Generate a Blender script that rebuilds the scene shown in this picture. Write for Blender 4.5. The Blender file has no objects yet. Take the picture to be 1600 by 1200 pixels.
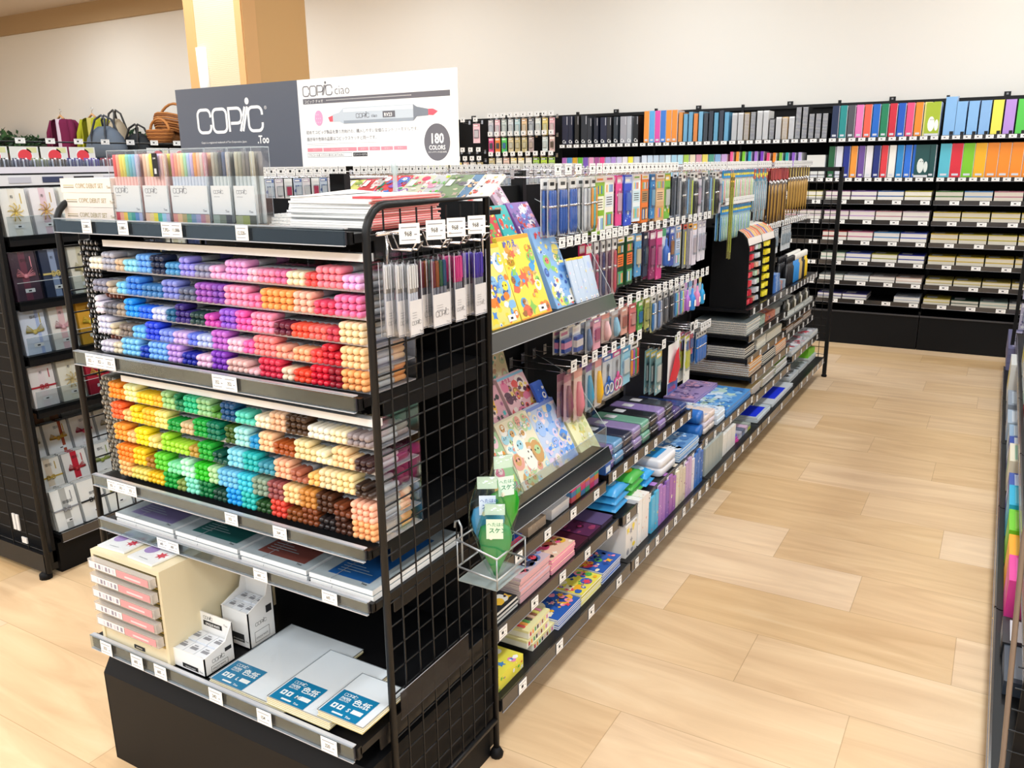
import bpy, math, random
from mathutils import Vector, Matrix
PI = math.pi
SC = bpy.context.scene
COL = SC.collection
# ---------------------------------------------------------------- camera
CAM_F, CAM_YAW, CAM_PITCH, CAM_ROLL = 1296.59, -0.529542, -0.259445, 0.0122475
CAM_C = Vector((0.0, 0.0, 1.62))
def cam_axes():
    cy, sy, cp, sp = math.cos(CAM_YAW), math.sin(CAM_YAW), math.cos(CAM_PITCH), math.sin(CAM_PITCH)
    f = Vector((sy * cp, cy * cp, sp)); rt = Vector((cy, -sy, 0)); dn = f.cross(rt)
    c, s = math.cos(CAM_ROLL), math.sin(CAM_ROLL)
    return c * rt + s * dn, -s * rt + c * dn, f
AX = cam_axes()
cd = bpy.data.cameras.new('camera'); cam = bpy.data.objects.new('camera', cd); COL.objects.link(cam)
r_, d_, f_ = AX
cam.matrix_world = Matrix(((r_.x, -d_.x, -f_.x, CAM_C.x), (r_.y, -d_.y, -f_.y, CAM_C.y), (r_.z, -d_.z, -f_.z, CAM_C.z), (0, 0, 0, 1)))
cd.sensor_fit = 'HORIZONTAL'; cd.sensor_width = 36.0; cd.lens = CAM_F / 1600 * 36.0
cd.clip_start = 0.02; cd.clip_end = 60
SC.camera = cam
def hit(px, py, ax, val):
    """point of the photograph on the real plane axis = val (a ruler for reading positions off the photo)"""
    d = AX[0] * ((px - 800) / CAM_F) + AX[1] * ((py - 600) / CAM_F) + AX[2]
    return CAM_C + d * ((val - CAM_C[ax]) / d[ax])
# ---------------------------------------------------------------- world, lights, exposure
w = bpy.data.worlds.new('world'); SC.world = w; w.use_nodes = True
w.node_tree.nodes['Background'].inputs[0].default_value = (0.90, 0.95, 1.0, 1)
w.node_tree.nodes['Background'].inputs[1].default_value = 0.46
SC.view_settings.view_transform = 'Standard'; SC.view_settings.look = 'None'
SC.view_settings.gamma = 1.0; SC.view_settings.use_curve_mapping = False
SC.view_settings.exposure = 0.16
CEIL = 4.0
def unseen_ceiling_lamp(x, y, power, sx=0.5, sy=1.25):
    l = bpy.data.lights.new('unseen_ceiling_light', 'AREA'); l.shape = 'RECTANGLE'; l.size = sx; l.size_y = sy
    l.energy = power; l.color = (0.90, 0.965, 1.0)
    o = bpy.data.objects.new('unseen_ceiling_light', l); o.location = (x, y, CEIL - 0.1); COL.objects.link(o)
for lx_ in (-11.5, -8.6, -5.6, -2.7, 0.2, 3.1):
    for ly_ in (-3.4, -1.2, 1.6, 4.3, 6.6):  # row farthest behind the camera is added, unseen, to brighten front-facing surfaces
        unseen_ceiling_lamp(lx_, ly_, (.78 if -6 < lx_ < -2 and ly_ < 2 else 1) * (92, 64, 42, 46, 38)[(-3.4, -1.2, 1.6, 4.3, 6.6).index(ly_)])
try:
    SC.cycles.max_bounces = 8; SC.cycles.transparent_max_bounces = 24; SC.cycles.use_denoising = True
    SC.cycles.caustics_reflective = False; SC.cycles.caustics_refractive = False
except Exception: pass
# ---------------------------------------------------------------- materials
def lin(c):
    if isinstance(c, str):
        c = [int(c[i:i + 2], 16) / 255 for i in (0, 2, 4)]
    return tuple(x / 12.92 if x <= 0.04045 else ((x + 0.055) / 1.055) ** 2.4 for x in c)
MATS = {}
def mat(c, rough=0.5, metal=0.0, spec=0.5, name=None, emit=0):
    key = (c, rough, metal, spec, emit)
    if key in MATS: return MATS[key]
    m = bpy.data.materials.new(name or 'surface_' + str(c)); m.use_nodes = True
    b = m.node_tree.nodes['Principled BSDF']
    b.inputs['Base Color'].default_value = (*lin(c), 1); b.inputs['Roughness'].default_value = rough
    b.inputs['Metallic'].default_value = metal; b.inputs['Specular IOR Level'].default_value = spec
    m.diffuse_color = (*lin(c), 1)
    MATS[key] = m
    return m
def clear(tint='ffffff', gl=0.09, rough=0.05, tr=0.95):
    key = ('clear', tint, gl, rough, tr)
    if key in MATS: return MATS[key]
    m = bpy.data.materials.new('clear_plastic'); m.use_nodes = True; nt = m.node_tree; nt.nodes.clear()
    out = nt.nodes.new('ShaderNodeOutputMaterial'); mx = nt.nodes.new('ShaderNodeMixShader')
    t = nt.nodes.new('ShaderNodeBsdfTransparent'); g = nt.nodes.new('ShaderNodeBsdfGlossy' if tr >= 0.9 else 'ShaderNodeBsdfPrincipled')
    c = lin(tint); t.inputs[0].default_value = (*c, 1)
    g.inputs[0].default_value = (*c, 1); g.inputs['Roughness'].default_value = rough
    lw = nt.nodes.new('ShaderNodeLayerWeight'); lw.inputs[0].default_value = 0.25
    ma = nt.nodes.new('ShaderNodeMath'); ma.operation = 'MULTIPLY_ADD'; ma.inputs[1].default_value = 0.20; ma.inputs[2].default_value = gl * 0.5 + (1 - tr) * 0.6
    nt.links.new(lw.outputs['Fresnel'], ma.inputs[0]); nt.links.new(ma.outputs[0], mx.inputs[0])
    nt.links.new(t.outputs[0], mx.inputs[1]); nt.links.new(g.outputs[0], mx.inputs[2]); nt.links.new(mx.outputs[0], out.inputs[0])
    MATS[key] = m
    return m
BLACK = mat('0e0e10', 0.42, 0, 0.32, 'black_painted_steel')
BLACKM = mat('0a0a0c', 0.6, 0, 0.2, 'matt_black_panel')
WIRE = mat('121214', 0.4, 0.0, 0.35, 'black_wire')
RAIL = mat('35312f', 0.16, 0, 0.85, 'smoky_price_rail')
CHROME = mat('d8d8dc', 0.18, 0.95, 0.5, 'chrome_wire')
WHITE = mat('f4f3f1', 0.5, 0, 0.4, 'white_card')
PAPER = mat('efece6', 0.7, 0, 0.2, 'paper_edges')
INK = mat('2a2a2c', 0.6, 0, 0.2, 'dark_ink')
GREYINK = mat('8d8f96', 0.6, 0, 0.2, 'grey_ink')
CLEAR = clear()
ACR = clear('e6edf0', 0.05, 0.04, 0.97)
SMOKE = clear('9a9ca4', 0.12, 0.06, 0.9)
BAG = clear('f8fafc', 0.04, 0.12, 0.97)
# ---------------------------------------------------------------- mesh builder
class MB:
    def __init__(s, T=None): s.v = []; s.f = []; s.mi = []; s.m = []; s.T = T; s.sm = []
    def mid(s, m):
        if m not in s.m: s.m.append(m)
        return s.m.index(m)
    def add(s, vs, fs, m, smooth=False):
        o = len(s.v); T = s.T
        s.v += [tuple(T @ Vector(p)) for p in vs] if T else [tuple(p) for p in vs]
        k = s.mid(m)
        for f in fs: s.f.append(tuple(i + o for i in f)); s.mi.append(k); s.sm.append(smooth)
    def box(s, x0, x1, y0, y1, z0, z1, m, mf=None, mt=None, ms=None):
        """mf front (-y), mt top, ms sides"""
        v = [(x0, y0, z0), (x1, y0, z0), (x1, y1, z0), (x0, y1, z0), (x0, y0, z1), (x1, y0, z1), (x1, y1, z1), (x0, y1, z1)]
        q = {'b': (3, 2, 1, 0), 't': (4, 5, 6, 7), 'f': (0, 1, 5, 4), 'k': (2, 3, 7, 6), 'l': (3, 0, 4, 7), 'r': (1, 2, 6, 5)}
        o = len(s.v); s.v += [tuple(s.T @ Vector(p)) for p in v] if s.T else v
        for k, f in q.items():
            mm = mf if (k == 'f' and mf) else mt if (k == 't' and mt) else ms if (k in 'lr' and ms) else m
            s.f.append(tuple(i + o for i in f)); s.mi.append(s.mid(mm)); s.sm.append(False)
    def poly(s, pts, m): s.add(pts, [tuple(range(len(pts)))], m)
    def tube(s, path, r, m, seg=6, closed=False, caps=True):
        P = [Vector(p) for p in path]; n = len(P); vs = []; fs = []
        up = None
        for i, p in enumerate(P):
            a = P[i - 1] if (i > 0 or closed) else P[i]; b = P[(i + 1) % n] if (i < n - 1 or closed) else P[i]
            t = (b - a).normalized() if (b - a).length > 1e-9 else Vector((0, 0, 1))
            if up is None: up = Vector((0, 0, 1)) if abs(t.z) < 0.9 else Vector((1, 0, 0))
            u = (up - t * up.dot(t))
            if u.length < 1e-6: u = t.orthogonal()
            u.normalize(); up = u; w_ = t.cross(u)
            rr = r[i] if isinstance(r, (list, tuple)) else r
            vs += [p + (u * math.cos(2 * PI * k / seg) + w_ * math.sin(2 * PI * k / seg)) * rr for k in range(seg)]
        for i in range(n if closed else n - 1):
            j = (i + 1) % n
            for k in range(seg):
                l = (k + 1) % seg
                fs.append((i * seg + k, i * seg + l, j * seg + l, j * seg + k))
        if caps and not closed:
            fs.append(tuple(range(seg))[::-1]); fs.append(tuple((n - 1) * seg + k for k in range(seg)))
        s.add(vs, fs, m, True)
    def lathe(s, prof, m, c=(0, 0, 0), seg=16, axis='z', sq=1.0):
        vs = []; fs = []; n = len(prof)
        for (r, h) in prof:
            for k in range(seg):
                a = 2 * PI * k / seg; x, y = r * math.cos(a), r * math.sin(a) * sq
                vs.append((c[0] + x, c[1] + y, c[2] + h) if axis == 'z' else (c[0] + x, c[1] + h, c[2] + y))
        for i in range(n - 1):
            for k in range(seg):
                l = (k + 1) % seg
                q = (i * seg + k, i * seg + l, (i + 1) * seg + l, (i + 1) * seg + k)
                fs.append(q if axis == 'z' else q[::-1])
        fs.append(tuple(range(seg))[::-1] if axis == 'z' else tuple(range(seg)))
        e = tuple((n - 1) * seg + k for k in range(seg)); fs.append(e if axis == 'z' else e[::-1])
        s.add(vs, fs, m, True)
    # flat artwork: F = (origin, u, v, n)
    def P2(s, F, x, y, off): return F[0] + F[1] * x + F[2] * y + F[3] * off
    def rect(s, F, x0, y0, x1, y1, off, m): s.poly([s.P2(F, x0, y0, off), s.P2(F, x1, y0, off), s.P2(F, x1, y1, off), s.P2(F, x0, y1, off)], m)
    def disc(s, F, cx, cy, rx, ry, off, m, seg=14, wob=0, rnd=None):
        pts = []
        for k in range(seg):
            a = 2 * PI * k / seg; q = 1 + (rnd.uniform(-wob, wob) if rnd else 0)
            pts.append(s.P2(F, cx + rx * q * math.cos(a), cy + ry * q * math.sin(a), off))
        s.poly(pts, m)
    def star(s, F, cx, cy, r, off, m, n=5, q=0.45, rot=0):
        s.poly([s.P2(F, cx + (r if k % 2 == 0 else r * q) * math.sin(rot + PI * k / n), cy + (r if k % 2 == 0 else r * q) * math.cos(rot + PI * k / n), off) for k in range(2 * n)], m)
    def stroke(s, F, pts, wd, off, m, closed=False):
        n = len(pts); L = []
        for i in range(n):
            p = Vector(pts[i]); a = Vector(pts[i - 1]) if (i > 0 or closed) else p; b = Vector(pts[(i + 1) % n]) if (i < n - 1 or closed) else p
            d1 = (p - a); d2 = (b - p)
            d1 = d1.normalized() if d1.length > 0 else d2.normalized(); d2 = d2.normalized() if d2.length > 0 else d1
            nn = Vector((-(d1 + d2).y, (d1 + d2).x)); nn = nn.normalized() if nn.length > 1e-6 else Vector((-d1.y, d1.x))
            k = wd / 2 / max(0.5, nn.dot(Vector((-d1.y, d1.x))))
            L.append((p + nn * k, p - nn * k))
        for i in range(n if closed else n - 1):
            a, b = L[i], L[(i + 1) % n]
            s.poly([s.P2(F, a[0].x, a[0].y, off), s.P2(F, a[1].x, a[1].y, off), s.P2(F, b[1].x, b[1].y, off), s.P2(F, b[0].x, b[0].y, off)], m)
    def text(s, F, t, x, y, h, off, m, align='LEFT', sx=1.0, bold=0):
        vs, fs, wd = glyphs(t, bold)
        k = {'LEFT': 0, 'CENTER': -0.5, 'RIGHT': -1}[align] * wd
        s.add([s.P2(F, x + (a + k) * h * sx, y + b * h, off) for a, b in vs], fs, m)
    def mesh(s, name):
        me = bpy.data.meshes.new(name); me.from_pydata(s.v, [], s.f)
        for m in s.m: me.materials.append(m)
        me.polygons.foreach_set('material_index', s.mi); me.polygons.foreach_set('use_smooth', s.sm); me.update()
        return me
    def build(s, name, parent=None, loc=None, rot=None):
        o = bpy.data.objects.new(name, s.mesh(name)); COL.objects.link(o)
        if parent: o.parent = parent
        if loc is not None: o.location = loc
        if rot is not None: o.rotation_euler = rot
        return o
def soften(c, k):
    v = [int(c[i:i + 2], 16) for i in (0, 2, 4)]; return '%02x%02x%02x' % tuple(int(a + (255 - a) * k) for a in v)
GL = {}
def glyphs(t, bold=0):
    if (t, bold) in GL: return GL[(t, bold)]
    c = bpy.data.curves.new('lettering', 'FONT'); c.body = t; c.size = 1.0; c.resolution_u = 2; c.offset = bold
    o = bpy.data.objects.new('lettering', c); COL.objects.link(o)
    dg = bpy.context.evaluated_depsgraph_get(); dg.update()
    me = bpy.data.meshes.new_from_object(o.evaluated_get(dg))
    vs = [(v.co.x, v.co.y) for v in me.vertices]; fs = [tuple(p.vertices) for p in me.polygons]
    bpy.data.objects.remove(o); bpy.data.curves.remove(c); bpy.data.meshes.remove(me)
    wd = max([v[0] for v in vs], default=0)
    GL[(t, bold)] = (vs, fs, wd)
    return GL[(t, bold)]
X_, Y_, Z_ = Vector((1, 0, 0)), Vector((0, 1, 0)), Vector((0, 0, 1))
def FF(x, y, z): return (Vector((x, y, z)), X_, Z_, -Y_)        # upright face looking to -y
def FT(x, y, z): return (Vector((x, y, z)), X_, Y_, Z_)         # face looking up
def FR(x, y, z): return (Vector((x, y, z)), Y_, Z_, X_)         # side face looking to +x
def logo(mb, F, x, y, h, off, m, wt=0.13, inner=True):
    """the rounded five-letter marker wordmark, cap height h"""
    def arc(cx, cy, r, a0, a1, n=4): return [(cx + r * math.cos(a0 + (a1 - a0) * i / n), cy + r * math.sin(a0 + (a1 - a0) * i / n)) for i in range(n + 1)]
    def S(pts, dx, closed=False): mb.stroke(F, [(x + (a + dx) * h, y + b * h) for a, b in pts], wt * h, off, m, closed)
    r = 0.25
    C = arc(0.85 - r, 1 - r, r, 0, PI / 2)[0:] + arc(r, 1 - r, r, PI / 2, PI) + arc(r, r, r, PI, 1.5 * PI) + arc(0.85 - r, r, r, 1.5 * PI, 2 * PI)
    S([(0.85, 0.66)] + C + [(0.85, 0.34)], 0)
    O = arc(0.9 - r, 1 - r, r, 0, PI / 2) + arc(r, 1 - r, r, PI / 2, PI) + arc(r, r, r, PI, 1.5 * PI) + arc(0.9 - r, r, r, 1.5 * PI, 2 * PI)
    S(O, 1.0, True)
    Pp = [(0, 0), (0, 1)] + arc(0.8 - r, 1 - r, r, PI / 2, 0) + arc(0.8 - r, 0.36 + r, r, 0, -PI / 2) + [(0.1, 0.36)]
    S(Pp, 2.06)
    S([(0.0, 0), (0.36, 1.04)], 2.75); S([(0.16, 0), (0.52, 1.04)], 2.75)
    mb.disc(F, x + 3.27 * h, y + 1.27 * h, 0.13 * h, 0.15 * h, off, m, 12)
    S([(0.85, 0.66)] + C + [(0.85, 0.34)], 3.3)
# ---------------------------------------------------------------- objects, labels, frames
NAMES = {}
def tag(o, label=None, cat=None, group=None, kind=None):
    if label and len(label.split()) > 16: print('LONG', len(label.split()), label)
    if label: o['label'] = label
    if cat: o['category'] = cat
    if group: o['group'] = group
    if kind: o['kind'] = kind
    return o
def empty(name, loc, rz=0, rx=0):
    o = bpy.data.objects.new(name, None); COL.objects.link(o); o.location = loc; o.rotation_euler = (rx, 0, rz); o.empty_display_size = 0.05
    return o
def inst(name, me, loc, rot=(0, 0, 0), parent=None):
    o = bpy.data.objects.new(name, me); COL.objects.link(o); o.location = loc; o.rotation_euler = rot
    if parent: o.parent = parent
    return o
def dup(o, parent=None):
    c = o.copy(); COL.objects.link(c); c.parent = parent
    for ch in o.children: dup(ch, c)
    return c
class Fr:
    """a row of shelving: local x runs along it, local -y looks out of it"""
    def __init__(s, ang): s.a = ang; s.R = Matrix.Rotation(ang, 3, 'Z')
    def w(s, x, y, z): return s.R @ Vector((x, y, z))
G = Fr(PI / 2)          # faces +x : world = (-ly, lx)
E0 = Fr(0.0)            # faces -y
RR = Fr(-PI / 2)        # faces -x : world = (ly, -lx)
class Proto:
    """one kind of product: root mesh + child meshes, placed by copying"""
    def __init__(s, name, root, parts=()): s.name = name; s.root = root; s.parts = parts
    def put(s, fr, x, y, z, label=None, cat=None, group=None, rz=0, rx=0, ry=0, sc=None):
        o = inst(s.name, s.root, fr.w(x, y, z), (rx, ry, fr.a + rz))
        if sc: o.scale = sc
        for (n, me) in s.parts:
            c = bpy.data.objects.new(n, me); COL.objects.link(c); c.parent = o
        tag(o, label, cat, group)
        return o
PRICE = {}
def price_mesh(wd=0.038, ht=0.03, t='', n=1):
    key = (wd, ht, t, n)
    if key in PRICE: return PRICE[key]
    mb = MB(); mb.box(-wd / 2, wd / 2, 0, 0.0012, 0, ht, WHITE); F = FF(-wd / 2, 0, 0)
    for i in range(n):
        x0 = wd / n * i; q = wd / n
        mb.rect(F, x0 + q * .08, ht * .78, x0 + q * .85, ht * .83, 0.0004, GREYINK)
        mb.rect(F, x0 + q * .08, ht * .17, x0 + q * .8, ht * .21, 0.0004, GREYINK)
        if t: mb.text(F, t.split('/')[i % len(t.split('/'))], x0 + q * .42, ht * .38, ht * .34, 0.0004, INK, 'CENTER', 0.8, 0.01)
        else: mb.rect(F, x0 + q * .3, ht * .38, x0 + q * .55, ht * .64, 0.0004, INK)
        mb.rect(F, x0 + q * .72, ht * .42, x0 + q * .86, ht * .48, 0.0004, GREYINK)
    PRICE[key] = mb.mesh('price_label')
    return PRICE[key]
class Unit:
    """a fixture: Empty at its base, parts in the row's own coordinates"""
    def __init__(s, name, fr, cx, cy, label, cat, group=None):
        s.fr = fr; s.cx = cx; s.cy = cy; s.root = empty(name, fr.w(cx, cy, 0), fr.a); tag(s.root, label, cat, group)
    def mb(s): return MB(Matrix.Translation((-s.cx, -s.cy, 0)))
    def part(s, name, mb, parent=None): return mb.build(name, parent or s.root)
    def at(s, name, me, x, y, z, rot=(0, 0, 0), parent=None): return inst(name, me, (x - s.cx, y - s.cy, z), rot, parent or s.root)
    def shelf(s, x0, x1, yf, yb, z, lip=0.04, drop=0.02, prices=(), th=0.018, lipm=None, ptext=None, pw=0.038, clearlip=False):
        """z = plate top; yf the front edge"""
        m = s.mb(); m.box(x0, x1, yf + 0.006, yb, z - th, z, BLACK)
        m.box(x0, x1, yf, yf + 0.006, z - lip + 0.012, z + 0.003, BLACK)
        sh = s.part('shelf', m)
        m = s.mb(); m.box(x0 + 0.003, x1 - 0.003, yf - 0.006, yf - 0.003, z - lip + 0.010, z + 0.008, RAIL)
        m.box(x0 + 0.003, x1 - 0.003, yf - 0.003, yf, z + 0.003, z + 0.008, RAIL)
        m.box(x0 + 0.003, x1 - 0.003, yf - 0.0075, yf - 0.003, z - lip + 0.008, z - lip + 0.0105, mat('8a8a90', .2, 0, .8)); s.part('price_rail', m, sh)
        for i, p in enumerate(prices):
            t = ptext[i % len(ptext)] if ptext else ''
            s.at('price_label', price_mesh(pw, lip * 0.82, t, 1), p, yf - 0.0085, z - lip + 0.011, (0, 0, 0), sh)
        return sh
# ================================================================ the room
def struct(name, mb): o = mb.build(name); o['kind'] = 'structure'; return o
def floor_material():
    m = bpy.data.materials.new('wood_plank_floor'); m.use_nodes = True; nt = m.node_tree; N = nt.nodes; L = nt.links
    b = N['Principled BSDF']; tc = N.new('ShaderNodeTexCoord'); sep = N.new('ShaderNodeSeparateXYZ'); L.new(tc.outputs['Object'], sep.inputs[0])
    def M(op, a, b_=None, c=None):
        n = N.new('ShaderNodeMath'); n.operation = op
        for i, q in enumerate((a, b_, c)):
            if q is None: continue
            if isinstance(q, (int, float)): n.inputs[i].default_value = q
            else: L.new(q, n.inputs[i])
        return n.outputs[0]
    PW, PL = 0.3155, 0.96
    ry = M('DIVIDE', M('ADD', sep.outputs['Y'], 3.155 * 10 - 3.316), PW); row = M('FLOOR', ry); fy = M('FRACT', ry)
    xo = M('ADD', M('DIVIDE', sep.outputs['X'], PL), M('MULTIPLY', row, 0.367)); col_ = M('FLOOR', xo); fx = M('FRACT', xo)
    cmb = N.new('ShaderNodeCombineXYZ'); L.new(row, cmb.inputs[0]); L.new(col_, cmb.inputs[1])
    wn = N.new('ShaderNodeTexWhiteNoise'); wn.noise_dimensions = '2D'; L.new(cmb.outputs[0], wn.inputs['Vector'])
    # grain: stretched noise shifted per plank
    gv = N.new('ShaderNodeCombineXYZ'); L.new(M('MULTIPLY_ADD', sep.outputs['X'], 1.3, M('MULTIPLY', wn.outputs['Value'], 37)), gv.inputs[0])
    L.new(M('MULTIPLY', sep.outputs['Y'], 9.0), gv.inputs[1]); L.new(M('MULTIPLY', wn.outputs['Value'], 11), gv.inputs[2])
    nz = N.new('ShaderNodeTexNoise'); L.new(gv.outputs[0], nz.inputs['Vector']); nz.inputs['Scale'].default_value = 1.0; nz.inputs['Detail'].default_value = 5; nz.inputs['Distortion'].default_value = 1.6
    cr = N.new('ShaderNodeValToRGB'); L.new(nz.outputs['Fac'], cr.inputs[0])
    e = cr.color_ramp.elements; e[0].position = 0.28; e[0].color = (*lin('cda87c'), 1); e[1].position = 0.62; e[1].color = (*lin('dfbd90'), 1)
    e2 = cr.color_ramp.elements.new(0.8); e2.color = (*lin('e6caa2'), 1)
    hs = N.new('ShaderNodeHueSaturation'); L.new(cr.outputs[0], hs.inputs['Color'])
    L.new(M('MULTIPLY_ADD', wn.outputs['Value'], 0.18, 0.93), hs.inputs['Value']); L.new(M('MULTIPLY_ADD', wn.outputs['Value'], -0.26, 1.06), hs.inputs['Saturation'])
    def edge(fr, wdt): return M('LESS_THAN', M('MINIMUM', fr, M('SUBTRACT', 1.0, fr)), wdt)
    eg = M('MAXIMUM', edge(fy, 0.004), edge(fx, 0.0014))
    mx = N.new('ShaderNodeMix'); mx.data_type = 'RGBA'; L.new(M('MULTIPLY', eg, 0.45), mx.inputs[0]); L.new(hs.outputs[0], mx.inputs[6]); mx.inputs[7].default_value = (*lin('8a6238'), 1)
    L.new(mx.outputs[2], b.inputs['Base Color']); b.inputs['Roughness'].default_value = 0.34; b.inputs['Specular IOR Level'].default_value = 0.4
    return m
def wall_material(c1, c2, name):
    m = bpy.data.materials.new(name); m.use_nodes = True; nt = m.node_tree; b = nt.nodes['Principled BSDF']
    nz = nt.nodes.new('ShaderNodeTexNoise'); nz.inputs['Scale'].default_value = 0.6; cr = nt.nodes.new('ShaderNodeValToRGB')
    cr.color_ramp.elements[0].color = (*lin(c1), 1); cr.color_ramp.elements[1].color = (*lin(c2), 1)
    nt.links.new(nz.outputs['Fac'], cr.inputs[0]); nt.links.new(cr.outputs[0], b.inputs['Base Color']); b.inputs['Roughness'].default_value = 0.8
    n2 = nt.nodes.new('ShaderNodeTexNoise'); n2.inputs['Scale'].default_value = 160; bp = nt.nodes.new('ShaderNodeBump'); bp.inputs['Strength'].default_value = 0.06
    nt.links.new(n2.outputs['Fac'], bp.inputs['Height']); nt.links.new(bp.outputs[0], b.inputs['Normal'])
    return m
WALLM = wall_material('e6e3dc', 'ece9e3', 'cream_wall_paint')
YW = 8.4
mb = MB(); mb.box(-16, 5, -4, YW, -0.1, 0, floor_material()); struct('floor', mb)
mb = MB(); mb.box(-16, 5, YW, YW + 0.15, 0, CEIL, WALLM); struct('wall_back', mb)
mb = MB(); mb.box(-16.15, -16, -4, YW, 0, CEIL, WALLM); struct('wall_left', mb)
mb = MB(); mb.box(5, 5.15, -4, YW, 0, CEIL, WALLM); struct('wall_right', mb)
mb = MB(); mb.box(-16, 5, -4, YW, CEIL, CEIL + 0.1, wall_material('cdbcaa', 'd6c6b4', 'ceiling_paint')); struct('ceiling', mb)
mb = MB(); mb.box(-16, 5, YW - 0.05, YW, 3.72, CEIL, mat('b39873', 0.85)); struct('wall_top_shade_1', mb)  # added band: shade along the wall top put into its tan-brown colour
# square pillar in front of the back wall
def pillar():
    tan = mat('d8ab72', 0.6, 0, 0.3, 'tan_board'); edge = mat('e2b077', 0.55, 0, 0.3, 'light_tan_corner')
    tx = bpy.data.materials.new('rippled_cream_wallpaper'); tx.use_nodes = True; nt = tx.node_tree; b = nt.nodes['Principled BSDF']
    wv = nt.nodes.new('ShaderNodeTexWave'); wv.bands_direction = 'Z'; wv.inputs['Scale'].default_value = 22; wv.inputs['Distortion'].default_value = 4; wv.inputs['Detail'].default_value = 2
    tc = nt.nodes.new('ShaderNodeTexCoord'); nt.links.new(tc.outputs['Object'], wv.inputs['Vector'])
    cr = nt.nodes.new('ShaderNodeValToRGB'); cr.color_ramp.elements[0].color = (*lin('dcc8a6'), 1); cr.color_ramp.elements[1].color = (*lin('e6d6b8'), 1)
    nt.links.new(wv.outputs['Fac'], cr.inputs[0]); nt.links.new(cr.outputs[0], b.inputs['Base Color']); b.inputs['Roughness'].default_value = 0.8
    bp = nt.nodes.new('ShaderNodeBump'); bp.inputs['Strength'].default_value = 0.4; nt.links.new(wv.outputs['Fac'], bp.inputs['Height']); nt.links.new(bp.outputs[0], b.inputs['Normal'])
    x0, x1, y0, y1 = -5.98, -5.33, 5.0, 5.73
    r = empty('pillar', ((x0 + x1) / 2, (y0 + y1) / 2, 0)); tag(r, 'square tan shop pillar with a rippled cream panel, rising behind the grey and white sign', 'pillar'); r['kind'] = 'structure'
    T = Matrix.Translation((-(x0 + x1) / 2, -(y0 + y1) / 2, 0))
    m = MB(T); m.box(x0 + .01, x1 - .01, y0 + .01, y1 - .01, 0, CEIL, tan); m.build('core', r)
    m = MB(T); m.box(x0 + 0.115, x1 - 0.07, y0 - 0.006, y0 + .01, 0, CEIL, tx); m.build('wallpaper_panel', r)
    for a, b_ in ((x0, x0 + 0.115), (x1 - 0.07, x1)):
        m = MB(T); m.box(a, b_, y0 - 0.012, y0 + .01, 0, CEIL, edge if a > x0 else tan); m.build('corner_strip', r)
    m = MB(T); m.box(x1 - .01, x1 + 0.006, y0, y0 + 0.14, 0, CEIL, edge); m.build('corner_strip', r)
    m = MB(T); m.tube([(x0 + 0.19, y0 - 0.02, 2.0), (x0 + 0.175, y0 - 0.02, 2.56)], 0.045, WHITE, 10); m.build('white_tube', r)
pillar()
# ================================================================ marker end display
ER_X0, ER_X1, ER_YF, ER_YB = -2.06, -1.06, 1.26, 1.70
def side_frame(u, name, x, yf, yb, top, inward=1, foot=0.03, step=0.055, rad=0.06, horiz=True, tr=0.0085):
    """rounded tube frame with a wire grid, in the plane x"""
    m = u.mb(); pts = [(x, yf, foot)] + [(x, yf, top - rad)]
    for i in range(1, 6):
        a = PI / 2 * i / 5; pts.append((x, yf + rad - rad * math.cos(a), top - rad + rad * math.sin(a)))
    pts += [(x, yb, top), (x, yb, foot)]
    m.tube(pts, tr, BLACK, 10)
    for yy in (yf, yb): m.lathe([(0.018, 0), (0.02, 0.012), (0.01, 0.03)], BLACKM, (x, yy, 0.0), 10)
    m.tube([(x, yf, 0.12), (x, yb, 0.12)], 0.009, BLACK, 6)
    fr_ = u.part(name, m)
    m = u.mb(); n = max(1, round((yb - yf) / step))
    for i in range(1, n):
        yy = yf + (yb - yf) * i / n; m.tube([(x, yy, 0.12), (x, yy, top - 0.01)], 0.0022, WIRE, 5, caps=False)
    nz = round((top - 0.12) / (step * 1.02))
    for i in range(1, nz):
        zz = 0.12 + (top - 0.12) * i / nz; m.tube([(x - 0.003 * inward, yf, zz), (x - 0.003 * inward, yb, zz)], 0.0022, WIRE, 5, caps=False)
    u.part('wire_grid', m, fr_)
    return fr_
EC = Unit('display_rack', E0, -1.56, 1.43, 'black end display rack filled with coloured markers, nearest fixture on the left', 'display rack')
side_frame(EC, 'side_frame', ER_X1, ER_YF, ER_YB, 1.545); side_frame(EC, 'side_frame', ER_X0, ER_YF, ER_YB, 1.545, -1)
m = EC.mb(); m.box(ER_X0 + .02, ER_X1 - .02, ER_YB - 0.004, ER_YB + 0.016, 0.02, 1.535, BLACKM); EC.part('back_panel', m)
m = EC.mb()
m.add([(-2.0, 1.165, 0), (-1.075, 1.165, 0), (-1.075, 1.165, 0.275), (-2.0, 1.165, 0.275), (-1.075, 1.19, 0.315), (-2.0, 1.19, 0.315)], [(0, 1, 2, 3), (3, 2, 4, 5)], mat('0c0b0c', 0.55, 0, 0.22))
m.box(-2.0, -1.075, 1.19, 1.69, 0, 0.315, BLACKM); m.box(-2.0, -1.996, 1.165, 1.19, 0, 0.275, BLACKM); m.box(-1.079, -1.075, 1.165, 1.19, 0, 0.275, BLACKM); EC.part('kick_panel', m)
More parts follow.
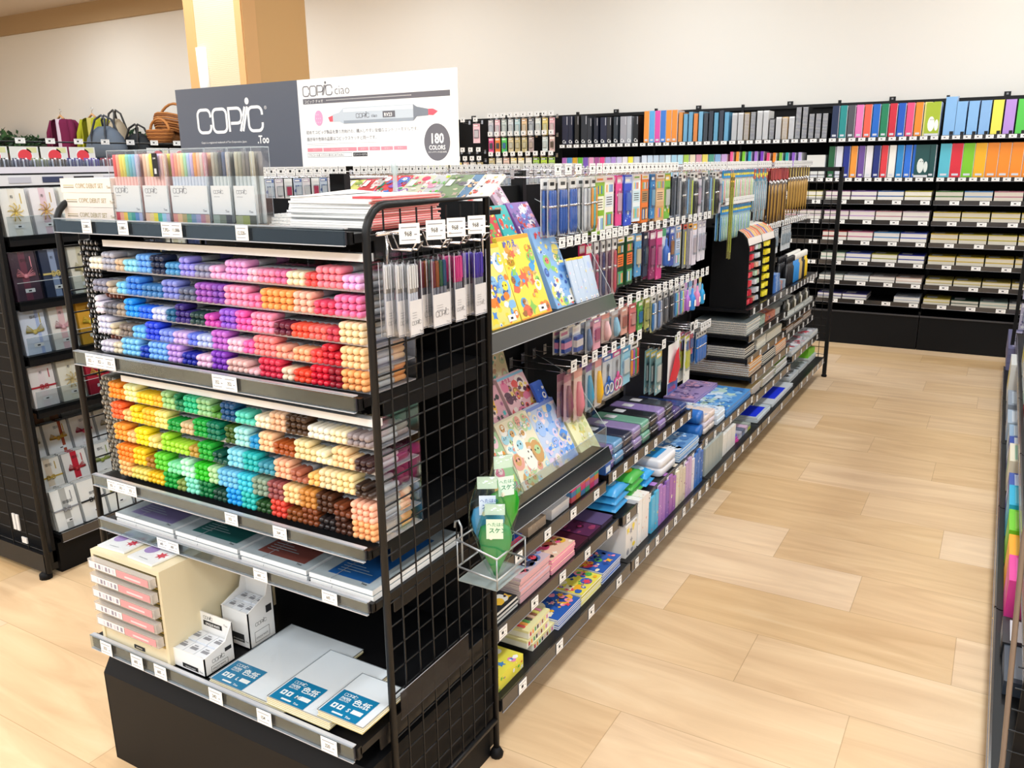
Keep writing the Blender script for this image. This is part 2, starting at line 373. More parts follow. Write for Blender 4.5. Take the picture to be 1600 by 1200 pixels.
def ec_shelf(x0, x1, yf, z, lip, drop_labels, pw=0.05, clearrail=True, text=()):
    sh_m = EC.mb(); sh_m.box(x0, x1, yf + 0.01, 1.695, z - 0.018, z, BLACK); sh_m.box(x0, x1, yf + 0.002, yf + 0.014, z - lip + 0.014, z + 0.004, BLACK)
    for xx in (x0 + 0.004, x1 - 0.004):
        sh_m.box(xx - 0.002, xx + 0.002, yf + 0.08, 1.69, z - 0.055, z - 0.018, BLACK)
    sh = EC.part('shelf', sh_m)
    r_m = EC.mb(); r_m.box(x0 + .004, x1 - .006, yf - 0.004, yf, z + 0.014 - lip, z + 0.006, mat('35343a', .14, 0, .9))
    r_m.box(x0 + .004, x1 - .006, yf - 0.010, yf - 0.006, z - lip + .012, z + 0.012, ACR); r_m.box(x0 + .004, x1 - .006, yf - 0.010, yf + 0.004, z + 0.010, z + 0.012, mat('b8bac0', .2, 0, .8))
    r_m.box(x0 + .004, x1 - .006, yf - 0.0105, yf - 0.004, z - lip + .011, z + 0.013 - lip, mat('b8bac0', .2, 0, .8))
    EC.part('price_rail', r_m, sh)
    for i, (px, n) in enumerate(drop_labels):
        t = text[i % len(text)] if text else '352'
        EC.at('price_label', price_mesh(pw * (1 if n == 1 else n * 0.93), lip * 0.92, '/'.join([t] * n) if '/' not in t else t, n), px, yf - 0.0125, z - lip + 0.014, (0, 0, 0), sh)
def exs(y, pys): return [(hit(px, py, 1, y).x, n) for px, py, n in pys]
ec_shelf(-2.03, -1.085, 1.24, 1.492, 0.034, exs(1.23, [(136, 350, 1), (193, 354, 1), (269, 357, 2), (379, 362, 1)]), 0.036, text=('3,080', '3,080', '7,392/11,088', '12,320'))
ec_shelf(-2.03, -1.085, 1.24, 1.158, 0.036, exs(1.23, [(158, 566, 3), (352, 600, 2)]), 0.042, text=('352',))
ec_shelf(-2.03, -1.085, 1.24, 0.820, 0.031, exs(1.23, [(191, 760, 3), (362, 806, 1), (438, 830, 1)]), 0.042, text=('352', '352', '264'))
ec_shelf(-2.03, -1.085, 1.24, 0.694, 0.031, exs(1.23, [(264, 856, 2), (408, 900, 1), (516, 935, 1)]), 0.044, text=('605/605', '605', '605'))
ec_shelf(-2.0, -1.072, 1.15, 0.395, 0.040, exs(1.14, [(168, 1018, 1), (216, 1040, 1), (253, 1060, 1), (339, 1097, 1), (415, 1132, 1), (516, 1177, 1)]), 0.046, text=('352', '605', '605', '242', '154', '220'))
# ---- tiered marker trays
def tray(z_floor, z_top, x0, x1, label, strip_x0):
    y0, y1 = 1.288, 1.43; cx = (x0 + x1) / 2
    r = empty('marker_tray', (cx, y0, z_floor[0])); tag(r, label, 'tray'); T = Matrix.Translation((-cx, -y0, -z_floor[0]))
    grey = mat('c9c8cc', 0.35, 0, 0.5); dk = mat('3a3b40', 0.4)
    for i, z in enumerate(z_floor):
        m = MB(T); m.box(strip_x0 if i else x0, x1, y0, y0 + 0.004, z - 0.004, z + 0.007, grey); m.box(x0 + .03, x1, y0 + .004, y1, z - 0.003, z, mat('9a9ba2', .3)); m.build('tier', r)
    m = MB(T); m.box(strip_x0, x1, y0 - 0.002, y0 + 0.02, z_top - 0.004, z_top + 0.012, mat('fafafa', .35)); m.build('top_strip', r)
    m = MB(T); m.box(x1 - .001, x1 + 0.002, y0 - 0.012, y1 + .004, z_floor[0] - 0.002, z_top + 0.014, CLEAR); m.build('side_wall', r)
    for i in range(1, 5):
        xx = x0 + (x1 - x0) * i / 5 + .01
        m = MB(T); m.box(xx, xx + 0.0015, y0 + .01, y1, z_floor[0], z_top, CLEAR); m.build('divider', r)
TU = [1.163, 1.212, 1.264, 1.319, 1.376]; TL = [0.825, 0.868, 0.926, 0.984, 1.040]
tray(TU, 1.438, -1.985, -1.084, 'upper five-tier tray holding the pink, purple and blue markers', -1.925)
tray(TL, 1.092, -1.985, -1.084, 'lower five-tier tray holding the orange, green, teal and brown markers', -1.925)
# colour blocks, left to right: (markers across, rows high, colour)
UP = [ # top tier first
 'f4ecdc:3:2 a9a9b8:3:3 cdb08e:2:2 8ad9f2:3:2 5ba2f0:3:3 1e2746:3:3 3a8bc6:3:2 918ae8:3:3 8686a8:3:2 f2b0dc:3:2 e79cd8:4:3 f8bcd2:2:2 f284ab:3:2 dc649c:2:2 f8e4c0:3:2 f04a48:2:2 f88294:4:3 f9b4e8:3:2',
 '84849a:3:2 c0b09a:2:2 74cdf8:2:2 2e7be0:3:3 3476b8:4:2 7a84d8:3:3 58607e:3:2 9a4cb8:3:3 7a3cae:2:3 f894bc:4:3 f274aa:2:2 fba252:5:3 f9bca4:3:3 e63e64:3:2 f26ea6:4:3',
 'e9e3f2:2:3 62626e:3:2 9c8c7c:2:2 1494f2:3:3 1c64f2:3:2 ccd4f8:3:2 20608c:2:2 36267a:3:3 24403f:3:2 cb3cac:3:2 8c4cd2:3:3 f254b2:3:3 f98cb2:4:3 682038:3:2 f94e36:3:2 f2645c:3:2 c42c44:2:2 f9dcae:4:3',
 'd5d5ea:3:3 dccdb0:2:2 76675e:3:2 64bcf8:3:2 1c3ce2:3:3 748ce8:3:2 ccace9:3:2 5e74e8:2:2 b5c4f2:3:2 bc5cca:3:3 f4c4da:3:2 f25cac:2:2 f98484:4:3 f4a48c:3:2 f9ac7c:3:2 f43e3c:2:2 cc2434:3:3 f9cc94:4:3',
 'dcd4e4:3:2 e4d4b6:2:2 7cccf9:4:3 2044ba:2:2 74b4f9:4:3 c494e4:3:3 242ca4:3:2 f4c4e2:3:2 7c2cbc:3:3 ecbcb4:4:2 f4bcc4:2:1 dc2444:4:3 f9dcbc:2:2 f93e24:3:2 dc1c34:3:3 9c1c2c:2:3 f9ac64:4:3']
LO = [
 'f98c1c:4:3 f9f2a6:3:3 f9cc1c:4:2 f9b41c:2:2 9ccc7c:3:3 1c7c4c:2:3 1cbc7c:3:3 8cc484:3:3 54943a:2:2 1c4c7c:3:3 4cccb4:4:2 f4e4c6:3:2 e4b48c:3:3 442c1c:4:3 f2eada:4:2 f4e4bc:3:2 8c7c7c:4:2',
 'f45c24:3:3 f4c474:2:2 f9d414:3:3 f9bc24:3:3 f4e47c:3:3 149c3c:3:2 d4b484:3:2 14a43c:3:3 0c7454:3:3 000000:1:0 3c5c1c:2:3 9cdcd9:3:3 108cca:2:2 f4c494:3:3 a44c1c:4:2 ecd49c:4:3 f4ecc4:3:2 f4cc94:4:3 3c2424:3:2',
 'f99c2c:3:3 f9bc74:2:2 f9e414:3:3 f4dc7c:3:2 9cdc24:3:3 a4dc2c:3:2 b48c2c:2:2 24ac34:3:3 0c4c3c:3:2 7cd4e9:3:3 14b4b4:3:3 2c8ca4:3:2 f4b48c:3:3 a4543c:3:2 f4bc64:2:2 ecd4a4:3:3 f4dc9c:3:3 34241c:3:2',
 'f9841c:4:3 f9cc14:3:3 a46c1c:2:2 54cc24:3:3 7ce4a4:3:2 bcf4d4:3:3 2cc424:3:3 acdc9c:2:3 64bce4:4:3 2cc4dc:3:3 7c947c:3:3 944c4c:3:3 f4cc8c:3:3 c47c2c:3:3 442414:3:3 6c341c:3:2 f9b494:4:3',
 'f9bc6c:3:3 f4dc64:4:2 f9c414:4:2 1ca43c:3:3 7c943c:2:2 7ce4c4:3:3 0c743c:3:3 1c4434:3:2 109cea:3:3 1cbcb4:3:3 244c24:3:2 dc3424:3:3 84441c:3:2 7c3c1c:3:3 241c1c:3:2 442419:3:3 f9ac6c:4:3']
CW = 0.0163; RW = 0.0148; MR = 0.0078
def squircle_tube(mb, prof, m, seg=10, c=(0, 0, 0)):
    mb.lathe(prof, m, c, seg, 'y')
BARREL = mat('c3c7cc', 0.38, 0, 0.5, 'grey_marker_barrel')
MK = {}
def marker_meshes(c, lod=False):
    if (c, lod) in MK: return MK[(c, lod)]
    cm = mat(soften(c, .10 if sum(int(c[i:i + 2], 16) for i in (0, 2, 4)) > 300 else .03), 0.28, 0, 0.5, 'cap_plastic')
    seg = 7 if lod else 12
    b = MB(); b.lathe([(MR * .86, 0.044), (MR * .95, 0.047), (MR * .95, 0.094), (MR * .86, 0.098)], BARREL, seg=seg, axis='y')
    b.lathe([(MR * .8, 0.098), (MR, 0.1), (MR, 0.134), (MR * .8, 0.138), (MR * .3, 0.1395)], cm, seg=seg, axis='y')
    k = MB(); k.lathe([(MR * .15, 0), (MR * .62, 0.0012), (MR * .9, 0.004), (MR, 0.0085), (MR, 0.042), (MR * .9, 0.044)], cm, seg=seg, axis='y')
    MK[(c, lod)] = (b, k)
    if not lod: MK[(c, lod)] = (b.mesh('marker'), k.mesh('cap'))
    return MK[(c, lod)]
COLNAME = {}
def colour_name(c):
    import colorsys
    r, g, b = [int(c[i:i + 2], 16) / 255 for i in (0, 2, 4)]; h, l, s = colorsys.rgb_to_hls(r, g, b); h *= 360
    s2 = (max(r, g, b) - min(r, g, b)) / max(r, g, b, .01)
    if s2 < 0.13: return 'white' if l > .85 else 'pale grey' if l > .75 else 'grey' if l > .45 else 'dark grey'
    if l < 0.16 and s2 < .5: return 'near-black'
    if (h < 45) and l < 0.22: return 'dark brown'
    if 8 <= h < 50 and l < 0.48 and r < .8: return 'brown'
    hue = 'red' if h < 9 or h > 350 else 'orange' if h < 36 else 'yellow' if h < 62 else 'lime green' if h < 92 else 'green' if h < 150 else 'teal' if h < 186 else 'sky blue' if h < 212 else 'blue' if h < 236 else 'violet' if h < 275 else 'purple' if h < 300 else 'pink'
    if h < 9 or h > 345:
        hue = 'pink' if l > .62 else 'red'
    if 18 <= h < 48 and l > .8: hue = 'peach cream' if h < 34 else 'cream'
    elif 8 <= h < 40 and l > .7: hue = 'peach'
    pre = 'pale ' if l > .82 and hue not in ('cream', 'peach cream') else 'light ' if l > .68 and hue not in ('cream', 'peach', 'peach cream') else 'dark ' if l < .3 else 'bright ' if s2 > .85 and hue not in ('cream',) else ''
    return pre + hue
TIERW = ['lowest', 'second lowest', 'middle', 'second highest', 'top']
allm = []
for rack, rows, floors in (('upper', UP, TU), ('lower', LO, TL)):
    for ti, row in enumerate(rows):
        z0 = floors[4 - ti] + 0.001
        bl = [q.split(':') for q in row.split()]; tot = sum(int(q[1]) for q in bl)
        xs0 = -1.972 if rack == 'upper' else -1.967; xs1 = -1.092; p = (xs1 - xs0) / tot; i0 = 0
        for bi, (c, n, h) in enumerate(bl):
            n, h = int(n), int(h)
            nb = colour_name(bl[bi - 1][0]) if bi else None; na = colour_name(bl[bi + 1][0]) if bi + 1 < len(bl) else None
            rr_ = random.Random(hash((rack == 'upper', ti, bi)) & 0xffff)
            drop = rr_.random() < 0.22 and h >= 2
            for k in range(h):
                for a in range(n):
                    if drop and k == h - 1 and a >= n - 1: continue
                    x = xs0 + p * (i0 + a + .5); y = 1.2705 + rr_.uniform(-.0012, .0012); z = z0 + MR + k * min(RW, 0.0149)
                    vis = (6 if k == h - 1 else 2.2 if k == h - 2 else 2) / ((x * x + y * y) + (1.62 - z) ** 2)
                    if a == n - 1: vis *= 1.25
                    allm.append((vis, rack, ti, bi, c, x, y, z, nb, na))
            i0 += n
allm.sort(key=lambda q: -q[0])
for (vis, rack, ti, bi, c, x, y, z, nb, na) in allm[:300]:
    if c == '000000': continue
    a, b = marker_meshes(c); cn = colour_name(c)
    o = inst('marker', a, (x, y, z)); inst('cap', b, (0, 0, 0), parent=o)
    where = ('right of the %s block' % nb) if nb and nb != cn else ('left of the %s block' % na) if na and na != cn else 'beside a like-coloured block'
    pos = 'left end' if bi < 3 else 'left half' if bi < 8 else 'right half' if bi < 14 else 'right end'
    lab = '%s marker, %s tier of the %s tray, %s, %s' % (cn, TIERW[4 - ti], rack, pos, where)
    if len(lab.split()) > 16: lab = '%s marker, %s tier of %s tray, %s' % (cn, TIERW[4 - ti], rack, where)
    key = (lab, rack, ti, bi)
    tag(o, lab, 'marker', 'like ' + lab.split(',')[0] + 's, ' + ', '.join(lab.split(', ')[1:]))
m = MB()
for (vis, rack, ti, bi, c, x, y, z, nb, na) in allm[300:]:
    if c == '000000': continue
    a, b = marker_meshes(c, True)
    for q in (a, b):
        m.T = None; o_ = len(m.v); m.v += [(vx + x, vy + y, vz + z) for vx, vy, vz in q.v]
        for f, k, s_ in zip(q.f, q.mi, q.sm): m.f.append(tuple(i + o_ for i in f)); m.mi.append(m.mid(q.m[k])); m.sm.append(s_)
tag(m.build('markers'), 'the many further coloured markers piled in the two tiered trays', 'markers', None, 'stuff')
# black-tipped pens stacked end-on at the far left of the trays
def end_pen(cc, tip):
    m = MB(); m.lathe([(0.0030, 0), (0.0062, 0.001), (0.0072, 0.004), (0.0072, 0.04), (0.0066, 0.045), (0.0066, 0.1), (0.007, 0.102), (0.007, 0.135)], mat(cc, 0.3), seg=10, axis='y')
    F = FF(0, 0, 0); m.rect(F, -0.0016, -0.0026, 0.0016, 0.0028, 0.0006, mat(tip, .5)); return m.mesh('marker_pen')
PB, PG, PR_ = end_pen('141416', 'e4e4e8'), end_pen('6a6458', 'c8c4b8'), end_pen('7a3a22', 'e0c0b0')
rp = random.Random(5)
for (z0, z1, n1, me1, what, tray_) in ((1.158, 1.446, 5, PB, 'black', 'upper'), (0.814, 1.09, 4, PG, 'grey-brown', 'lower')):
    k = 0; z = z0 + .008
    while z < z1:
        for a in range(n1 + 1):
            x = -2.038 + a * 0.0152 + (0.0075 if k % 2 else 0)
            if x > -1.966: continue
            o = inst('marker_pen', PR_ if (a == n1 - 1 and rp.random() < 0.0) else me1, (x, 1.30 + rp.uniform(-.003, .003), z))
            tag(o, '%s-ended pen stacked end-on at the left side of the %s marker tray' % (what, tray_), 'pen', '%s-ended pens left of the %s tray' % (what, tray_))
        z += 0.0136; k += 1
for i, z in enumerate([TU[1] - .0135, TU[3] - .0135]):
    for a in range(5):
        o = inst('marker_pen', PR_, (-1.96 + a * 0.0155, 1.3, z + 0.002)); tag(o, 'russet-ended pen lying between tiers at the left of the marker trays', 'pen', 'russet pens between the tiers')
# ================================================================ goods on the end display
ZT = 1.492
# boxed starter sets, three in a stack
for i in range(3):
    z = ZT + 0.001 + i * 0.0352; cream = mat('f0e4da', .45, 0, .4, 'cream_carton'); dx = (0, .004, -.002)[i]
    m = MB(); m.box(-0.102, 0.102, 0, 0.15, 0, 0.0345, cream); F = FF(-0.102, 0, 0)
    m.text(F, 'COPIC DEBUT SET', 0.062, 0.011, 0.0155, .0005, mat('b5a67e', .5), 'LEFT', .86, .01); m.text(F, 'Too', .185, .01, .009, .0005, mat('a89878', .5), 'LEFT', 1, .02)
    m.rect(F, .012, .017, .055, .0185, .0005, mat('b7a96c')); m.rect(F, .012, .0115, .055, .014, .0005, mat('9a927c'))
    o = m.build('marker_box', None, (-1.966 + dx, 1.29, z)); tag(o, ['bottom', 'middle', 'top'][i] + ' cream starter set carton, stack of three at the top shelf\'s left end', 'box')
# clear marker set cases
def set_case(x0, x1, y, h, cols, barrel, stripes, label, n, wide=False, tagtop=False):
    wd = x1 - x0; d = 0.05; r = empty('marker_set', ((x0 + x1) / 2, y, ZT + .001)); tag(r, label, 'marker set')
    T = Matrix.Translation((-wd / 2, 0, 0))
    for j, row in enumerate((0.012, 0.034)):
        for i in range(n):
            x = 0.006 + (wd - 0.012) * (i + .5) / n; rr = (wd - .012) / n * .47; c = cols[(i + j * 3) % len(cols)]
            m = MB(T); m.lathe([(rr * .8, 0.006), (rr, 0.01), (rr, 0.108)], mat(barrel, .35), (x, row, 0), 8)
            m.lathe([(rr, 0.108), (rr, h - .014), (rr * .75, h - .009)], mat(soften(c, .22), .35), (x, row, 0), 8); m.build('marker', r)
    m = MB(T); card = mat('e4e7e8', .5); F = FF(0, 0.0035, 0); m.box(.003, wd - .003, .0035, .0045, .026, .088, card)
    lg = min(0.011, wd * .105); logo(m, F, .012, .071, lg, .0005, GREYINK, .1); m.rect(F, .012, .064, .03, .0648, .0005, GREYINK)
    m.text(F, 'Too', wd - .024, .031, .007, .0005, GREYINK, 'LEFT', 1, .02)
    for i, c in enumerate(stripes): m.rect(F, .003 + (wd - .006) * i / len(stripes), .003, .003 + (wd - .006) * (i + 1) / len(stripes), .025, .0002, mat(c, .5))
    m.build('card', r)
    m = MB(T); m.box(0, wd, 0, d, 0, h, CLEAR); e = clear('dfe6ea', .35, .1, .6)
    for xx in (0, wd):
        for yy in (0, d): m.tube([(xx, yy, 0), (xx, yy, h)], .0008, e, 4)
    m.tube([(0, 0, h), (wd, 0, h), (wd, d, h), (0, d, h)], .0008, e, 4, closed=True); m.build('clear_case', r)
    if tagtop:
        m = MB(T); m.box(.055, .073, -.002, -.001, .108, .16, INK); FQ = FF(.055, -.002, .108); m.text(FQ, 'COPIC', .009, .039, .0045, .0004, WHITE, 'CENTER', .8, .02); m.rect(FQ, .005, .006, .013, .018, .0004, mat('c8c8cc')); m.build('hang_tag', r)
pas = ['e8383c', 'f49c7c', 'f4dc4c', 'e8e45c', '7cd4b4', '5cbcd4', '74bce4', 'c4bcec']
set_case(-1.868, -1.762, 1.29, .168, pas, 'e8b8b0', ['c83848', 'f0a890', 'f0c848', '6cb89c', '3c9c98', '5c8cc4', 'a8b0d4'], 'clear case of bright twin markers beside the cream cartons, leftmost of five cases', 8)
set_case(-1.758, -1.664, 1.29, .168, ['f4c4a4', 'f0e4c4', 'f8e42c', 'a4e0dc', 'c8bcec', 'f8c8d0'], 'ecc0b8', ['e8c0a8', 'e8d098', 'e8dc40', '50b8a0', '98cce8', 'b8b8dc'], 'clear case of pastel twin markers with a black hang tag, second of the five cases', 7, tagtop=True)
set_case(-1.660, -1.530, 1.29, .168, ['e888a0', 'f89c7c', 'f8c49c', 'f0e09c', '9cdcac', 'a4c4f0', 'c4b4f0', 'f09c4c', 'f0b89c', 'd8ccc4'], 'c4ccd8', ['d89088', 'e0b890', 'b0a070', '70a080', '7090b0', '9898c0', 'b08090', 'c0a090'], 'widest clear case of twin markers, grey card front, middle of the five cases', 11)
set_case(-1.526, -1.458, 1.29, .168, ['a8a498', '7c8078', '30343c', '3c4c74', 'b4aca4'], 'c4cccc', ['90a098', '707c70', '3c4048'], 'clear case of grey-barrelled markers, fourth of the five cases', 5)
set_case(-1.454, -1.384, 1.29, .168, ['a8a894', '8c9080', '70706c', '5c5c60'], 'bcc4c4', ['98a080', '8c9858', '4c5048'], 'clear case of warm grey markers at the right end of the five cases', 5)
# low pads in yellow-edged wrappers
for i in range(4):
    m = MB(); m.box(-.055, .055, 0, .2, 0, .006, PAPER, mt=WHITE); m.box(.028, .056, -.001, .06, .0002, .0064, mat('f0e020', .4))
    for k in range(5): m.tube([(-.055 + k * .012, -.002, .003 + (k % 2) * .003), (-.05 + k * .014, .05, .0075), (-.05 + k * .02, .2, .007)], .0015, BAG, 5)
    o = m.build('paper_pad', None, (-1.335 + .003 * (i % 2), 1.33 + .004 * i, ZT + .001 + .0068 * i)); tag(o, 'thin wrapped paper pad with yellow corner, low pile beside the pink-edged pads', 'paper pad', 'wrapped pads with yellow corners')
# stack of white pads with red-flecked edges
rs = random.Random(8); RE = mat('f0b4ae', .6, 0, .3, 'pink_striped_edges'); RE2 = mat('d8484e', .6)
for i in range(14):
    th = .0048; m = MB(); xs_ = [-.11, -.05, 0, .06, .11]
    lift = [.012, .004, 0, 0, 0] if i > 9 else [.0, 0, 0, 0, 0]
    m.box(-.11, .11, 0, .24, 0, th * .9, WHITE, ms=RE); m.box(.1098, .1106, 0.004, .236, .0004, th * .35, RE2)
    if i == 13:
        m.box(.06, .1102, -.001, .03, .0006, th, mat('e85058', .5)); m.add([(-.112, -.003, .002), (-.112, .2, .012), (-.03, .2, .0065), (-.03, -.003, .0055)], [(0, 1, 2, 3), (3, 2, 1, 0)], WHITE)
    o = m.build('drawing_pad', None, (-1.202 + rs.uniform(-.006, .004), 1.315 + rs.uniform(-.004, .008), ZT + .001 + i * th), (0, 0, rs.uniform(-.015, .015)))
    tag(o, ['white drawing pad with pink striped edges, in the pile behind the curved side frame', 'topmost white drawing pad with a red corner, on the pink-edged pile'][i == 13], 'drawing pad', None if i == 13 else 'drawing pads with pink edges')
# the big sign on its clear stand
SY = 1.60; sx0, sx1, sz0, sz1 = -1.985, -1.068, 1.619, 1.824
sr = empty('shop_sign', ((sx0 + sx1) / 2, SY, sz0)); tag(sr, 'wide sign board, dark grey left half and white right half, standing on the end display', 'sign')
W_, H_ = sx1 - sx0, sz1 - sz0; T = Matrix.Translation((-W_ / 2, 0, 0))
GP = mat('5d616c', .45, 0, .3, 'slate_grey_print'); SW = mat('fbf9f6', .4, 0, .3, 'white_print'); DG = mat('6c6a70', .5, 0, .3)
xd = W_ * .4885
m = MB(T); m.box(0, xd, 0, .005, 0, H_, GP); F = FF(0, 0, 0); logo(m, F, .080, .091, .058, .0006, SW, .13)
m.text(F, '®', .330, .142, .012, .0006, SW); m.text(F, '.Too', .297, .060, .027, .0006, SW, 'LEFT', .8, .03); m.text(F, 'Copic is a registered trademark of Too Corporation, Japan.', .085, .063, .0072, .0006, SW); m.build('grey_half', sr)
m = MB(T); m.box(xd, W_, 0, .005, 0, H_, SW); F = FF(xd, 0, 0)
logo(m, F, .018, .166, .0225, .0006, DG, .10); m.text(F, 'ciao', .118, .166, .030, .0006, DG, 'LEFT', 1, -.012)
m.rect(F, .016, .1475, .452, .160, .0004, DG); m.text(F, 'コピック チャオ', .02, .150, .0085, .0008, SW)
for i in range(64): m.rect(F, .092 + i * .004, .1532, .0938 + i * .004, .155, .0008, SW)
m.disc(F, .064, .114, .013, .018, .0006, mat('e4a4c8', .5), 20)
for i in range(8): m.disc(F, .057 + (i % 3) * .006, .104 + (i // 3) * .009, .0017, .0017, .001, mat('f4ccdf'), 6)
bz = .1165
m.poly([m.P2(F, *p, .0006) for p in ((.094, bz - .002), (.099, bz - .012), (.109, bz - .012), (.109, bz + .002))], mat('f45c68'))
m.poly([m.P2(F, *p, .0007) for p in ((.109, bz - .012), (.13, bz - .013), (.143, bz - .018), (.35, bz - .018), (.35, bz + .018), (.143, bz + .018), (.13, bz + .008), (.109, bz + .004))], mat('c4ccd4', .4))
m.rect(F, .143, bz + .008, .35, bz + .016, .0009, mat('e4e8ec')); m.rect(F, .143, bz - .018, .35, bz - .011, .0009, mat('98a0aa'))
m.poly([m.P2(F, *p, .0009) for p in ((.35, bz - .018), (.36, bz - .009), (.392, bz - .008), (.392, bz + .006), (.36, bz + .012), (.35, bz + .018))], mat('7c828c'))
m.poly([m.P2(F, *p, .0009) for p in ((.392, bz - .007), (.405, bz - .008), (.418, bz), (.405, bz + .006), (.392, bz + .006))], mat('f05c6c'))
logo(m, F, .182, bz - .006, .0095, .0012, DG, .1); m.text(F, 'ciao', .228, bz - .006, .011, .0012, DG); m.rect(F, .262, bz - .008, .298, bz + .006, .0011, DG); m.text(F, 'RV23', .266, bz - .0055, .011, .0015, SW, 'LEFT', 1, .02)
m.text(F, '初めてコピック製品を買う方向けの、購入しやすい安価なエントリーモデルです。', .02, .0775, .0098, .0006, DG, 'LEFT', .96); m.text(F, '描き味や色味の品質はコピックスケッチと同一です。', .02, .0615, .0098, .0006, DG, 'LEFT', .96)
m.rect(F, .02, .0535, .34, .0541, .0006, mat('b0aeb2')); m.rect(F, .02, .0495, .12, .0500, .0006, mat('b0aeb2'))
PK = mat('f0909c', .5)
for a, b_ in ((.02, .069), (.072, .178), (.181, .214), (.217, .249), (.252, .287), (.29, .328)):
    m.rect(F, a, .0355, b_, .044, .0006, PK); m.text(F, 'カラー' if b_ - a < .06 else 'カラーインク補充可能', (a + b_) / 2, .0375, .0055, .0009, mat('fae0e2'), 'CENTER')
m.stroke(F, [(.02, .0225), (.162, .0225), (.162, .0315), (.02, .0315)], .0007, .0006, GREYINK, True); m.text(F, 'アルコール系 イラスト用 はじめての方に', .024, .0245, .0062, .0008, DG); m.rect(F, .166, .0225, .21, .0315, .0006, mat('3c3a3c')); m.text(F, 'エントリーモデル', .168, .025, .0052, .001, SW)
m.disc(F, .413, .05, .0355, .0405, .0006, DG, 32); m.text(F, '180', .413, .048, .03, .001, SW, 'CENTER', .85, .03); m.text(F, 'COLORS', .413, .034, .0135, .001, SW, 'CENTER', .85, .02); m.text(F, 'コピックチャオは全180色', .413, .027, .0045, .001, SW, 'CENTER')
m.build('white_half', sr)
for xs_ in (hit(617, 300, 1, 1.6).x, hit(330, 300, 1, 1.6).x):
    m = MB(); cx = xs_ - (sx0 + sx1) / 2
    m.lathe([(.022, -.072), (.020, -.066), (.006, -.058), (.005, -.02), (.008, -.012), (.008, 0), (.006, .012)], clear('e8f0f0', .3, .1, .7), (cx, .0025, 0), 12); m.build('clear_stand', sr)
# zipped pads on the fourth shelf
Z4 = .694
def drawing_file(x0, x1, c, label, k, dark=None, sq=(.02, .02, .165, .25)):
    wd = x1 - x0 - .008; r = empty('paper_pack', ((x0 + x1) / 2, 1.255, Z4 + .001 + k)); tag(r, label, 'paper pack')
    T = Matrix.Translation((-wd / 2, 0, 0)); m = MB(T); m.box(0, wd, 0, .34, 0, .012, mat('dcdee0', .5), mt=mat('cdd2d4', .35)); m.box(-.001, wd + .001, -.001, .0, 0.001, .0115, WHITE); m.build('paper_block', r)
    F = FT(0, 0, .0122); m = MB(T); m.rect(F, sq[0], sq[1], sq[0] + sq[2], sq[1] + sq[3], .0004, mat(c, .3))
    for i in range(5): m.rect(F, sq[0] + .012, sq[1] + .02 + .011 * i, sq[0] + .05 + .018 * ((i * 7) % 4), sq[1] + .0225 + .011 * i, .0007, mat('c8d8dc', .5))
    m.text(F, 'Too', wd - .045, .012, .010, .0006, INK, 'LEFT', 1, .02); m.build('cover_print', r)
    m = MB(T); m.add([(0, 0, .0135), (wd, 0, .0135), (wd, .34, .0135), (0, .34, .0135)], [(0, 1, 2, 3)], clear('f0f4f6', .10, .12, .92))
    m.tube([(wd * .35, -.002, .006), (wd * .35, .001, .014), (wd * .36, .2, .0142)], .0006, GREYINK, 4); m.build('clear_wrapper', r)
for x0, x1, c, nm in ((-1.985, -1.745, '8f7fae', 'lilac'), (-1.742, -1.51, '2c6b66', 'dark teal'), (-1.507, -1.285, '97544a', 'brick brown'), (-1.282, -1.09, '2c6cb4', 'bright blue')):
    drawing_file(x0, x1, c, 'clear-wrapped paper pack with %s cover square, top of its pair' % nm, .0145, sq=(.035, .022, min(.165, x1 - x0 - .07), .25))
    drawing_file(x0 + .003, x1 + .001, c, 'lower clear-wrapped paper pack under the one with the %s cover square' % nm, 0, sq=(.035, .022, min(.165, x1 - x0 - .07), .25))
# letter case with five clear drawers
BG = mat('dccfae', .42, 0, .4, 'beige_enamel'); cx0, cx1, cz0, cz1 = -1.958, -1.686, .397, .662
cr_ = empty('drawer_cabinet', ((cx0 + cx1) / 2, 1.155, cz0)); tag(cr_, 'beige letter case with five clear-fronted drawers on the lowest shelf of the marker display', 'drawer cabinet'); cw = cx1 - cx0; ch = cz1 - cz0
T = Matrix.Translation((-cw / 2, 0, 0)); m = MB(T)
m.box(0, .010, 0, .36, 0, ch, BG); m.box(cw - .010, cw, 0, .36, 0, ch, BG); m.box(.01, cw - .01, 0, .36, ch - .012, ch, BG); m.box(.01, cw - .01, .012, .36, 0, .012, BG); m.box(.01, cw - .01, .34, .36, 0, ch, BG); m.box(.01, cw - .01, .004, .03, .0, .046, BG)
for i in range(5): m.box(.01, cw - .01, .006, .34, .046 + i * .041 - .0, .046 + i * .041 + .003, mat('c8ab50', .4))
m.build('casing', cr_); m = MB(T); m.box(cw * .47, cw * .62, .002, .005, .012, .022, INK); m.rect(FF(0, .002, 0), cw * .5, .0155, cw * .59, .0185, .0004, mat('b0a890')); m.build('name_plate', cr_)
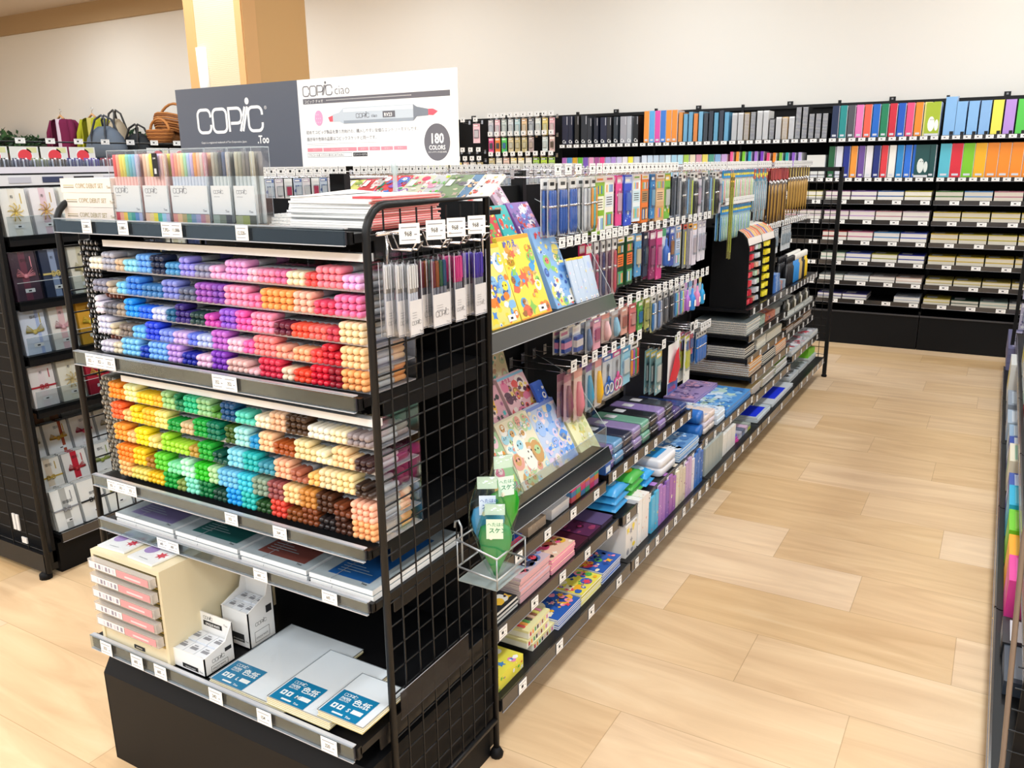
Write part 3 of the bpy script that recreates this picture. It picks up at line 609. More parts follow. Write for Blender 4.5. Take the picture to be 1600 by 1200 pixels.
for i in range(5):
    z = .052 + i * .041; m = MB(T); m.box(.014, cw - .014, .006, .32, z, z + .028, clear('d8c890', .15, .2, .5)); d = m.build('drawer', cr_)
    m = MB(T); m.box(.012, cw - .012, -.018, -.002, z + .009, z + .033, clear('f4f0ec', .3, .12, .7)); m.box(.012, cw - .012, -.018, .006, z + .007, z + .009, clear('e8e4dc', .2, .12, .75))
    F = FF(.012, -.0185, z + .010); m.rect(F, .006, .001, .115, .020, .0004, mat('e4e0e4')); m.rect(F, .118, .001, cw - .032, .020, .0005, mat('f58f96', .4))
    for q in range(6): m.rect(F, .03 + q * .014, .004, .036 + q * .014 + .003 * (q % 2), .016, .0006, mat('8f8a9c' if (q + i) % 3 else 'c8c4d0'))
    m.rect(F, .15, .006, cw - .06, .011, .0008, mat('fcc8cc')); m.build('handle', d)
for i, (x, y, rz) in enumerate(((-1.90, 1.175, .06), (-1.775, 1.168, -.04))):
    m = MB(); m.box(-.05, .05, 0, .13, 0, .005, WHITE); F = FT(0, 0, .0052); m.disc(F, -.025, .055, .02, .02, .0003, mat('a98cc4', .4), 18); m.disc(F, .0, .1, .012, .006, .0003, mat('c8c0dc'), 12)
    m.star(F, .028, .045, .018, .0003, mat('c8283c'), 7, .5); m.text(F, '撥水紙', -.03, .09, .012, .0003, mat('8c7ca8')); m.rect(F, -.02, .012, .015, .014, .0003, GREYINK)
    m.add([(-.051, -.001, .0062), (.051, -.001, .0062), (.051, .131, .0062), (-.051, .131, .0062)], [(0, 1, 2, 3)], BAG)
    o = m.build('postcard_pack', None, (x, y, cz1 + .001), (0, 0, rz)); tag(o, ['left', 'right'][i] + ' white postcard pack, lilac disc and red leaf, on the drawer cabinet', 'postcard pack')
# counter boxes of correction paint
def counter_box(x0, x1, y0, y1, h, back, label, n):
    wd, d = x1 - x0, y1 - y0; r = empty('counter_display', ((x0 + x1) / 2, y0, .397)); tag(r, label, 'display box'); T = Matrix.Translation((-wd / 2, 0, 0)); CB = mat('ecebea', .55)
    m = MB(T); m.box(0, wd, 0, d, 0, .004, CB); m.box(0, wd, 0, .003, 0, h, CB); m.box(0, wd, d - .003, d, 0, back, CB)
    for xx in (0, wd - .003):
        m.add([(xx, 0, 0), (xx, d, 0), (xx, d, back), (xx, d * .72, h + (back - h) * .25), (xx, 0, h), (xx + .003, 0, 0), (xx + .003, d, 0), (xx + .003, d, back), (xx + .003, d * .72, h + (back - h) * .25), (xx + .003, 0, h)], [(0, 1, 2, 3, 4), (9, 8, 7, 6, 5), (4, 3, 8, 9), (3, 2, 7, 8), (0, 4, 9, 5)], CB)
    F = FF(0, 0, 0); m.rect(F, wd * .35, h * .15, wd * .8, h * .38, .0004, INK); m.text(F, 'OPAQUE WHITE', wd * .575, h * .19, .006, .0008, WHITE, 'CENTER', .85); m.text(F, 'Too', wd * .83, h * .18, .007, .0006, INK)
    F = FF(0, d - .003, 0); m.rect(F, wd * .18, back - .036, wd * .72, back - .022, .0004, INK); m.text(F, 'OPAQUE WHITE', wd * .45, back - .033, .0095, .0008, WHITE, 'CENTER', .75, .02); logo(m, F, wd * .2, back - .017, .008, .0005, INK, .1); m.text(F, 'Too', wd * .78, back - .02, .008, .0006, INK)
    F = FR(wd, 0, 0); logo(m, F, d * .25, h * .55, .009, .0005, INK, .1); m.stroke(F, [(d * .2, h * .12), (d * .75, h * .12), (d * .75, h * .4), (d * .2, h * .4)], .001, .0005, INK, True); m.text(F, 'OPAQUE WHITE', d * .23, h * .2, .007, .0006, INK, 'LEFT', .8); m.rect(F, d * .68, h * .75, d * .9, h * .95, .0004, INK)
    m.build('carton', r)
    bx = mat('dfe3ea', .5)
    for j in range(2):
        for i in range(n):
            w1 = (wd - .008) / n; d1 = (d - .01) / 2; m = MB(); m.box(.001, w1 - .001, 0.001, d1 - .001, 0, h - .006 + .004 * j, bx); F = FT(0, 0, h - .006 + .004 * j)
            m.rect(F, w1 * .2, d1 * .35, w1 * .8, d1 * .6, .0005, GREYINK); m.rect(F, w1 * .25, d1 * .67, w1 * .6, d1 * .76, .0005, GREYINK); m.rect(FF(0, 0.001, 0), w1 * .2, h * .45, w1 * .8, h * .65, .0005, GREYINK)
            o = m.build('paint_box', None, (x0 + .004 + w1 * i, y0 + .004 + d1 * j, .4015)); tag(o, 'small white paint carton in the %s' % label.split(',')[0], 'carton', 'paint cartons in the ' + label.split(',')[0])
counter_box(-1.700, -1.572, 1.168, 1.262, .052, .108, 'front white counter display box, between the beige cabinet and the large board', 3)
counter_box(-1.668, -1.568, 1.31, 1.40, .105, .20, 'taller white counter display box, behind the front one', 3)
# art boards with blue labels
for (x0, x1, y0, y1, z, n, s_, sz) in ((-1.553, -1.302, 1.162, 1.44, .397, 3, 'L', 'large'), (-1.352, -1.158, 1.157, 1.372, .4095, 5, 'M', 'medium'), (-1.196, -1.066, 1.162, 1.316, .430, 4, 'S', 'small')):
    for k in range(n):
        th = .004; wd, d = x1 - x0, y1 - y0; topq = k == n - 1; m = MB(); m.box(0, wd, 0, d, 0, th * .9, mat('c9bd8c', .5, 0, .4, 'gilt_board_edge'), mt=mat('f2f2f4', .45))
        r = m.build('art_board', None, (x0 + .0015 * ((k * 5) % 3), y0 + .001 * k, z + k * th)); tag(r, ('topmost %s white art board, blue label marked %s' % (sz, s_)) if topq else '%s white art board with gilt edge, under the topmost one labelled %s' % (sz, s_), 'art board', None if topq else sz + ' art boards below the top one')
        if topq:
            lw, ld = (.105, .085); m = MB(); F = FT(.004, -.0005, th); m.rect(F, 0, 0, lw, ld, .0003, mat('187eaa', .35, 0, .5, 'blue_label'))
            logo(m, F, .014, .068, .0085, .0006, SW, .13); m.text(F, 'PAPER', .014, .055, .0125, .0006, SW, 'LEFT', .8, .02); m.text(F, 'SELECTION', .014, .049, .006, .0006, SW, 'LEFT', .9, .02); m.text(F, '色紙', .05, .05, .024, .0006, SW, 'LEFT', 1, .02)
            for q in (0, 1): m.rect(F, .012 + q * .018, .022, .026 + q * .018, .038, .0005, SW); m.disc(F, .019 + q * .018, .030, .003, .0045, .0008, mat('187eaa', .35), 8)
            m.text(F, s_, .056, .024, .016, .0006, SW, 'LEFT', 1, .03); m.rect(F, .069, .024, .098, .037, .0006, SW); m.rect(F, .03, .007, .06, .012, .0006, SW); m.text(F, 'Too', .068, .006, .009, .0006, SW, 'LEFT', 1, .02); m.build('blue_label', r)
            m = MB(); m.add([(-.001, -.001, th + .0012), (wd + .001, -.001, th + .0012), (wd + .001, d, th + .0012), (-.001, d, th + .0012)], [(0, 1, 2, 3)], clear('f4f8fa', .03, .06, .98)); m.tube([(-.001, -.001, th), (wd + .001, -.001, th), (wd + .001, d, th), (-.001, d, th)], .0014, mat('8c9094', .3), 4, closed=True); m.build('clear_wrapper', r)
# clear strip clipped on the side grid
m = MB(); m.box(0, .001, 0, .28, 0, .07, SMOKE); m.tube([(0, 0, .07), (0, .28, .07)], .001, mat('9a9aa0', .2), 4); m.tube([(0, 0, 0), (0, .28, 0)], .001, mat('9a9aa0', .2), 4)
tag(m.build('clear_label_holder', None, (-1.048, 1.275, .40)), 'empty clear label strip clipped low on the side grid of the marker display', 'label holder')
# side hooks with fineliner sets
hb = empty('hook_bar', (-1.05, 1.28, 1.46)); tag(hb, 'chrome hook bar on the side grid carrying the fineliner sets', 'hook bar')
m = MB(); m.tube([(0.0, 0, .03), (0.0, .40, .03)], .004, CHROME, 6); m.tube([(0, .03, .03), (0, .03, -.05)], .003, CHROME, 6); m.tube([(0, .385, .03), (0, .385, -.05)], .003, CHROME, 6); m.build('bar', hb)
FL = [((642, 662), -0.985, (410, 528), ['b8b8bc', 'a8a8ac', 'c8c8cc', '9898a0'], 'grey', 3, (640, 365)), ((679, 707), -0.992, (405, 514), ['6c3040', '8c5030', '285c48', '24507c'], 'wine, brown, green and blue', 2, (681, 359)),
      ((714, 731), -0.992, (397, 504), ['c83c88', 'd84c94', 'd04490', 'e060a4'], 'pink', 2, (713, 355)), ((745, 763), -0.992, (392, 494), ['4838a8', '5444b8', '4434a0', '5c4cc0'], 'violet', 2, (745, 351))]
for hi, (pxx, xf, pyy, cols, nm, n, lb) in enumerate(FL):
    ya, yb_ = hit(pxx[0], 450, 0, xf).y, hit(pxx[1], 450, 0, xf).y; yc = (ya + yb_) / 2; wd = yb_ - ya; zt_ = hit(pxx[0], pyy[0], 0, xf).z; h = zt_ - hit(pxx[0], pyy[1], 0, xf).z
    m = MB(); y_ = yc - 1.28; zz = zt_ - 1.46 + .022
    for dy in (-.01, .01): m.tube([(0, y_ + dy, .03), (.015, y_ + dy, zz), (.062, y_ + dy, zz)], .0018, CHROME, 6)
    m.tube([(.062, y_ - .01, zz), (.075, y_ - .01, zz + .016), (.075, y_ + .01, zz + .016), (.062, y_ + .01, zz)], .0018, CHROME, 6); m.tube([(0, y_, .03), (.02, y_, zz + .03), (.08, y_, zz + .03)], .0018, CHROME, 6)
    lp = hit(lb[0], lb[1], 0, -.965); hk = m.build('hook', hb); inst('price_label', price_mesh(.042, .038, '968', 1), (lp.x + 1.05, lp.y - 1.28, lp.z - 1.46 - .019), (0, 0, PI / 2 - .5), hk)
    for k in range(n):
        xk = xf - (n - 1 - k) * .02
        r = empty('fineliner_set', (xk - .008, yc - .012 * (n - 1 - k), zt_), PI / 2); tag(r, ('clear sleeve of %s fineliners, front one on its side hook' % nm) if k == n - 1 else 'sleeve of %s fineliners hanging behind the front one' % nm, 'pen set', None if k == n - 1 else nm + ' fineliner sleeves behind')
        for i in range(4):
            px_ = -wd / 2 + .006 + (wd - .012) * (i + .5) / 4; m = MB(); pr = min(.0052, (wd - .012) / 8.4); m.lathe([(pr * .6, -h + .006), (pr, -h + .012), (pr, -h * .42)], mat('a8a8b0' if nm == 'grey' else '58565e', .4), (px_, .004, 0), 8)
            m.lathe([(pr * 1.05, -h * .42), (pr * 1.05, -.012), (pr * .8, -.006)], mat(cols[i], .35), (px_, .004, 0), 8); m.box(px_ - .0008, px_ + .0008, -.0015, .001, -h * .36, -.008, mat('f0f0f2', .3) if nm == 'grey' else mat(cols[i], .35)); m.build('pen', r)
        m = MB(); m.box(-wd / 2 + .001, wd / 2 - .001, -.0025, -.0015, -h + .002, -h * .52, mat('e6e4e6', .5)); F = FF(-wd / 2, -.0025, -h); logo(m, F, wd * .15, h * .15, wd * .17, .0005, mat('55555a'), .09)
        for q in range(3): m.rect(F, wd * .2, h * (.24 + .035 * q), wd * .55, h * (.245 + .035 * q), .0004, GREYINK)
        m.text(F, 'Too', wd * .72, h * .03, .007, .0005, INK); m.build('card', r)
        m = MB(); m.box(-wd / 2, wd / 2, -.003, .011, -h, 0, CLEAR); e = clear('e4e4ea', .4, .1, .5)
        for xx in (-wd / 2, wd / 2):
            for yy in (-.003, .011): m.tube([(xx, yy, -h), (xx, yy, 0)], .0009, e, 4)
        m.tube([(-wd / 2, -.003, -h), (wd / 2, -.003, -h)], .0009, e, 4); m.box(-.012, .012, .004, .005, 0, .022, CLEAR); m.build('clear_sleeve', r)
# wire basket with pouches
BX, BY, BZ = -1.035, 1.50, .655
SG = mat('aeb2b6', .3, .5, .5, 'silver_wire'); bs = empty('wire_basket', (BX, BY, BZ)); tag(bs, 'small silver wire basket hooked on the side grid, holding the craft pouches', 'basket')
m = MB(); q = .135; d = .11
m.tube([(0, 0, .10), (d, .0, .075), (d, q, .075), (0, q, .10)], .003, SG, 6, closed=True); m.tube([(0, 0, .03), (d, 0, .02), (d, q, .02), (0, q, .03)], .003, SG, 6, closed=True)
for a, b_ in ((0, 0), (d, 0), (d, q), (0, q)): m.tube([(a, b_, .10 if a == 0 else .075), (a, b_, -.005)], .002, SG, 5)
for b_ in (.02, q - .02): m.tube([(0, b_, .03), (0, b_, .125), (-.008, b_, .14), (-.018, b_, .135), (-.02, b_, .12)], .003, SG, 6)
m.build('wire_frame', bs); m = MB(); m.box(0, d, 0, q, -.008, -.004, clear('e0e8e8', .2, .15, .75)); m.build('clear_floor', bs)
def pouch(x, y, z, c1, c2, rz, h, lean, label, fig):
    r = empty('craft_pouch', (x, y, z), rz, lean); tag(r, label, 'pouch'); pr = [(.003, 0), (.016, .035), (.031, .09), (.036, .13), (.034, .17), (.028, .20), (.022, .225), (.018, .25)]
    pr = [(a * 1.3, b_ * h / .25) for a, b_ in pr]; m = MB(); m.lathe(pr, clear('f0faf4', .05, .1, .95), (0, 0, 0), 16, 'z', .36); m.box(-.024, .024, -.0008, .0008, h * .86, h, mat('dfe9e2', .5)); m.build('clear_pouch', r)
    m = MB(); m.lathe([(.003, .01), (.016, .04), (.036, .08), (.041, .11), (.034, .135), (.012, .145)], mat(c1, .25), (0, 0, 0), 14, 'z', .33); m.build('contents', r)
    m = MB(); F = FF(-.024, -.0172, h * .60); m.rect(F, .004, -.004, .044, .045, 0, mat(c2, .5)); m.text(F, 'へたはの', .006, .028, .011, .0005, mat(fig, .5)); m.text(F, 'スケン', .01, .012, .014, .0005, mat(fig, .5), 'LEFT', 1, .02); m.disc(F, .015, 0, .005, .006, .0006, mat('f0e0d0'), 10); m.build('printed_label', r)
pouch(BX + .085, BY + .035, BZ + .001, '1f8a4c', 'cfe4cc', .5, .19, -.06, 'green craft pouch at the front of the wire basket, leaning left', '2c7c54')
pouch(BX + .05, BY + .06, BZ + .03, '3c9ce0', 'cfe0f4', .55, .215, -.05, 'blue glitter craft pouch in the middle of the wire basket', '3c5cac')
pouch(BX + .07, BY + .105, BZ + .06, '28a02c', 'cfe8dc', .9, .23, -.02, 'bright green craft pouch highest in the wire basket', '3c8c6c')
# ================================================================ product kinds
def palette_art(mb, F, w, h, cols, n, seed, off=.0004, bg=None, title=None, tcol='e83c4c', shapes='dsb'):
    """a printed cover: ground, soft clouds, rounds, stars, a title band"""
    r = random.Random(seed)
    if bg: mb.rect(F, 0, 0, w, h, off, mat(bg, .35))
    if w > .1: n = int(n * 2.6)
    for i in range(n):
        x, y = r.uniform(.02, .98) * w, r.uniform(.02, .84 if title else .98) * h; s = r.uniform(.03, .13) * min(w, h) * (1.5 if i < n * .25 else .9); c = mat(r.choice(cols), .35); o = off + .00012 * (1 + i % 9)
        x = min(max(x, s * 1.15), w - s * 1.15); y = min(max(y, s * 1.3), h - s * 1.3)
        k = r.choice(shapes)
        if k == 'd': mb.disc(F, x, y, s, s * r.uniform(.8, 1.25), o, c, 12); mb.disc(F, x + s * .1, y + s * .15, s * .55, s * .5, o + .0001, mat(r.choice(cols), .35), 10)
        elif k == 's': mb.star(F, x, y, s, o, c, r.choice((4, 5, 6)), .5, r.uniform(0, 1))
        else: mb.disc(F, x, y, s * 1.1, s * .8, o, c, 9, .22, r)
        if w > .12 and k == 'd': mb.disc(F, x - s * .3, y + s * .2, s * .1, s * .13, o + .0003, INK, 6); mb.disc(F, x + s * .25, y + s * .2, s * .1, s * .13, o + .0003, INK, 6)
    if title:
        tw = w * .8; mb.text(F, title, w * .12, h * .87, min(h * .1, w * .22), off + .0014, mat(tcol, .35), 'LEFT', 1, .03)
FUN = ['f8d838', 'f8a83c', 'f06464', '5cb8e8', '7ccc6c', 'f8f0d8', 'f090b8', '3c7cc8', 'c88c4c', 'ffffff']
PASTEL = ['f4e4c4', 'f0d0b8', 'c8e4f0', 'f8d8dc', 'd8ecc8', 'fdf6ea', 'e8c89c', '8cc8e4', 'f4b8a8']
BLUEISH = ['b8d4f4', '8cb8f0', 'd8c8f0', 'f0dce8', 'f4ecc8', '98c8f0', 'c8dcf8', 'a4a8e4']
PRO = {}
def pack(kind, w, h, cols, seed=0, t=.008):
    key = (kind, w, h, tuple(cols), seed)
    if key in PRO: return PRO[key]
    r = random.Random(seed * 7 + len(PRO)); C = [mat(c, .35) for c in cols]; m = MB(); x0, x1 = -w / 2, w / 2; F = FF(x0, 0, -h); m2 = MB(); nm = 'backing_card'; part = 'product'
    m.box(-.010, .010, .002, .003, -.002, .016, CLEAR)
    if kind == 'pen':            # clear sleeve with one to three pens
        m.box(x0, x1, t * .5, t * .5 + .001, -h, 0, mat(cols[-1], .4)); m.box(x0, x1, -.0005, t * .5, -h * .18, 0, WHITE); m.rect(F, w * .2, h * .88, w * .8, h * .94, .0008, INK)
        n = max(1, int(w / .016))
        for i in range(n):
            xx = x0 + w * (i + .5) / n; rr = min(.0065, w / n * .36); m2.lathe([(rr * .4, -h * .97), (rr, -h * .88), (rr, -h * .55), (rr * .85, -h * .53), (rr * .9, -h * .25), (rr * .6, -h * .2)], C[i % (len(C) - 1)], (xx, -.003, 0), 7)
            m2.lathe([(rr * 1.05, -h * .5), (rr * 1.05, -h * .46)], CHROME, (xx, -.003, 0), 7)
        m2.box(x0, x1, -.0095, t * .5, -h, -h * .02, CLEAR); part = 'pens'
    elif kind == 'carton':       # tall printed carton of pencils
        m.box(x0, x1, 0, .014, -h, 0, C[0]); m.rect(F, w * .1, h * .06, w * .9, h * .32, .0004, C[1]); m.rect(F, w * .06, h * .42, w * .94, h * .66, .0004, C[2 % len(C)])
        for i in range(4): m.rect(F, w * .15, h * (.46 + .045 * i), w * .8, h * (.475 + .045 * i), .0006, INK)
        for i in range(5): m2.rect(F, w * (.12 + .16 * i), h * .08, w * (.22 + .16 * i), h * .28, .0008, mat(r.choice(FUN), .4)); m2.rect(F, w * (.12 + .16 * i), h * .7, w * (.22 + .16 * i), h * .84, .0008, mat(r.choice(FUN), .4))
        m2.rect(F, 0, h * .9, w, h, .0008, mat('f4e8e4')); m2.rect(F, w * .15, h * .93, w * .8, h * .965, .0012, mat(cols[-1], .4)); part = 'printed_panel'
    elif kind == 'card':
        m.box(x0, x1, 0, .004, -h, 0, C[0]); palette_art(m, F, w, h * .8, cols[1:] or FUN, 7, seed, .0004)
        m2.rect(F, w * .05, h * .84, w * .95, h * .97, .0008, C[-1]); m2.rect(F, w * .1, h * .87, w * .7, h * .93, .0012, WHITE); m2.box(x0 + w * .15, x1 - w * .15, -.008, 0, -h * .75, -h * .3, clear('f0f4f6', .1, .1, .9)); m2.box(x0 + w * .22, x1 - w * .22, -.006, -.001, -h * .7, -h * .35, C[1 % len(C)]); part = 'blister'
    elif kind == 'ruler':
        m.box(x0, x1, 0, .002, -h, 0, clear(cols[0], .12, .1, .75)); m.rect(F, 0, h * .9, w, h, .001, C[1]); m.rect(F, w * .2, h * .92, w * .8, h * .96, .0016, INK)
        for i in range(28): m2.rect(F, 0, h * (.04 + .03 * i), w * (.3 if i % 5 else .5), h * (.044 + .03 * i), .0006, INK)
        m2.rect(F, w * .55, h * .08, w * .85, h * .84, .0005, C[-1]); part = 'scale'
    elif kind == 'scissors':
        m.box(x0, x1, .004, .005, -h, 0, mat('dfe6ee', .4)); m.rect(F, 0, h * .86, w, h, -.0035, C[0]); m.rect(F, w * .15, h * .89, w * .8, h * .95, -.003, WHITE)
        for s in (-1, 1):
            m2.add([(s * w * .02, -.001, -h * .2), (s * w * .12, -.001, -h * .24), (-s * w * .02, -.001, -h * .62), (-s * w * .10, -.001, -h * .6)], [(0, 1, 2, 3), (3, 2, 1, 0)], CHROME)
            m2.tube([(s * w * .05 + s * w * .26 * math.sin(2 * PI * k / 12) + s * w * .16, -.004, -h * .77 + h * .14 * math.cos(2 * PI * k / 12)) for k in range(12)], .0036, C[0], 6, closed=True)
            m2.tube([(s * w * .05 + s * w * .19 * math.sin(2 * PI * k / 12) + s * w * .16, -.0055, -h * .77 + h * .105 * math.cos(2 * PI * k / 12)) for k in range(12)], .0022, WHITE, 6, closed=True)
            m2.tube([(-s * w * .02, -.003, -h * .5), (s * w * .1, -.004, -h * .62)], .005, C[0], 6)
        m.box(x0, x1, -.012, .004, -h, -.002, CLEAR); part = 'scissors'
    elif kind == 'cutter':
        m.box(x0, x1, .004, .005, -h, 0, mat(cols[-1], .4)); m.rect(F, 0, h * .84, w, h, -.0035, C[1 % len(C)])
        m2.tube([(0, -.002, -h * .25), (0, -.003, -h * .45), (w * .06, -.004, -h * .7), (w * .02, -.002, -h * .93)], [w * .1, w * .2, w * .26, w * .14], C[0], 8); m.box(x0, x1, -.014, .004, -h, -.002, CLEAR); part = 'handle'
    elif kind == 'eraser':
        m.box(x0, x1, .004, .005, -h, 0, mat(cols[-1], .4)); m.rect(F, 0, h * .7, w, h, -.0035, WHITE); m.rect(F, w * .1, h * .78, w * .8, h * .9, -.003, C[1 % len(C)])
        m2.box(x0 + w * .12, x1 - w * .12, -.010, .003, -h * .92, -h * .38, C[0]); m2.box(x0 + w * .1, x1 - w * .1, -.011, .003, -h * .75, -h * .5, C[1 % len(C)]); m.box(x0, x1, -.013, .004, -h, -h * .3, CLEAR); part = 'erasers'
    elif kind == 'bottle':
        m.box(x0, x1, .012, .013, -h, 0, mat(cols[-1], .4)); m.rect((Vector((x0, .012, -h)), X_, Z_, -Y_), 0, h * .8, w, h, .0006, C[1 % len(C)])
        m2.lathe([(w * .3, -h * .96), (w * .36, -h * .9), (w * .36, -h * .55), (w * .2, -h * .45), (w * .13, -h * .43), (w * .13, -h * .3), (w * .05, -h * .24)], C[0], (0, 0, 0), 10, 'z', .8); m2.box(-w * .25, w * .25, -w * .3, -w * .285, -h * .82, -h * .62, WHITE); part = 'bottle'
    elif kind == 'brush':
        for i in range(max(1, int(w / .014))):
            xx = x0 + .008 + i * .013; m.lathe([(.0025, -h), (.0042, -h * .8), (.0048, -h * .45), (.004, -h * .3)], mat(['a8803c', '4c3420', 'b89048'][(i + seed) % 3], .3), (xx, .004, 0), 7); m2.lathe([(.0048, -h * .3), (.0045, -h * .2)], CHROME, (xx, .004, 0), 7); m2.lathe([(.0044, -h * .2), (.0052, -h * .14), (.001, -h * .07)], mat('6a3c20', .8), (xx, .004, 0), 7)
        m.box(x0, x1, .009, .010, -h * .24, 0, C[0]); m.box(x0, x1, -.003, -.002, -h * .2, -h * .01, C[0]); part = 'bristles'
    elif kind == 'bunch':        # slim clear pack, coloured header
        m.box(x0, x1, 0, .003, -h * .98, -h * .2, mat(cols[1], .4)); m.box(x0, x1, -.004, .004, -h * .22, 0, C[0]); m.rect(F, w * .1, h * .85, w * .9, h * .92, .005, mat('f0e44c', .4))
        for i in range(3): m2.lathe([(.0012, -h), (.003, -h * .9), (.003, -h * .3)], mat(cols[(i + 2) % len(cols)], .35), (x0 + w * (i + .5) / 3, -.002, 0), 6)
        m.box(x0, x1, -.006, 0, -h, -h * .22, CLEAR); part = 'brushes'
    PRO[key] = Proto({'pen': 'pen_pack', 'carton': 'pencil_carton', 'card': 'hanging_pack', 'ruler': 'ruler', 'scissors': 'scissors_pack', 'cutter': 'craft_knife_pack', 'eraser': 'eraser_pack', 'bottle': 'bottle_pack', 'brush': 'brush_pack', 'bunch': 'brush_pack'}[kind], m.mesh(kind + '_pack'), [(part, m2.mesh(part))])
    return PRO[key]
HK = {}
def hook_mesh(L):
    L = round(L, 3)
    if L not in HK:
        m = MB(); m.tube([(0, 0, -.012), (0, -L + .01, -.012), (0, -L, -.002)], .0018, CHROME, 5); m.tube([(0, 0, .012), (0, -L - .006, .012)], .0015, CHROME, 5); m.box(-.012, .012, -.002, .001, -.02, .02, CHROME); HK[L] = m.mesh('hook')
    return HK[L]
def peg_run(u, x0, n, pitch, z, yf, kinds, desc, where, depth=1, back=1.50, lw=.044, lh=.034, tagdz=-.004, fan=False, seed=1):
    """n hooks from x0; kinds: list of (kind,w,h,cols,seed) used in order; u Unit that owns the hooks"""
    rr = random.Random(seed)
    for i in range(n):
        x = x0 + pitch * i; hk = u.at('hook', hook_mesh(back - yf), x, back, z)
        c = bpy.data.objects.new('price_label', price_mesh(lw, lh)); COL.objects.link(c); c.parent = hk; c.location = (0, -(back - yf) - .008, tagdz)
        k = kinds[i % len(kinds)]
        if k is None: continue
        P = pack(*k[:5]); dn = desc[i % len(desc)] if isinstance(desc, list) else desc
        for d in range(depth if i else max(depth, 2)):
            P.put(u.fr, x + rr.uniform(-.002, .002), yf + .014 + d * .024, z - .0155, '%s %s%s' % (dn, where, ', behind front one' if d else ''), 'pack' if 'brush' not in dn else 'brush pack', '%s %s%s' % (dn, where, ' behind' if d else ''), rz=rr.uniform(-.06, .06))
# ================================================================ the long aisle gondola
BE = [1.72, 2.67, 3.65, 4.62, 5.60, 6.55]
LXF, LYB = 1.06, 1.52
NTH = ['nearest', 'second', 'third', 'fourth', 'farthest']
SPOT = ['holding picture books beside the marker display', 'holding pencil cases and scissors packs', 'holding plastic cases and red glove pack', 'with the black dispenser and spiral notebooks', 'at the far end, with brushes and a grid end']
def gondola_bay(i, fr, x0, x1, yf, yb, top, label, steps, kick=.10, seed=0):
    u = Unit('gondola_shelf', fr, (x0 + x1) / 2, yf + .2, label, 'shelf unit', None)
    m = u.mb(); m.box(x0 + .002, x1 - .002, yf + .10, yb, 0, kick, BLACKM); u.part('base', m)
    m = u.mb(); m.box(x0 + .001, x1 - .001, yb - .004, yb + .02, 0, top - .055, BLACKM)
    u.part('back_panel', m)
    m = u.mb(); m.box(x0 - .012, x0 + .012, yb - .02, yb + .03, 0, top, BLACK); u.part('upright', m)
    m = u.mb(); m.tube([(x0 + .01, yb - .014, 1.588), (x1 - .01, yb - .014, 1.588)], .005, CHROME, 6); u.part('top_rail', m)
    for (z, y, prices, lip) in steps:
        n = prices; xs = [x0 + (x1 - x0) * (k + .5) / n for k in range(n)]
        u.shelf(x0 + .004, x1 - .004, y, yb - .004, z, lip, .02, xs, pw=.044 if i == 0 else .032)
    return u
BAY = []
ST = [[(.160, 1.06, 4, .045), (.332, 1.11, 5, .042), (.470, 1.165, 5, .042)], [(.160, 1.06, 9, .045), (.334, 1.10, 9, .042), (.492, 1.16, 9, .042)],
      [(.160, 1.06, 6, .045), (.334, 1.11, 7, .042)], [(.160, 1.06, 3, .045), (.300, 1.12, 5, .042), (.425, 1.135, 5, .042), (.527, 1.165, 5, .042), (.660, 1.165, 5, .042), (.812, 1.165, 6, .042)],
      [(.160, 1.06, 5, .045), (.345, 1.115, 5, .042), (.485, 1.165, 6, .042), (.590, 1.165, 6, .042), (.805, 1.165, 9, .042)]]
for i in range(5):
    BAY.append(gondola_bay(i, G, BE[i], BE[i + 1], 1.06, LYB, 1.60, '%s aisle gondola bay, %s' % (NTH[i], SPOT[i]), ST[i]))
# far end grid frame
u = Unit('grid_divider', G, 6.57, 1.29, 'black wire-grid frame closing the far end of the aisle gondola', 'end frame')
def grid_frame_x(u, x, ya, yb, zt, zb=.12):
    m = u.mb()
    for yy in (ya, yb): m.box(x - .012, x + .012, yy - .014, yy + .014, .02, zt, BLACK)
    m.box(x - .012, x + .012, ya, yb, zt - .03, zt, BLACK)
    for yy in (ya, yb): m.lathe([(.02, 0), (.02, .015), (.01, .025)], BLACKM, (x, yy, 0), 8)
    f = u.part('frame', m); m = u.mb(); n = int((yb - ya) / .055)
    for k in range(1, n): m.tube([(x, ya + (yb - ya) * k / n, zb), (x, ya + (yb - ya) * k / n, zt - .02)], .0024, WIRE, 4, caps=False)
    n = int((zt - zb) / .055)
    for k in range(n): m.tube([(x, ya, zb + (zt - zb) * k / n), (x, yb, zb + (zt - zb) * k / n)], .0024, WIRE, 4, caps=False)
    u.part('wire_grid', m, f)
grid_frame_x(u, 6.58, 1.055, 1.50, 1.57)
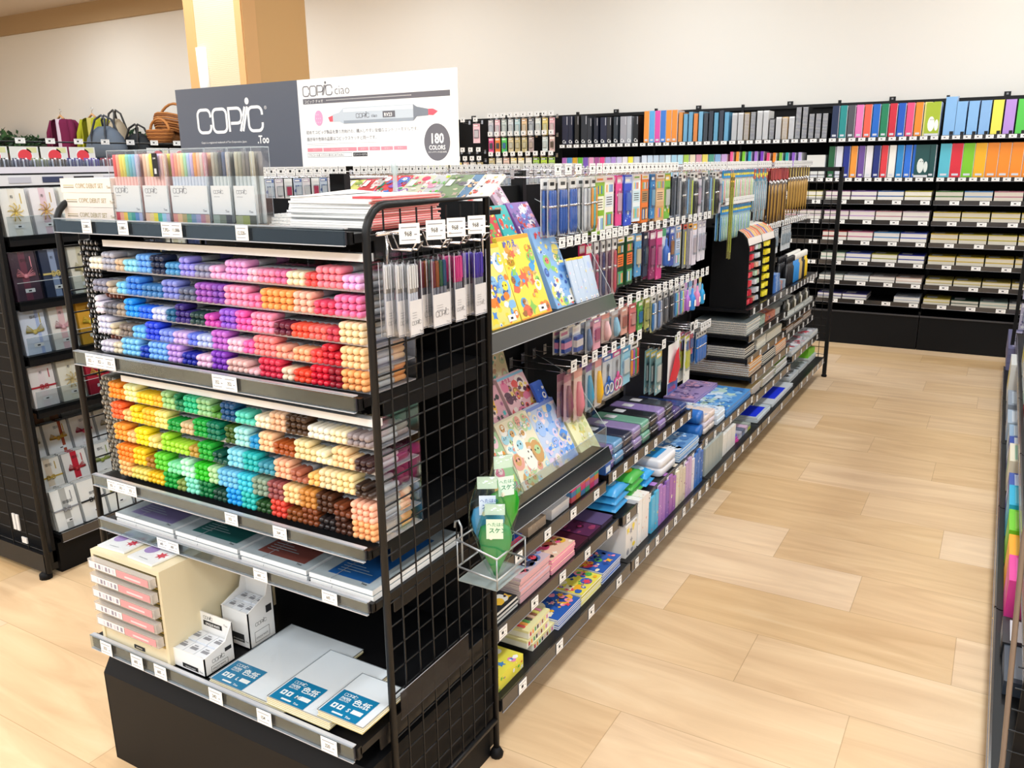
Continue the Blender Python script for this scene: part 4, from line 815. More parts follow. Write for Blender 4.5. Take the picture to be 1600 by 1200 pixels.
# ---- peg rows
W1 = 'on the top peg row of the aisle gondola'
def C_(kind, w, h, cols, seed=0): return (kind, w, h, tuple(cols), seed)
peg_run(BAY[0], 2.43, 3, .075, 1.588, 1.25, [C_('pen', .052, .185, ['3a62b4', 'e6e6ea'])], 'clear sleeve with blue pen', 'left end, top peg row of aisle gondola', 1)
peg_run(BAY[1], 2.69, 2, .058, 1.588, 1.25, [C_('pen', .05, .19, ['c8ccd0', '8c9098', 'e4e4e4']), C_('pen', .05, .185, ['e89c3c', '6cc0c8', 'e8ecec'])], 'white-carded grey pen pack', 'beside the blue pens, top peg row')
ROW1 = [(C_('carton', .085, .205, ['86b428', 'e8e4cc', 'f4f0dc', 'f08c3c'], 1), 'green pencil carton'), (C_('carton', .085, .19, ['f0ece4', '7cb43c', 'dce4ec', 'c84c7c'], 2), 'white and green pencil carton'), (C_('card', .06, .185, ['e84c94', 'f4c4dc', 'ffffff', 'f0a8c8'], 3), 'pink pencil pack'),
        (C_('card', .075, .19, ['3050c8', '5c84e8', 'ffffff', 'b8c8f4'], 4), 'blue pencil pack'), (C_('carton', .07, .18, ['e4ecf0', 'a4ccd8', 'c8e0e8', '7cb44c'], 5), 'pale blue pencil carton'), (C_('carton', .08, .19, ['e8782c', '7a5434', 'a4825c', 'f0c83c'], 6), 'orange and brown pencil carton'),
        (C_('card', .055, .18, ['2c80c0', '94c8e4', 'ffffff', '1c60a0'], 7), 'sky blue eraser-pencil pack'), (C_('carton', .09, .195, ['d4a87c', 'c89864', 'e0bc94', '8c5c34'], 8), 'tan natural-wood pencil carton'), (C_('card', .08, .19, ['74b83c', 'f4f0ec', 'a06c48', 'f4ece0', 'f0c83c'], 9), 'lime green animal pencil pack')]
for k, (kk, dn) in enumerate(ROW1):
    peg_run(BAY[1], 2.80 + .088 * k, 1, .1, 1.588, 1.25, [kk], dn, 'on the top peg row of the gondola', 1, seed=k)
    peg_run(BAY[1], 2.844 + .088 * k, 1, .1, 1.588, 1.25, [None], dn, '', 1, seed=k)
GR = [C_('ruler', .05, .22, ['c4c8d0', 'e8e8ec', 'a8acb4']), C_('pen', .045, .21, ['3c3c40', '6c6c74', 'd8dce0']), C_('ruler', .048, .20, ['b8c8d8', 'd0d4dc', '7cb4e0']), C_('ruler', .05, .23, ['d4d8d4', 'f0f0f0', 'b4c43c']), C_('pen', .05, .215, ['28282c', '58585c', 'c4c8cc']), C_('card', .055, .21, ['c4c0cc', 'd8b8cc', 'b0b4c4', '505058'])]
GRN = ['clear grey ruler', 'black compass pack', 'pale blue ruler', 'clear ruler with lime scale', 'dark drafting pen pack', 'grey compass card']
peg_run(BAY[2], 3.66, 12, .056, 1.588, 1.25, GR, GRN, 'among the rulers, top peg row of aisle gondola', 1)
P = pack('ruler', .035, .42, ('c8c47c', 'e8c03c', 'a8b82c'), 9)
for k, (a, c_) in enumerate(((4.20, 'front'), (4.235, 'rear'))): P.put(G, a, 1.175 + .02 * k, 1.56, '%s of the two extra-long yellow-green rulers hanging at the bay joint' % c_, 'ruler')
# brushes
BB = [C_('bunch', .03, .17, ['2c98d8', 'e4ecdc', '3c9cdc', 'c8d878', 'ece8d8'], 1), C_('bunch', .03, .17, ['2c98d8', 'e8d8e8', 'd84c5c', 'e4d0e8', 'ece8d8'], 2), C_('bunch', .03, .165, ['2c90d0', 'e4e8d0', '58a848', 'd8e0a0', 'f0ecd8'], 3)]
BBN = ['slim blue-headed brush pack', 'slim red-banded brush pack', 'slim green-banded brush pack']
peg_run(BAY[2], 4.33, 10, .030, 1.588, 1.25, BB, BBN, 'over the dark gap left of the dispenser', 1, lw=.03)
peg_run(BAY[3], 4.63, 10, .030, 1.588, 1.25, BB, BBN, 'on the top row above the black dispenser', 1, lw=.03)
peg_run(BAY[2], 4.33, 10, .030, 1.405, 1.25, [C_('bunch', .03, .175, ['2c8cd0', '9ccce8', '3c7cc8', '78b84c', 'dce8e0'], 4)], 'slim blue brush pack', 'second row, left of the dispenser', 1, lw=.03)
peg_run(BAY[3], 4.63, 9, .030, 1.405, 1.25, [C_('bunch', .03, .175, ['2c8cd0', '9ccce8', '3c7cc8', '78b84c', 'dce8e0'], 4), C_('bunch', .03, .175, ['2c98d8', 'a8d4e4', '4c9c5c', '3c80c8', 'e4ece4'], 5)], ['slim blue brush pack, pale tip', 'slim blue brush pack, green band'], 'on the second row above the dispenser', 1, lw=.03)
peg_run(BAY[3], 4.95, 7, .045, 1.588, 1.25, [C_('bunch', .036, .24, ['c86450', 'a8c8d0', '5c9cb0', 'c87c6c', 'b4dce0'], 6), C_('bunch', .036, .30, ['4c90b8', 'b8c8cc', '78acc0', 'a46c6c', 'c4e0e4'], 7)], ['slim brush pack with coral header', 'slim teal brush pack'], 'left of the long brushes', 1)
for bb_, x_, n_ in ((BAY[3], 5.30, 7), (BAY[4], 5.61, 4)): peg_run(bb_, x_, n_, .044, 1.588, 1.24, [C_('brush', .034, .33, ['a83438', 'd8d0c0']), C_('brush', .034, .36, ['b03c3c', 'e0d8c8'], 1)], ['long wooden brush pack with red header', 'longer wooden brush pack with red header'], 'far top peg row, ' + ('left part' if n_ == 7 else 'middle'), 1)
peg_run(BAY[4], 5.82, 15, .042, 1.588, 1.24, [C_('brush', .034, .30, ['c8b060', 'd8d0c0'], 2), C_('brush', .034, .27, ['3c2c24', 'e0d8c8'], 3)], ['wooden brush pack with yellow header', 'wooden brush pack with dark header'], 'near the grid frame, far top row', 1)
# row 2
W2 = 'second peg row, aisle gondola'
for k in range(4): peg_run(BAY[0], 2.46 + .058 * k, 1, .06, 1.355, 1.25, [None], '', '', 1)
R2 = [(C_('card', .05, .2, ['d8285c', 'f0c8a8', 'e87ca4', 'f4e4d0']), 'pink picture card pack'), (C_('pen', .03, .21, ['a83c54', 'e0c4cc']), 'slim wine pen pack'), (C_('pen', .03, .21, ['3a3c68', 'c8b8c4']), 'slim navy pen pack'), (C_('pen', .03, .21, ['5c2c48', 'd0b8c0']), 'slim plum pen pack'), (C_('pen', .03, .21, ['c85864', 'e8d0d0']), 'slim red pen pack'),
      (C_('carton', .07, .19, ['1c3c24', '4ca860', 'e8742c', 'f0c83c'], 3), 'dark green orange-headed pack'), (C_('carton', .07, .19, ['20482c', '60b070', 'e86c30', 'e8e04c'], 4), 'green orange-headed pack'), (C_('card', .06, .17, ['5c98c8', 'e4d4b0', '78b0d8', 'e0c8a0'], 2), 'blue and sand pack'), (C_('card', .055, .18, ['283048', '485468', '8c9cb0', '1c2438'], 3), 'dark blue pack'),
      (C_('card', .06, .2, ['84305c', 'b45c84', 'd08cac', 'e8d0dc'], 4), 'plum pack'), (C_('card', .065, .21, ['c83c80', 'e880b0', 'f0b8d0', 'f4e4ec'], 5), 'rose pink pack'), (C_('bottle', .05, .17, ['3c68b8', '58a878', 'e0e8f0'], 1), 'blue bottle pack'), (C_('card', .06, .17, ['3c54a8', 'b87848', 'e8dcd0', 'a8b4e4'], 6), 'blue bear-print pack'),
      (C_('carton', .07, .18, ['9cb0d0', '58a8e0', 'c8d4e8', '3c94e0'], 7), 'pale blue pack'), (C_('ruler', .05, .2, ['d8dcdc', 'e84c3c', 'e8d83c']), 'clear ruler with red head'), (C_('ruler', .05, .21, ['dcdce0', 'f0a83c', 'd8ccd8']), 'clear ruler with orange head'), (C_('card', .06, .2, ['e4dce8', 'e0ccd4', 'f4ecf0', 'f8b83c'], 8), 'white pastel pack')]
xx = 2.71
for k, (kk, dn) in enumerate(R2):
    st = max(.055, kk[1] + .022)
    peg_run(BAY[1] if xx < 3.64 else BAY[2], xx, 1, .1, 1.355, 1.25, [kk], dn, 'on the ' + W2, 2, seed=k); xx += st
while xx < 4.10: peg_run(BAY[2], xx, 1, .1, 1.355, 1.25, [C_('card', .055, .19, ['e4e0ea', 'd8ccdc', 'f0ecf4', 'b8b4c8'], 8)], 'pale lilac card pack', 'on the ' + W2, 1); xx += .062
# row 3
R3 = [(C_('eraser', .075, .085, ['3050a8', 'd88cb4', 'e4e8ec']), 'blue eraser blister'), (C_('eraser', .07, .10, ['4c68b8', 'e8e0e0', 'ccd4e4'], 1), 'blue and white eraser blister'), (C_('cutter', .045, .12, ['7890b8', 'c4d0e0', 'e4e8ec']), 'grey-blue correction tape pack'), (C_('card', .065, .12, ['e8a8b8', 'c85c88', 'f4d4dc', 'b888b8'], 11), 'pink character-free glue pack'),
      (C_('cutter', .065, .11, ['f4c8cc', 'e8a094', 'f0dcd4'], 1), 'pale pink tape dispenser pack'), (C_('cutter', .065, .11, ['90c4e0', 'e8e8ec', 'f0dcd4'], 2), 'light blue tape dispenser pack'), (C_('card', .07, .11, ['e0a898', 'c87868', 'f0c8bc', 'e8b8ac'], 12), 'salmon glue tape pack'), (C_('card', .06, .12, ['d87878', 'f0a8a0', 'e8c8c0', 'b85858'], 13), 'red glue tape pack'), (C_('card', .055, .13, ['58a84c', '3c88c0', 'e8e4a8', 'c8d8a0'], 14), 'green and yellow sticker pack'),
      (C_('card', .05, .13, ['a0a45c', 'c8c078', '88844c', 'e0d898'], 15), 'olive label pack'), (C_('pen', .045, .16, ['3c78b8', 'c4d4e8', 'e4e4a4']), 'blue and yellow pen pack'), (C_('pen', .045, .16, ['6884b8', 'b8b8c0', 'c8ccd0'], 1), 'steel blue pen pack'), (C_('pen', .04, .15, ['58585c', '88888c', 'a8a8ac'], 2), 'grey pen pack'), (C_('pen', .04, .15, ['2c2c30', '505054', '84848c'], 3), 'black pen pack'),
      (C_('pen', .05, .14, ['5ca0dc', '9cd4a4', 'e4a8d0', 'b8c8e8'], 4), 'rainbow pen pack'), (C_('pen', .05, .14, ['78b8e8', 'd8e484', 'c888d8', 'c8d4f0'], 5), 'pastel rainbow pen pack'), (C_('bottle', .05, .14, ['b070c8', 'e0a8e4', 'e4d8ec'], 2), 'purple bottle pack'), (C_('bottle', .055, .15, ['2c88d8', '84bce8', 'dce8f4'], 3), 'bright blue bottle pack'), (C_('bottle', .05, .14, ['d888b8', 'f0c0dc', 'ece0ec'], 4), 'pink bottle pack'), (C_('bottle', .045, .14, ['28a0dc', 'e8e484', 'dcecf4'], 5), 'cyan bottle pack')]
xx = 2.53
for k, (kk, dn) in enumerate(R3):
    peg_run(BAY[0] if xx < 2.66 else BAY[1] if xx < 3.64 else BAY[2], xx, 1, .1, 1.078, 1.25, [kk], dn.replace('character-free ', ''), 'on the third peg row', 2, seed=k, lw=.045, lh=.04); xx += max(.075, kk[1] + .022)
# row 4
R4 = [(C_('cutter', .06, .17, ['7c4458', 'a8687c', 'c8a0a8']), 'plum safety knife pack'), (C_('cutter', .075, .19, ['d8808c', 'e8a89c', 'f0d4c8'], 1), 'pink safety scissors pack'), (C_('cutter', .06, .18, ['3c94b8', '6c50a0', 'c8dce4'], 2), 'teal craft knife pack'), (C_('cutter', .06, .185, ['f0b820', 'e8a0a0', 'e0dce0'], 3), 'yellow craft knife pack'),
      (C_('scissors', .085, .175, ['2c6cc0', 'e0e8f4']), 'blue-handled scissors pack'), (C_('scissors', .085, .175, ['e0449c', 'f4e0ec'], 1), 'magenta-handled scissors pack'), (C_('card', .10, .16, ['88c4dc', 'e8ecec', '5ca8cc', 'e4d89c', '2c8cc0'], 21), 'light blue carded hole punch'), (C_('pen', .075, .145, ['e88c2c', 'a85cb8', '3c9c5c', 'd04c3c', 'd8d0dc'], 7), 'rainbow pencil sleeve')]
xx = 2.555
for k, (kk, dn) in enumerate(R4):
    peg_run(BAY[0] if xx < 2.66 else BAY[1], xx, 1, .1, .914, 1.25, [kk], dn, 'on the lowest peg row', 2, seed=k, lw=.045, lh=.042); xx += .088
R5 = [(C_('card', .085, .20, ['e8e4d8', 'c8a878', 'a8c8c4', 'f0ece0', '70a0a0'], 31), 'pale green paper cut-out pack'), (C_('card', .02, .12, ['2c68c0', '88b0e0', '3c78c8']), 'x')]
xx = 3.47
for k, (kk, dn) in enumerate([(C_('card', .08, .20, ['7ca4a8', 'e8e4dc', 'c8b890', 'f0ece4', 'd8c04c'], 31), 'teal paper craft pack'), (None, ''), (C_('card', .10, .235, ['f0f0e8', 'e8e44c', 'c8c8c4', 'f4f4ec', 'd8dc3c'], 32), 'white cotton glove pack')]):
    if kk: peg_run(BAY[1] if xx < 3.6 else BAY[2], xx, 1, .1, .818, 1.25, [kk], dn, 'right part of the lowest peg row', 3, seed=k, lw=.045, lh=.042)
    else:
        u = BAY[2]; hk = u.at('hook', hook_mesh(.25), 3.665, 1.50, .818); c = inst('price_label', price_mesh(.045, .042), (0, -.258, -.004), parent=hk)
        m = MB(); m.box(-.07, .07, .004, .006, -.24, 0, WHITE); m.box(-.07, .07, .0035, .004, -.24, -.185, mat('3c58b0', .4)); F = FF(-.07, .0035, -.24); m.text(F, 'いろがみ', .012, .012, .028, .0006, mat('e83c4c'), 'LEFT', .9, .02); r = m.build('apron_pack', None, G.w(3.665, 1.26, .80), (0, 0, PI / 2)); tag(r, 'carded red toy hood hanging low between the peg packs', 'pack')
        m = MB(); F = FF(0, .0025, 0); m.add([(-.06, .002, -.18), (-.045, -.012, -.1), (-.01, -.014, -.035), (.03, -.012, -.02), (.058, .002, -.05), (.062, -.012, -.12), (.052, .002, -.185), (0, -.014, -.178), (.01, -.022, -.11)], [(0, 1, 8, 7), (1, 2, 3, 8), (8, 3, 4, 5), (7, 8, 5, 6)], mat('d8243c', .4), True); m.build('red_hood', r)
    xx += .2
R6 = []
peg_run(BAY[2], 4.02, 4, .04, .800, 1.25, [C_('pen', .035, .16, ['2c74c8', '88b4e0'], 9)], 'slim blue pen pack', 'beside the spiral notebooks, lowest row', 1, lw=.045, lh=.042)
peg_run(BAY[2], 3.86, 2, .06, .83, 1.25, [C_('card', .05, .12, ['c85c6c', '3c68b0', 'e0b8c0', '8c4c88'], 34)], 'small red and blue pack', 'between the gloves and blue pens', 1, lw=.045, lh=.042)
# ================================================================ goods on the aisle gondola
def rbox(mb, x0, x1, y0, y1, z0, z1, r, ch, m, mt=None, seg=3):
    """box with rounded corners in plan and a softened top edge"""
    def ring(ins, z):
        pts = []
        rr = max(r - ins, .0005)
        for (cx, cy, a0) in ((x1 - r, y0 + r, -PI / 2), (x1 - r, y1 - r, 0), (x0 + r, y1 - r, PI / 2), (x0 + r, y0 + r, PI)):
            for k in range(seg + 1): a = a0 + PI / 2 * k / seg; pts.append((cx + rr * math.cos(a), cy + rr * math.sin(a), z))
        return pts
    rings = [ring(ch * .6, z0), ring(0, z0 + ch * .6), ring(0, z1 - ch), ring(ch * .35, z1 - ch * .3), ring(ch, z1)]
    n = len(rings[0]); vs = [p for q in rings for p in q]; fs = []
    for i in range(4):
        for k in range(n): l = (k + 1) % n; fs.append((i * n + k, i * n + l, (i + 1) * n + l, (i + 1) * n + k))
    fs.append(tuple(range(n))[::-1]); mb.add(vs, fs, m, True); mb.add(rings[-1], [tuple(range(n))], mt or m)
def place(fr, name, mb, x, y, z, label, cat, group=None, rz=0, rx=0, kids=()):
    o = mb.build(name, None, fr.w(x, y, z), (rx, 0, fr.a + rz)); tag(o, label, cat, group)
    for n_, k_ in kids: k_.build(n_, o)
    return o
def flat_stack(fr, name, x, y, z, w_, d, th, n, top, edge, label, cat, art=None, rz=0, jit=.003, seed=0, topn='topmost ', title=None, spine=None):
    r = random.Random(seed + n); me0 = None
    for k in range(n):
        last = k == n - 1
        if last or me0 is None:
            m = MB(); m.box(0, w_, 0, d, 0, th * .94, edge, mt=mat(top, .35), mf=spine or edge); m.box(-.0004, w_ + .0004, -.0004, d, 0, th * .14, mat(top, .4)); m.box(-.0004, w_ + .0004, -.0004, d, th * .8, th * .96, mat(top, .4))
        if last:
            kid = []
            if art:
                a = MB(); palette_art(a, FT(0, 0, th * .965), w_, d, art, 26, seed, .0004, None, title); kid = [('cover_print', a)]
            place(fr, name, m, x + r.uniform(-jit, jit), y + r.uniform(-jit, jit), z + k * th, topn + label, cat, None, rz, 0, kid)
        elif me0 is None:
            o = place(fr, name, m, x, y, z + k * th, 'lower ' + label, cat, 'lower ' + label, rz); me0 = o.data
        else:
            o = inst(name, me0, fr.w(x + r.uniform(-jit, jit), y + r.uniform(-jit, jit), z + k * th), (0, 0, fr.a + rz)); tag(o, 'lower ' + label, cat, 'lower ' + label)
def lean_book(BL, BR, TL, x0, th, label, bg, cols, seed, title=None, tcol='e83c4c', copies=1, n=22, shapes='dsb', name='picture_book', band=None):
    a, b = hit(*BL, 0, x0), hit(*BR, 0, x0); t = hit(*TL, 1, a.y); w_ = b.y - a.y; z0 = a.z; L = math.hypot(t.z - z0, x0 - t.x); ang = -math.atan2(x0 - t.x, t.z - z0)
    for k in range(copies)[::-1]:
        m = MB(); m.box(0, w_, 0, th, 0, L, PAPER, mf=mat(bg, .35)); m.box(-.0005, .002, 0, th, 0, L, mat(bg, .4))
        kid = []
        if k == 0:
            q = MB(); F = FF(0, 0, 0); palette_art(q, F, w_, L, cols, n, seed, .0004, bg, title, tcol, shapes)
            if band: q.rect(F, 0, L * .955, w_, L, .0012, mat(band, .4)); q.rect(F, 0, 0, w_, L * .03, .0012, mat(band, .4))
            q.rect(F, w_ * .6, L * .05, w_ * .86, L * .13, .0016, WHITE); q.rect(F, w_ * .68, L * .075, w_ * .76, L * .1, .002, INK); kid = [('cover_print', q)]
        off = k * (th + .0005); p = G.w(a.y, -x0 + off, z0)
        place(G, name, m, a.y, -x0 + off, z0 + off * .0, label if k == 0 else 'further copy behind the ' + label, 'book', None if k == 0 else 'copies behind the ' + label, 0, ang, kid)
def acrylic_step(u, x0, x1, yf, z, hwall, label_y=None, depth=.34, wall=True):
    m = u.mb(); m.box(x0, x1, yf, yf + .30, z - .012, z, BLACK); m.box(x0, x1, yf, yf + .008, z - .032, z + .004, BLACK); sh = u.part('shelf', m)
    m = u.mb(); m.add([(x0 + .004, yf - .004, z + .012), (x1 - .004, yf - .004, z + .012), (x1 - .004, yf - .022, z - .036), (x0 + .004, yf - .022, z - .036)], [(3, 2, 1, 0)], mat('24282b', .12, 0, .9)); m.tube([(x0, yf - .022, z - .036), (x1, yf - .022, z - .036)], .0015, mat('9a9ca0', .2), 4); m.tube([(x0, yf - .003, z + .012), (x1, yf - .003, z + .012)], .0015, mat('c4c6c8', .2), 4); u.part('price_rail', m, sh)
    e = clear('dfe8ea', .5, .1, .55); m = u.mb()
    if wall:
        m.box(x0 + .01, x1 - .01, yf + .002, yf + .004, z, z + hwall, clear('eef3f5', .05, .05, .95)); m.tube([(x0 + .01, yf + .003, z + hwall), (x1 - .01, yf + .003, z + hwall)], .0012, e, 4)
    for xx in (x1 - .012,):
        m.add([(xx, yf + .003, z), (xx, yf + .30, z), (xx, yf + .30, z + .33), (xx, yf + .14, z + .26), (xx, yf + .003, z + max(hwall, .03))], [(0, 1, 2, 3, 4)], clear('eef3f5', .05, .05, .96)); m.tube([(xx, yf + .003, z), (xx, yf + .003, z + max(hwall, .03)), (xx, yf + .14, z + .26), (xx, yf + .30, z + .33)], .0012, e, 4)
    u.part('clear_divider', m, sh)
acrylic_step(BAY[0], 1.735, 2.665, 1.150, 1.168, .0, wall=False); acrylic_step(BAY[0], 1.735, 2.665, 1.155, .606, .085)
NB = ['f8dc3c', 'f09c3c', 'f8f4e0', '4ca4e0', '8cc85c', 'a86c3c', 'f8e878', 'ec6c4c', 'd8b888']
lean_book((817, 503), (863, 489), (774, 372), -1.20, .007, 'yellow picture book with orange bands, upper clear display', 'f4dc50', NB, 11, 'ぬりえ', '5c68c8', 2, band='f0a030')
lean_book((770, 519), (815, 505), (729, 388), -1.20, .007, 'sky blue and yellow picture book beside the side grid', 'e8e078', ['f8dc3c', 'f8f8f4', '4c8ce0', 'f0842c', '88bce8', '3c64b8'], 12, 'ぬりえ', 'e85c3c', 2, band='f0c020')
lean_book((872, 485), (905, 475), (825, 358), -1.20, .007, 'blue starry picture book on the upper clear display', '88b4e4', ['3c5cac', 'f0e078', 'c8dcf4', '5c94dc', 'f4f0e4', 'd86c6c', '88c878'], 13, 'ぬりえ', 'e8483c', 3)
for k in range(4): lean_book((903 + k * 8, 478 - k * 2.6), (912 + k * 8.5, 475 - k * 2.6), (883 + k * 9, 405 - k * 1.5), -1.19, .004, ['slim', 'second slim', 'third slim', 'rightmost slim'][k] + ' pastel booklet with yellow top, right of the blue starry book', 'c4d4e8', ['f4e4a4', 'e8c4d8', 'b4c8ec', 'f4f0f4'], 14 + k, None, band='f8c828' if k < 3 else None, n=8)
lean_book((795, 385), (815, 378), (768, 322), -1.31, .006, 'teal and orange picture book on the second step, upper display', '3cb0b0', ['f07c3c', 'f8f0e0', '3c7cc8', 'e8503c', '88d4e4'], 21, 'ぬりえ', 'f08030', 2)
lean_book((820, 377), (852, 368), (790, 318), -1.31, .006, 'purple picture book on the second step, upper display', '8058a8', ['c8b8e4', '5c88d0', 'e8a4b8', 'f4f4f8', 'c84c4c', '3c3c88'], 22, None, copies=2)
lean_book((772, 395), (793, 388), (746, 325), -1.31, .006, 'red and blue picture book at the left of the second step', 'c8484c', ['f8e058', '4c88d8', '58b85c', 'f4f0ec', 'e86c3c'], 23, None, copies=2)
lean_book((787, 335), (806, 330), (757, 284), -1.40, .006, 'pink-titled picture book on the top step, upper display', 'b8a0b4', ['58485c', '8c6c78', 'f4ecec', 'd84c5c'], 24, 'ぬりえ', 'd83c4c', 2, band='f4d8dc')
lean_book((829, 787), (874, 755), (772, 666), -1.20, .006, 'cream picture book with pale rounds on the lower clear display', 'efe8cc', ['f0c8b0', 'fdf6e8', 'a8d8e8', 'e8a898', 'd4a468', 'f4f4f0', 'b8d49c'], 31, None, copies=3, shapes='d', n=26)
lean_book((782, 820), (827, 789), (726, 700), -1.20, .006, 'green picture book at the left of the lower clear display', 'a9cfa0', ['f8e878', 'e878a0', 'f8f8f0', 'f0a040', '88c0a8', 'f4d0dc'], 32, None, copies=3, shapes='dds', n=24)
lean_book((874, 755), (912, 727), (821, 641), -1.20, .006, 'sky blue cloudy picture book on the lower clear display', 'c8d6f0', ['8cb4f0', 'e8d4ec', 'a4c4f4', 'f0e4c8', '5c9cf0', 'b8c4f4', 'fce8ec'], 33, None, copies=3, shapes='db', n=30, band='7c94dc')
lean_book((916, 722), (941, 705), (880, 652), -1.20, .005, 'small pale yellow booklet with a blue header on the lower display', 'f4f0c0', ['e8d878', 'f8f8e8', 'd8dc98', 'f0e4b0'], 34, None, copies=3, n=20, band='78c8e4')
lean_book((812, 672), (850, 650), (775, 594), -1.33, .006, 'pink picture book on the second step, lower display', 'f0c4cc', ['e85c5c', 'f8d878', 'c88858', 'f8e8e4', '68485c', 'e884a8'], 35, 'ぬりえ', 'd84c8c', 3, band='8cc0dc')
lean_book((776, 690), (806, 674), (742, 615), -1.33, .006, 'mauve picture book at the left of the second step', 'e0a8b8', ['38383c', '4cb8c0', 'f0c048', 'f8dcd8', 'a85c88'], 36, None, copies=2, n=14)
lean_book((848, 640), (862, 632), (830, 600), -1.32, .005, 'small royal blue booklet on the second step', '3c68d0', ['f4f4f8', 'a8c4f4', '2848b0'], 37, None, copies=2, n=8)
lean_book((780, 625), (803, 612), (762, 556), -1.42, .005, 'beige booklet on the top step of the lower display', 'd8d0b0', ['b8c4a0', '58a098', 'e8dcc8', 'c8a088'], 38, None, n=10)
U0 = BAY[0]
# three flat shelves of bay one
za, zb_, zc = .471, .333, .161
RED = mat('d8383c', .5)
flat_stack(G, 'picture_book', 1.745, 1.19, za, .15, .20, .009, 3, 'd8d4c4', RED, 'red-edged book, left end of the shelf under the clear display', 'book', ['a8a898', 'e8e4dc', 'b87868'], seed=41)
flat_stack(G, 'picture_book', 1.915, 1.19, za, .17, .22, .009, 3, '2c5cc0', RED, 'blue activity book with red edge', 'book', ['2850b8', 'f0a83c', '3c78d8'], seed=42)
def box_item(x, y, z, w_, d, h, c, label, cat='box', art=None, seed=0, name='carton', front=None, r=0, ft=True):
    m = MB(); m.box(0, w_, 0, d, 0, h, mat(c, .4)); a = MB()
    if art: palette_art(a, FT(0, 0, h), w_, d, art, 10, seed, .0004); palette_art(a, FF(0, 0, 0), w_, h, front or art, 6, seed + 1, .0004)
    return place(G, name, m, x, y, z, label, cat, None, r, 0, [('cover_print', a)] if art else ())
box_item(2.115, 1.185, za, .12, .22, .032, 'b8a490', 'tan card box beside the blue activity books', art=['8c7c74', 'c8bcb0', 'd8c8b8'])
for k in range(4):
    m = MB(); m.box(0, .13, 0, .24, 0, .0085, mat('e8e8ec', .4)); a = MB(); F = FT(0, 0, .0085)
    if k == 3:
        for i in range(6):
            for j in range(10): a.rect(F, .012 + i * .018, .02 + j * .021, .024 + i * .018, .034 + j * .021, .0004, mat('50586c', .4))
    place(G, 'key_pad', m, 2.265 + .001 * k, 1.18, za + .009 * k, 'white pad printed with dark squares, %s of its pile' % ['bottom', 'second', 'third', 'topmost'][k], 'pad', None, 0, 0, [('cover_print', a)] if k == 3 else ())
for k in range(6):
    for j in range(3):
        m = MB(); m.box(0, .036, 0, .13, 0, .019, mat(['e86c78', 'e8904c', '5c90c8', '58b894', 'e84c88', 'c878b0'][(k + j * 2) % 6], .4)); m.box(-.0006, .0366, .02, .05, -.0003, .0194, mat('e8e4f0', .4))
        place(G, 'eraser_bar', m, 2.425 + k * .038, 1.185, za + j * .0198, 'small bright boxed eraser in the block at the right of the upper flat shelf', 'eraser', 'boxed erasers in the bright block')
flat_stack(G, 'sticker_book', 1.74, 1.125, zb_, .20, .25, .012, 3, '202428', mat('dcdcd8'), 'black sticker book at the left of the middle flat shelf', 'book', ['c83c34', 'e8b83c', 'e8e4d8', '58586c', '884c8c'], seed=43)
flat_stack(G, 'picture_book', 1.955, 1.125, zb_, .19, .27, .0068, 12, 'c8b0b8', mat('e4dcd8'), 'book in the tall pile on the middle flat shelf', 'book', ['d84c5c', '38384c', 'e8e0e4', '8c94c8', 'e8b888', '5c78b0', 'f0a0b0'], seed=44, title='ぬりえ', spine=mat('e4a8ac'))
flat_stack(G, 'picture_book', 2.16, 1.125, zb_, .17, .25, .0085, 6, 'e8c0a8', mat('f090b8', .5), 'pink-edged book beside the tall pile', 'book', ['e8b83c', 'd86c5c', '88583c', 'f8e8d8', 'e85888', '4c4038'], seed=45)
for k, (x, c, nm) in enumerate(((2.345, '4c1c30', 'dark wine'), (2.455, '58284c', 'dotted plum'), (2.56, '5c4c74', 'dusky violet'))):
    flat_stack(G, 'card_case', x, 1.13, zb_, .10, .30, .008, 2, c, mat('2c1c24'), '%s flat case on the middle flat shelf' % nm, 'case', ['a83c6c', '8c3c5c', '3c1828'] if k == 1 else None, seed=46 + k)
box_item(1.75, 1.085, zc, .15, .20, .045, 'e8dc50', 'white and yellow craft box, left end of the bottom shelf', art=['f4f4f0', '5cb84c', 'd84c4c', 'f4f4f0', '4c88c8', 'e888b8'], seed=51)
for k in range(3):
    x = 1.94 + .045 * (k == 0) + .01 * k; m = MB(); m.box(0, .15, 0, .17, 0, .026, mat('eceae0', .4)); m.box(-.0005, .1505, -.0005, .17, .018, .0262, mat('e8e0a8', .4)); a = MB(); F = FF(0, 0, 0); FTt = FT(0, 0, .0264)
    for i in range(8):
        c = mat(['c83c3c', 'f0a03c', '58a04c', '3c2c28', 'e8c0a8', '8c4c2c', 'e8e06c', 'd87ca0'][i], .4); a.rect(F, .01 + i * .0165, .004, .02 + i * .0165, .017, .0005, c)
        a.tube([(.016 + i * .016, .02, .027), (.016 + i * .016, .08, .027)], .005, c, 6)
    place(G, 'crayon_box', m, x, 1.10, zc + k * .028, 'cream crayon box with coloured window, %s of the stack' % ['bottom', 'middle', 'top'][k], 'crayon box', None, .02 * k, 0, [('crayons', a)])
for k, (x, n) in enumerate(((2.13, 5), (2.30, 6), (2.475, 6))):
    flat_stack(G, 'drawing_board', x, 1.085 - .0, zc, .165, .27, .0075, n, ['2c5cb0', 'd8d044', 'f0a8b8'][0] if k != 1 else 'e8dc58', mat('eeeeec', .4), '%s white-edged drawing pad pile, bottom shelf' % ['left', 'middle', 'right'][k], 'drawing pad', ['f0b030', '3c64b8', '58b050', 'e8485c', 'f4e8c8', 'f090a8', '284890'], seed=60 + k, topn='printed top pad of ')
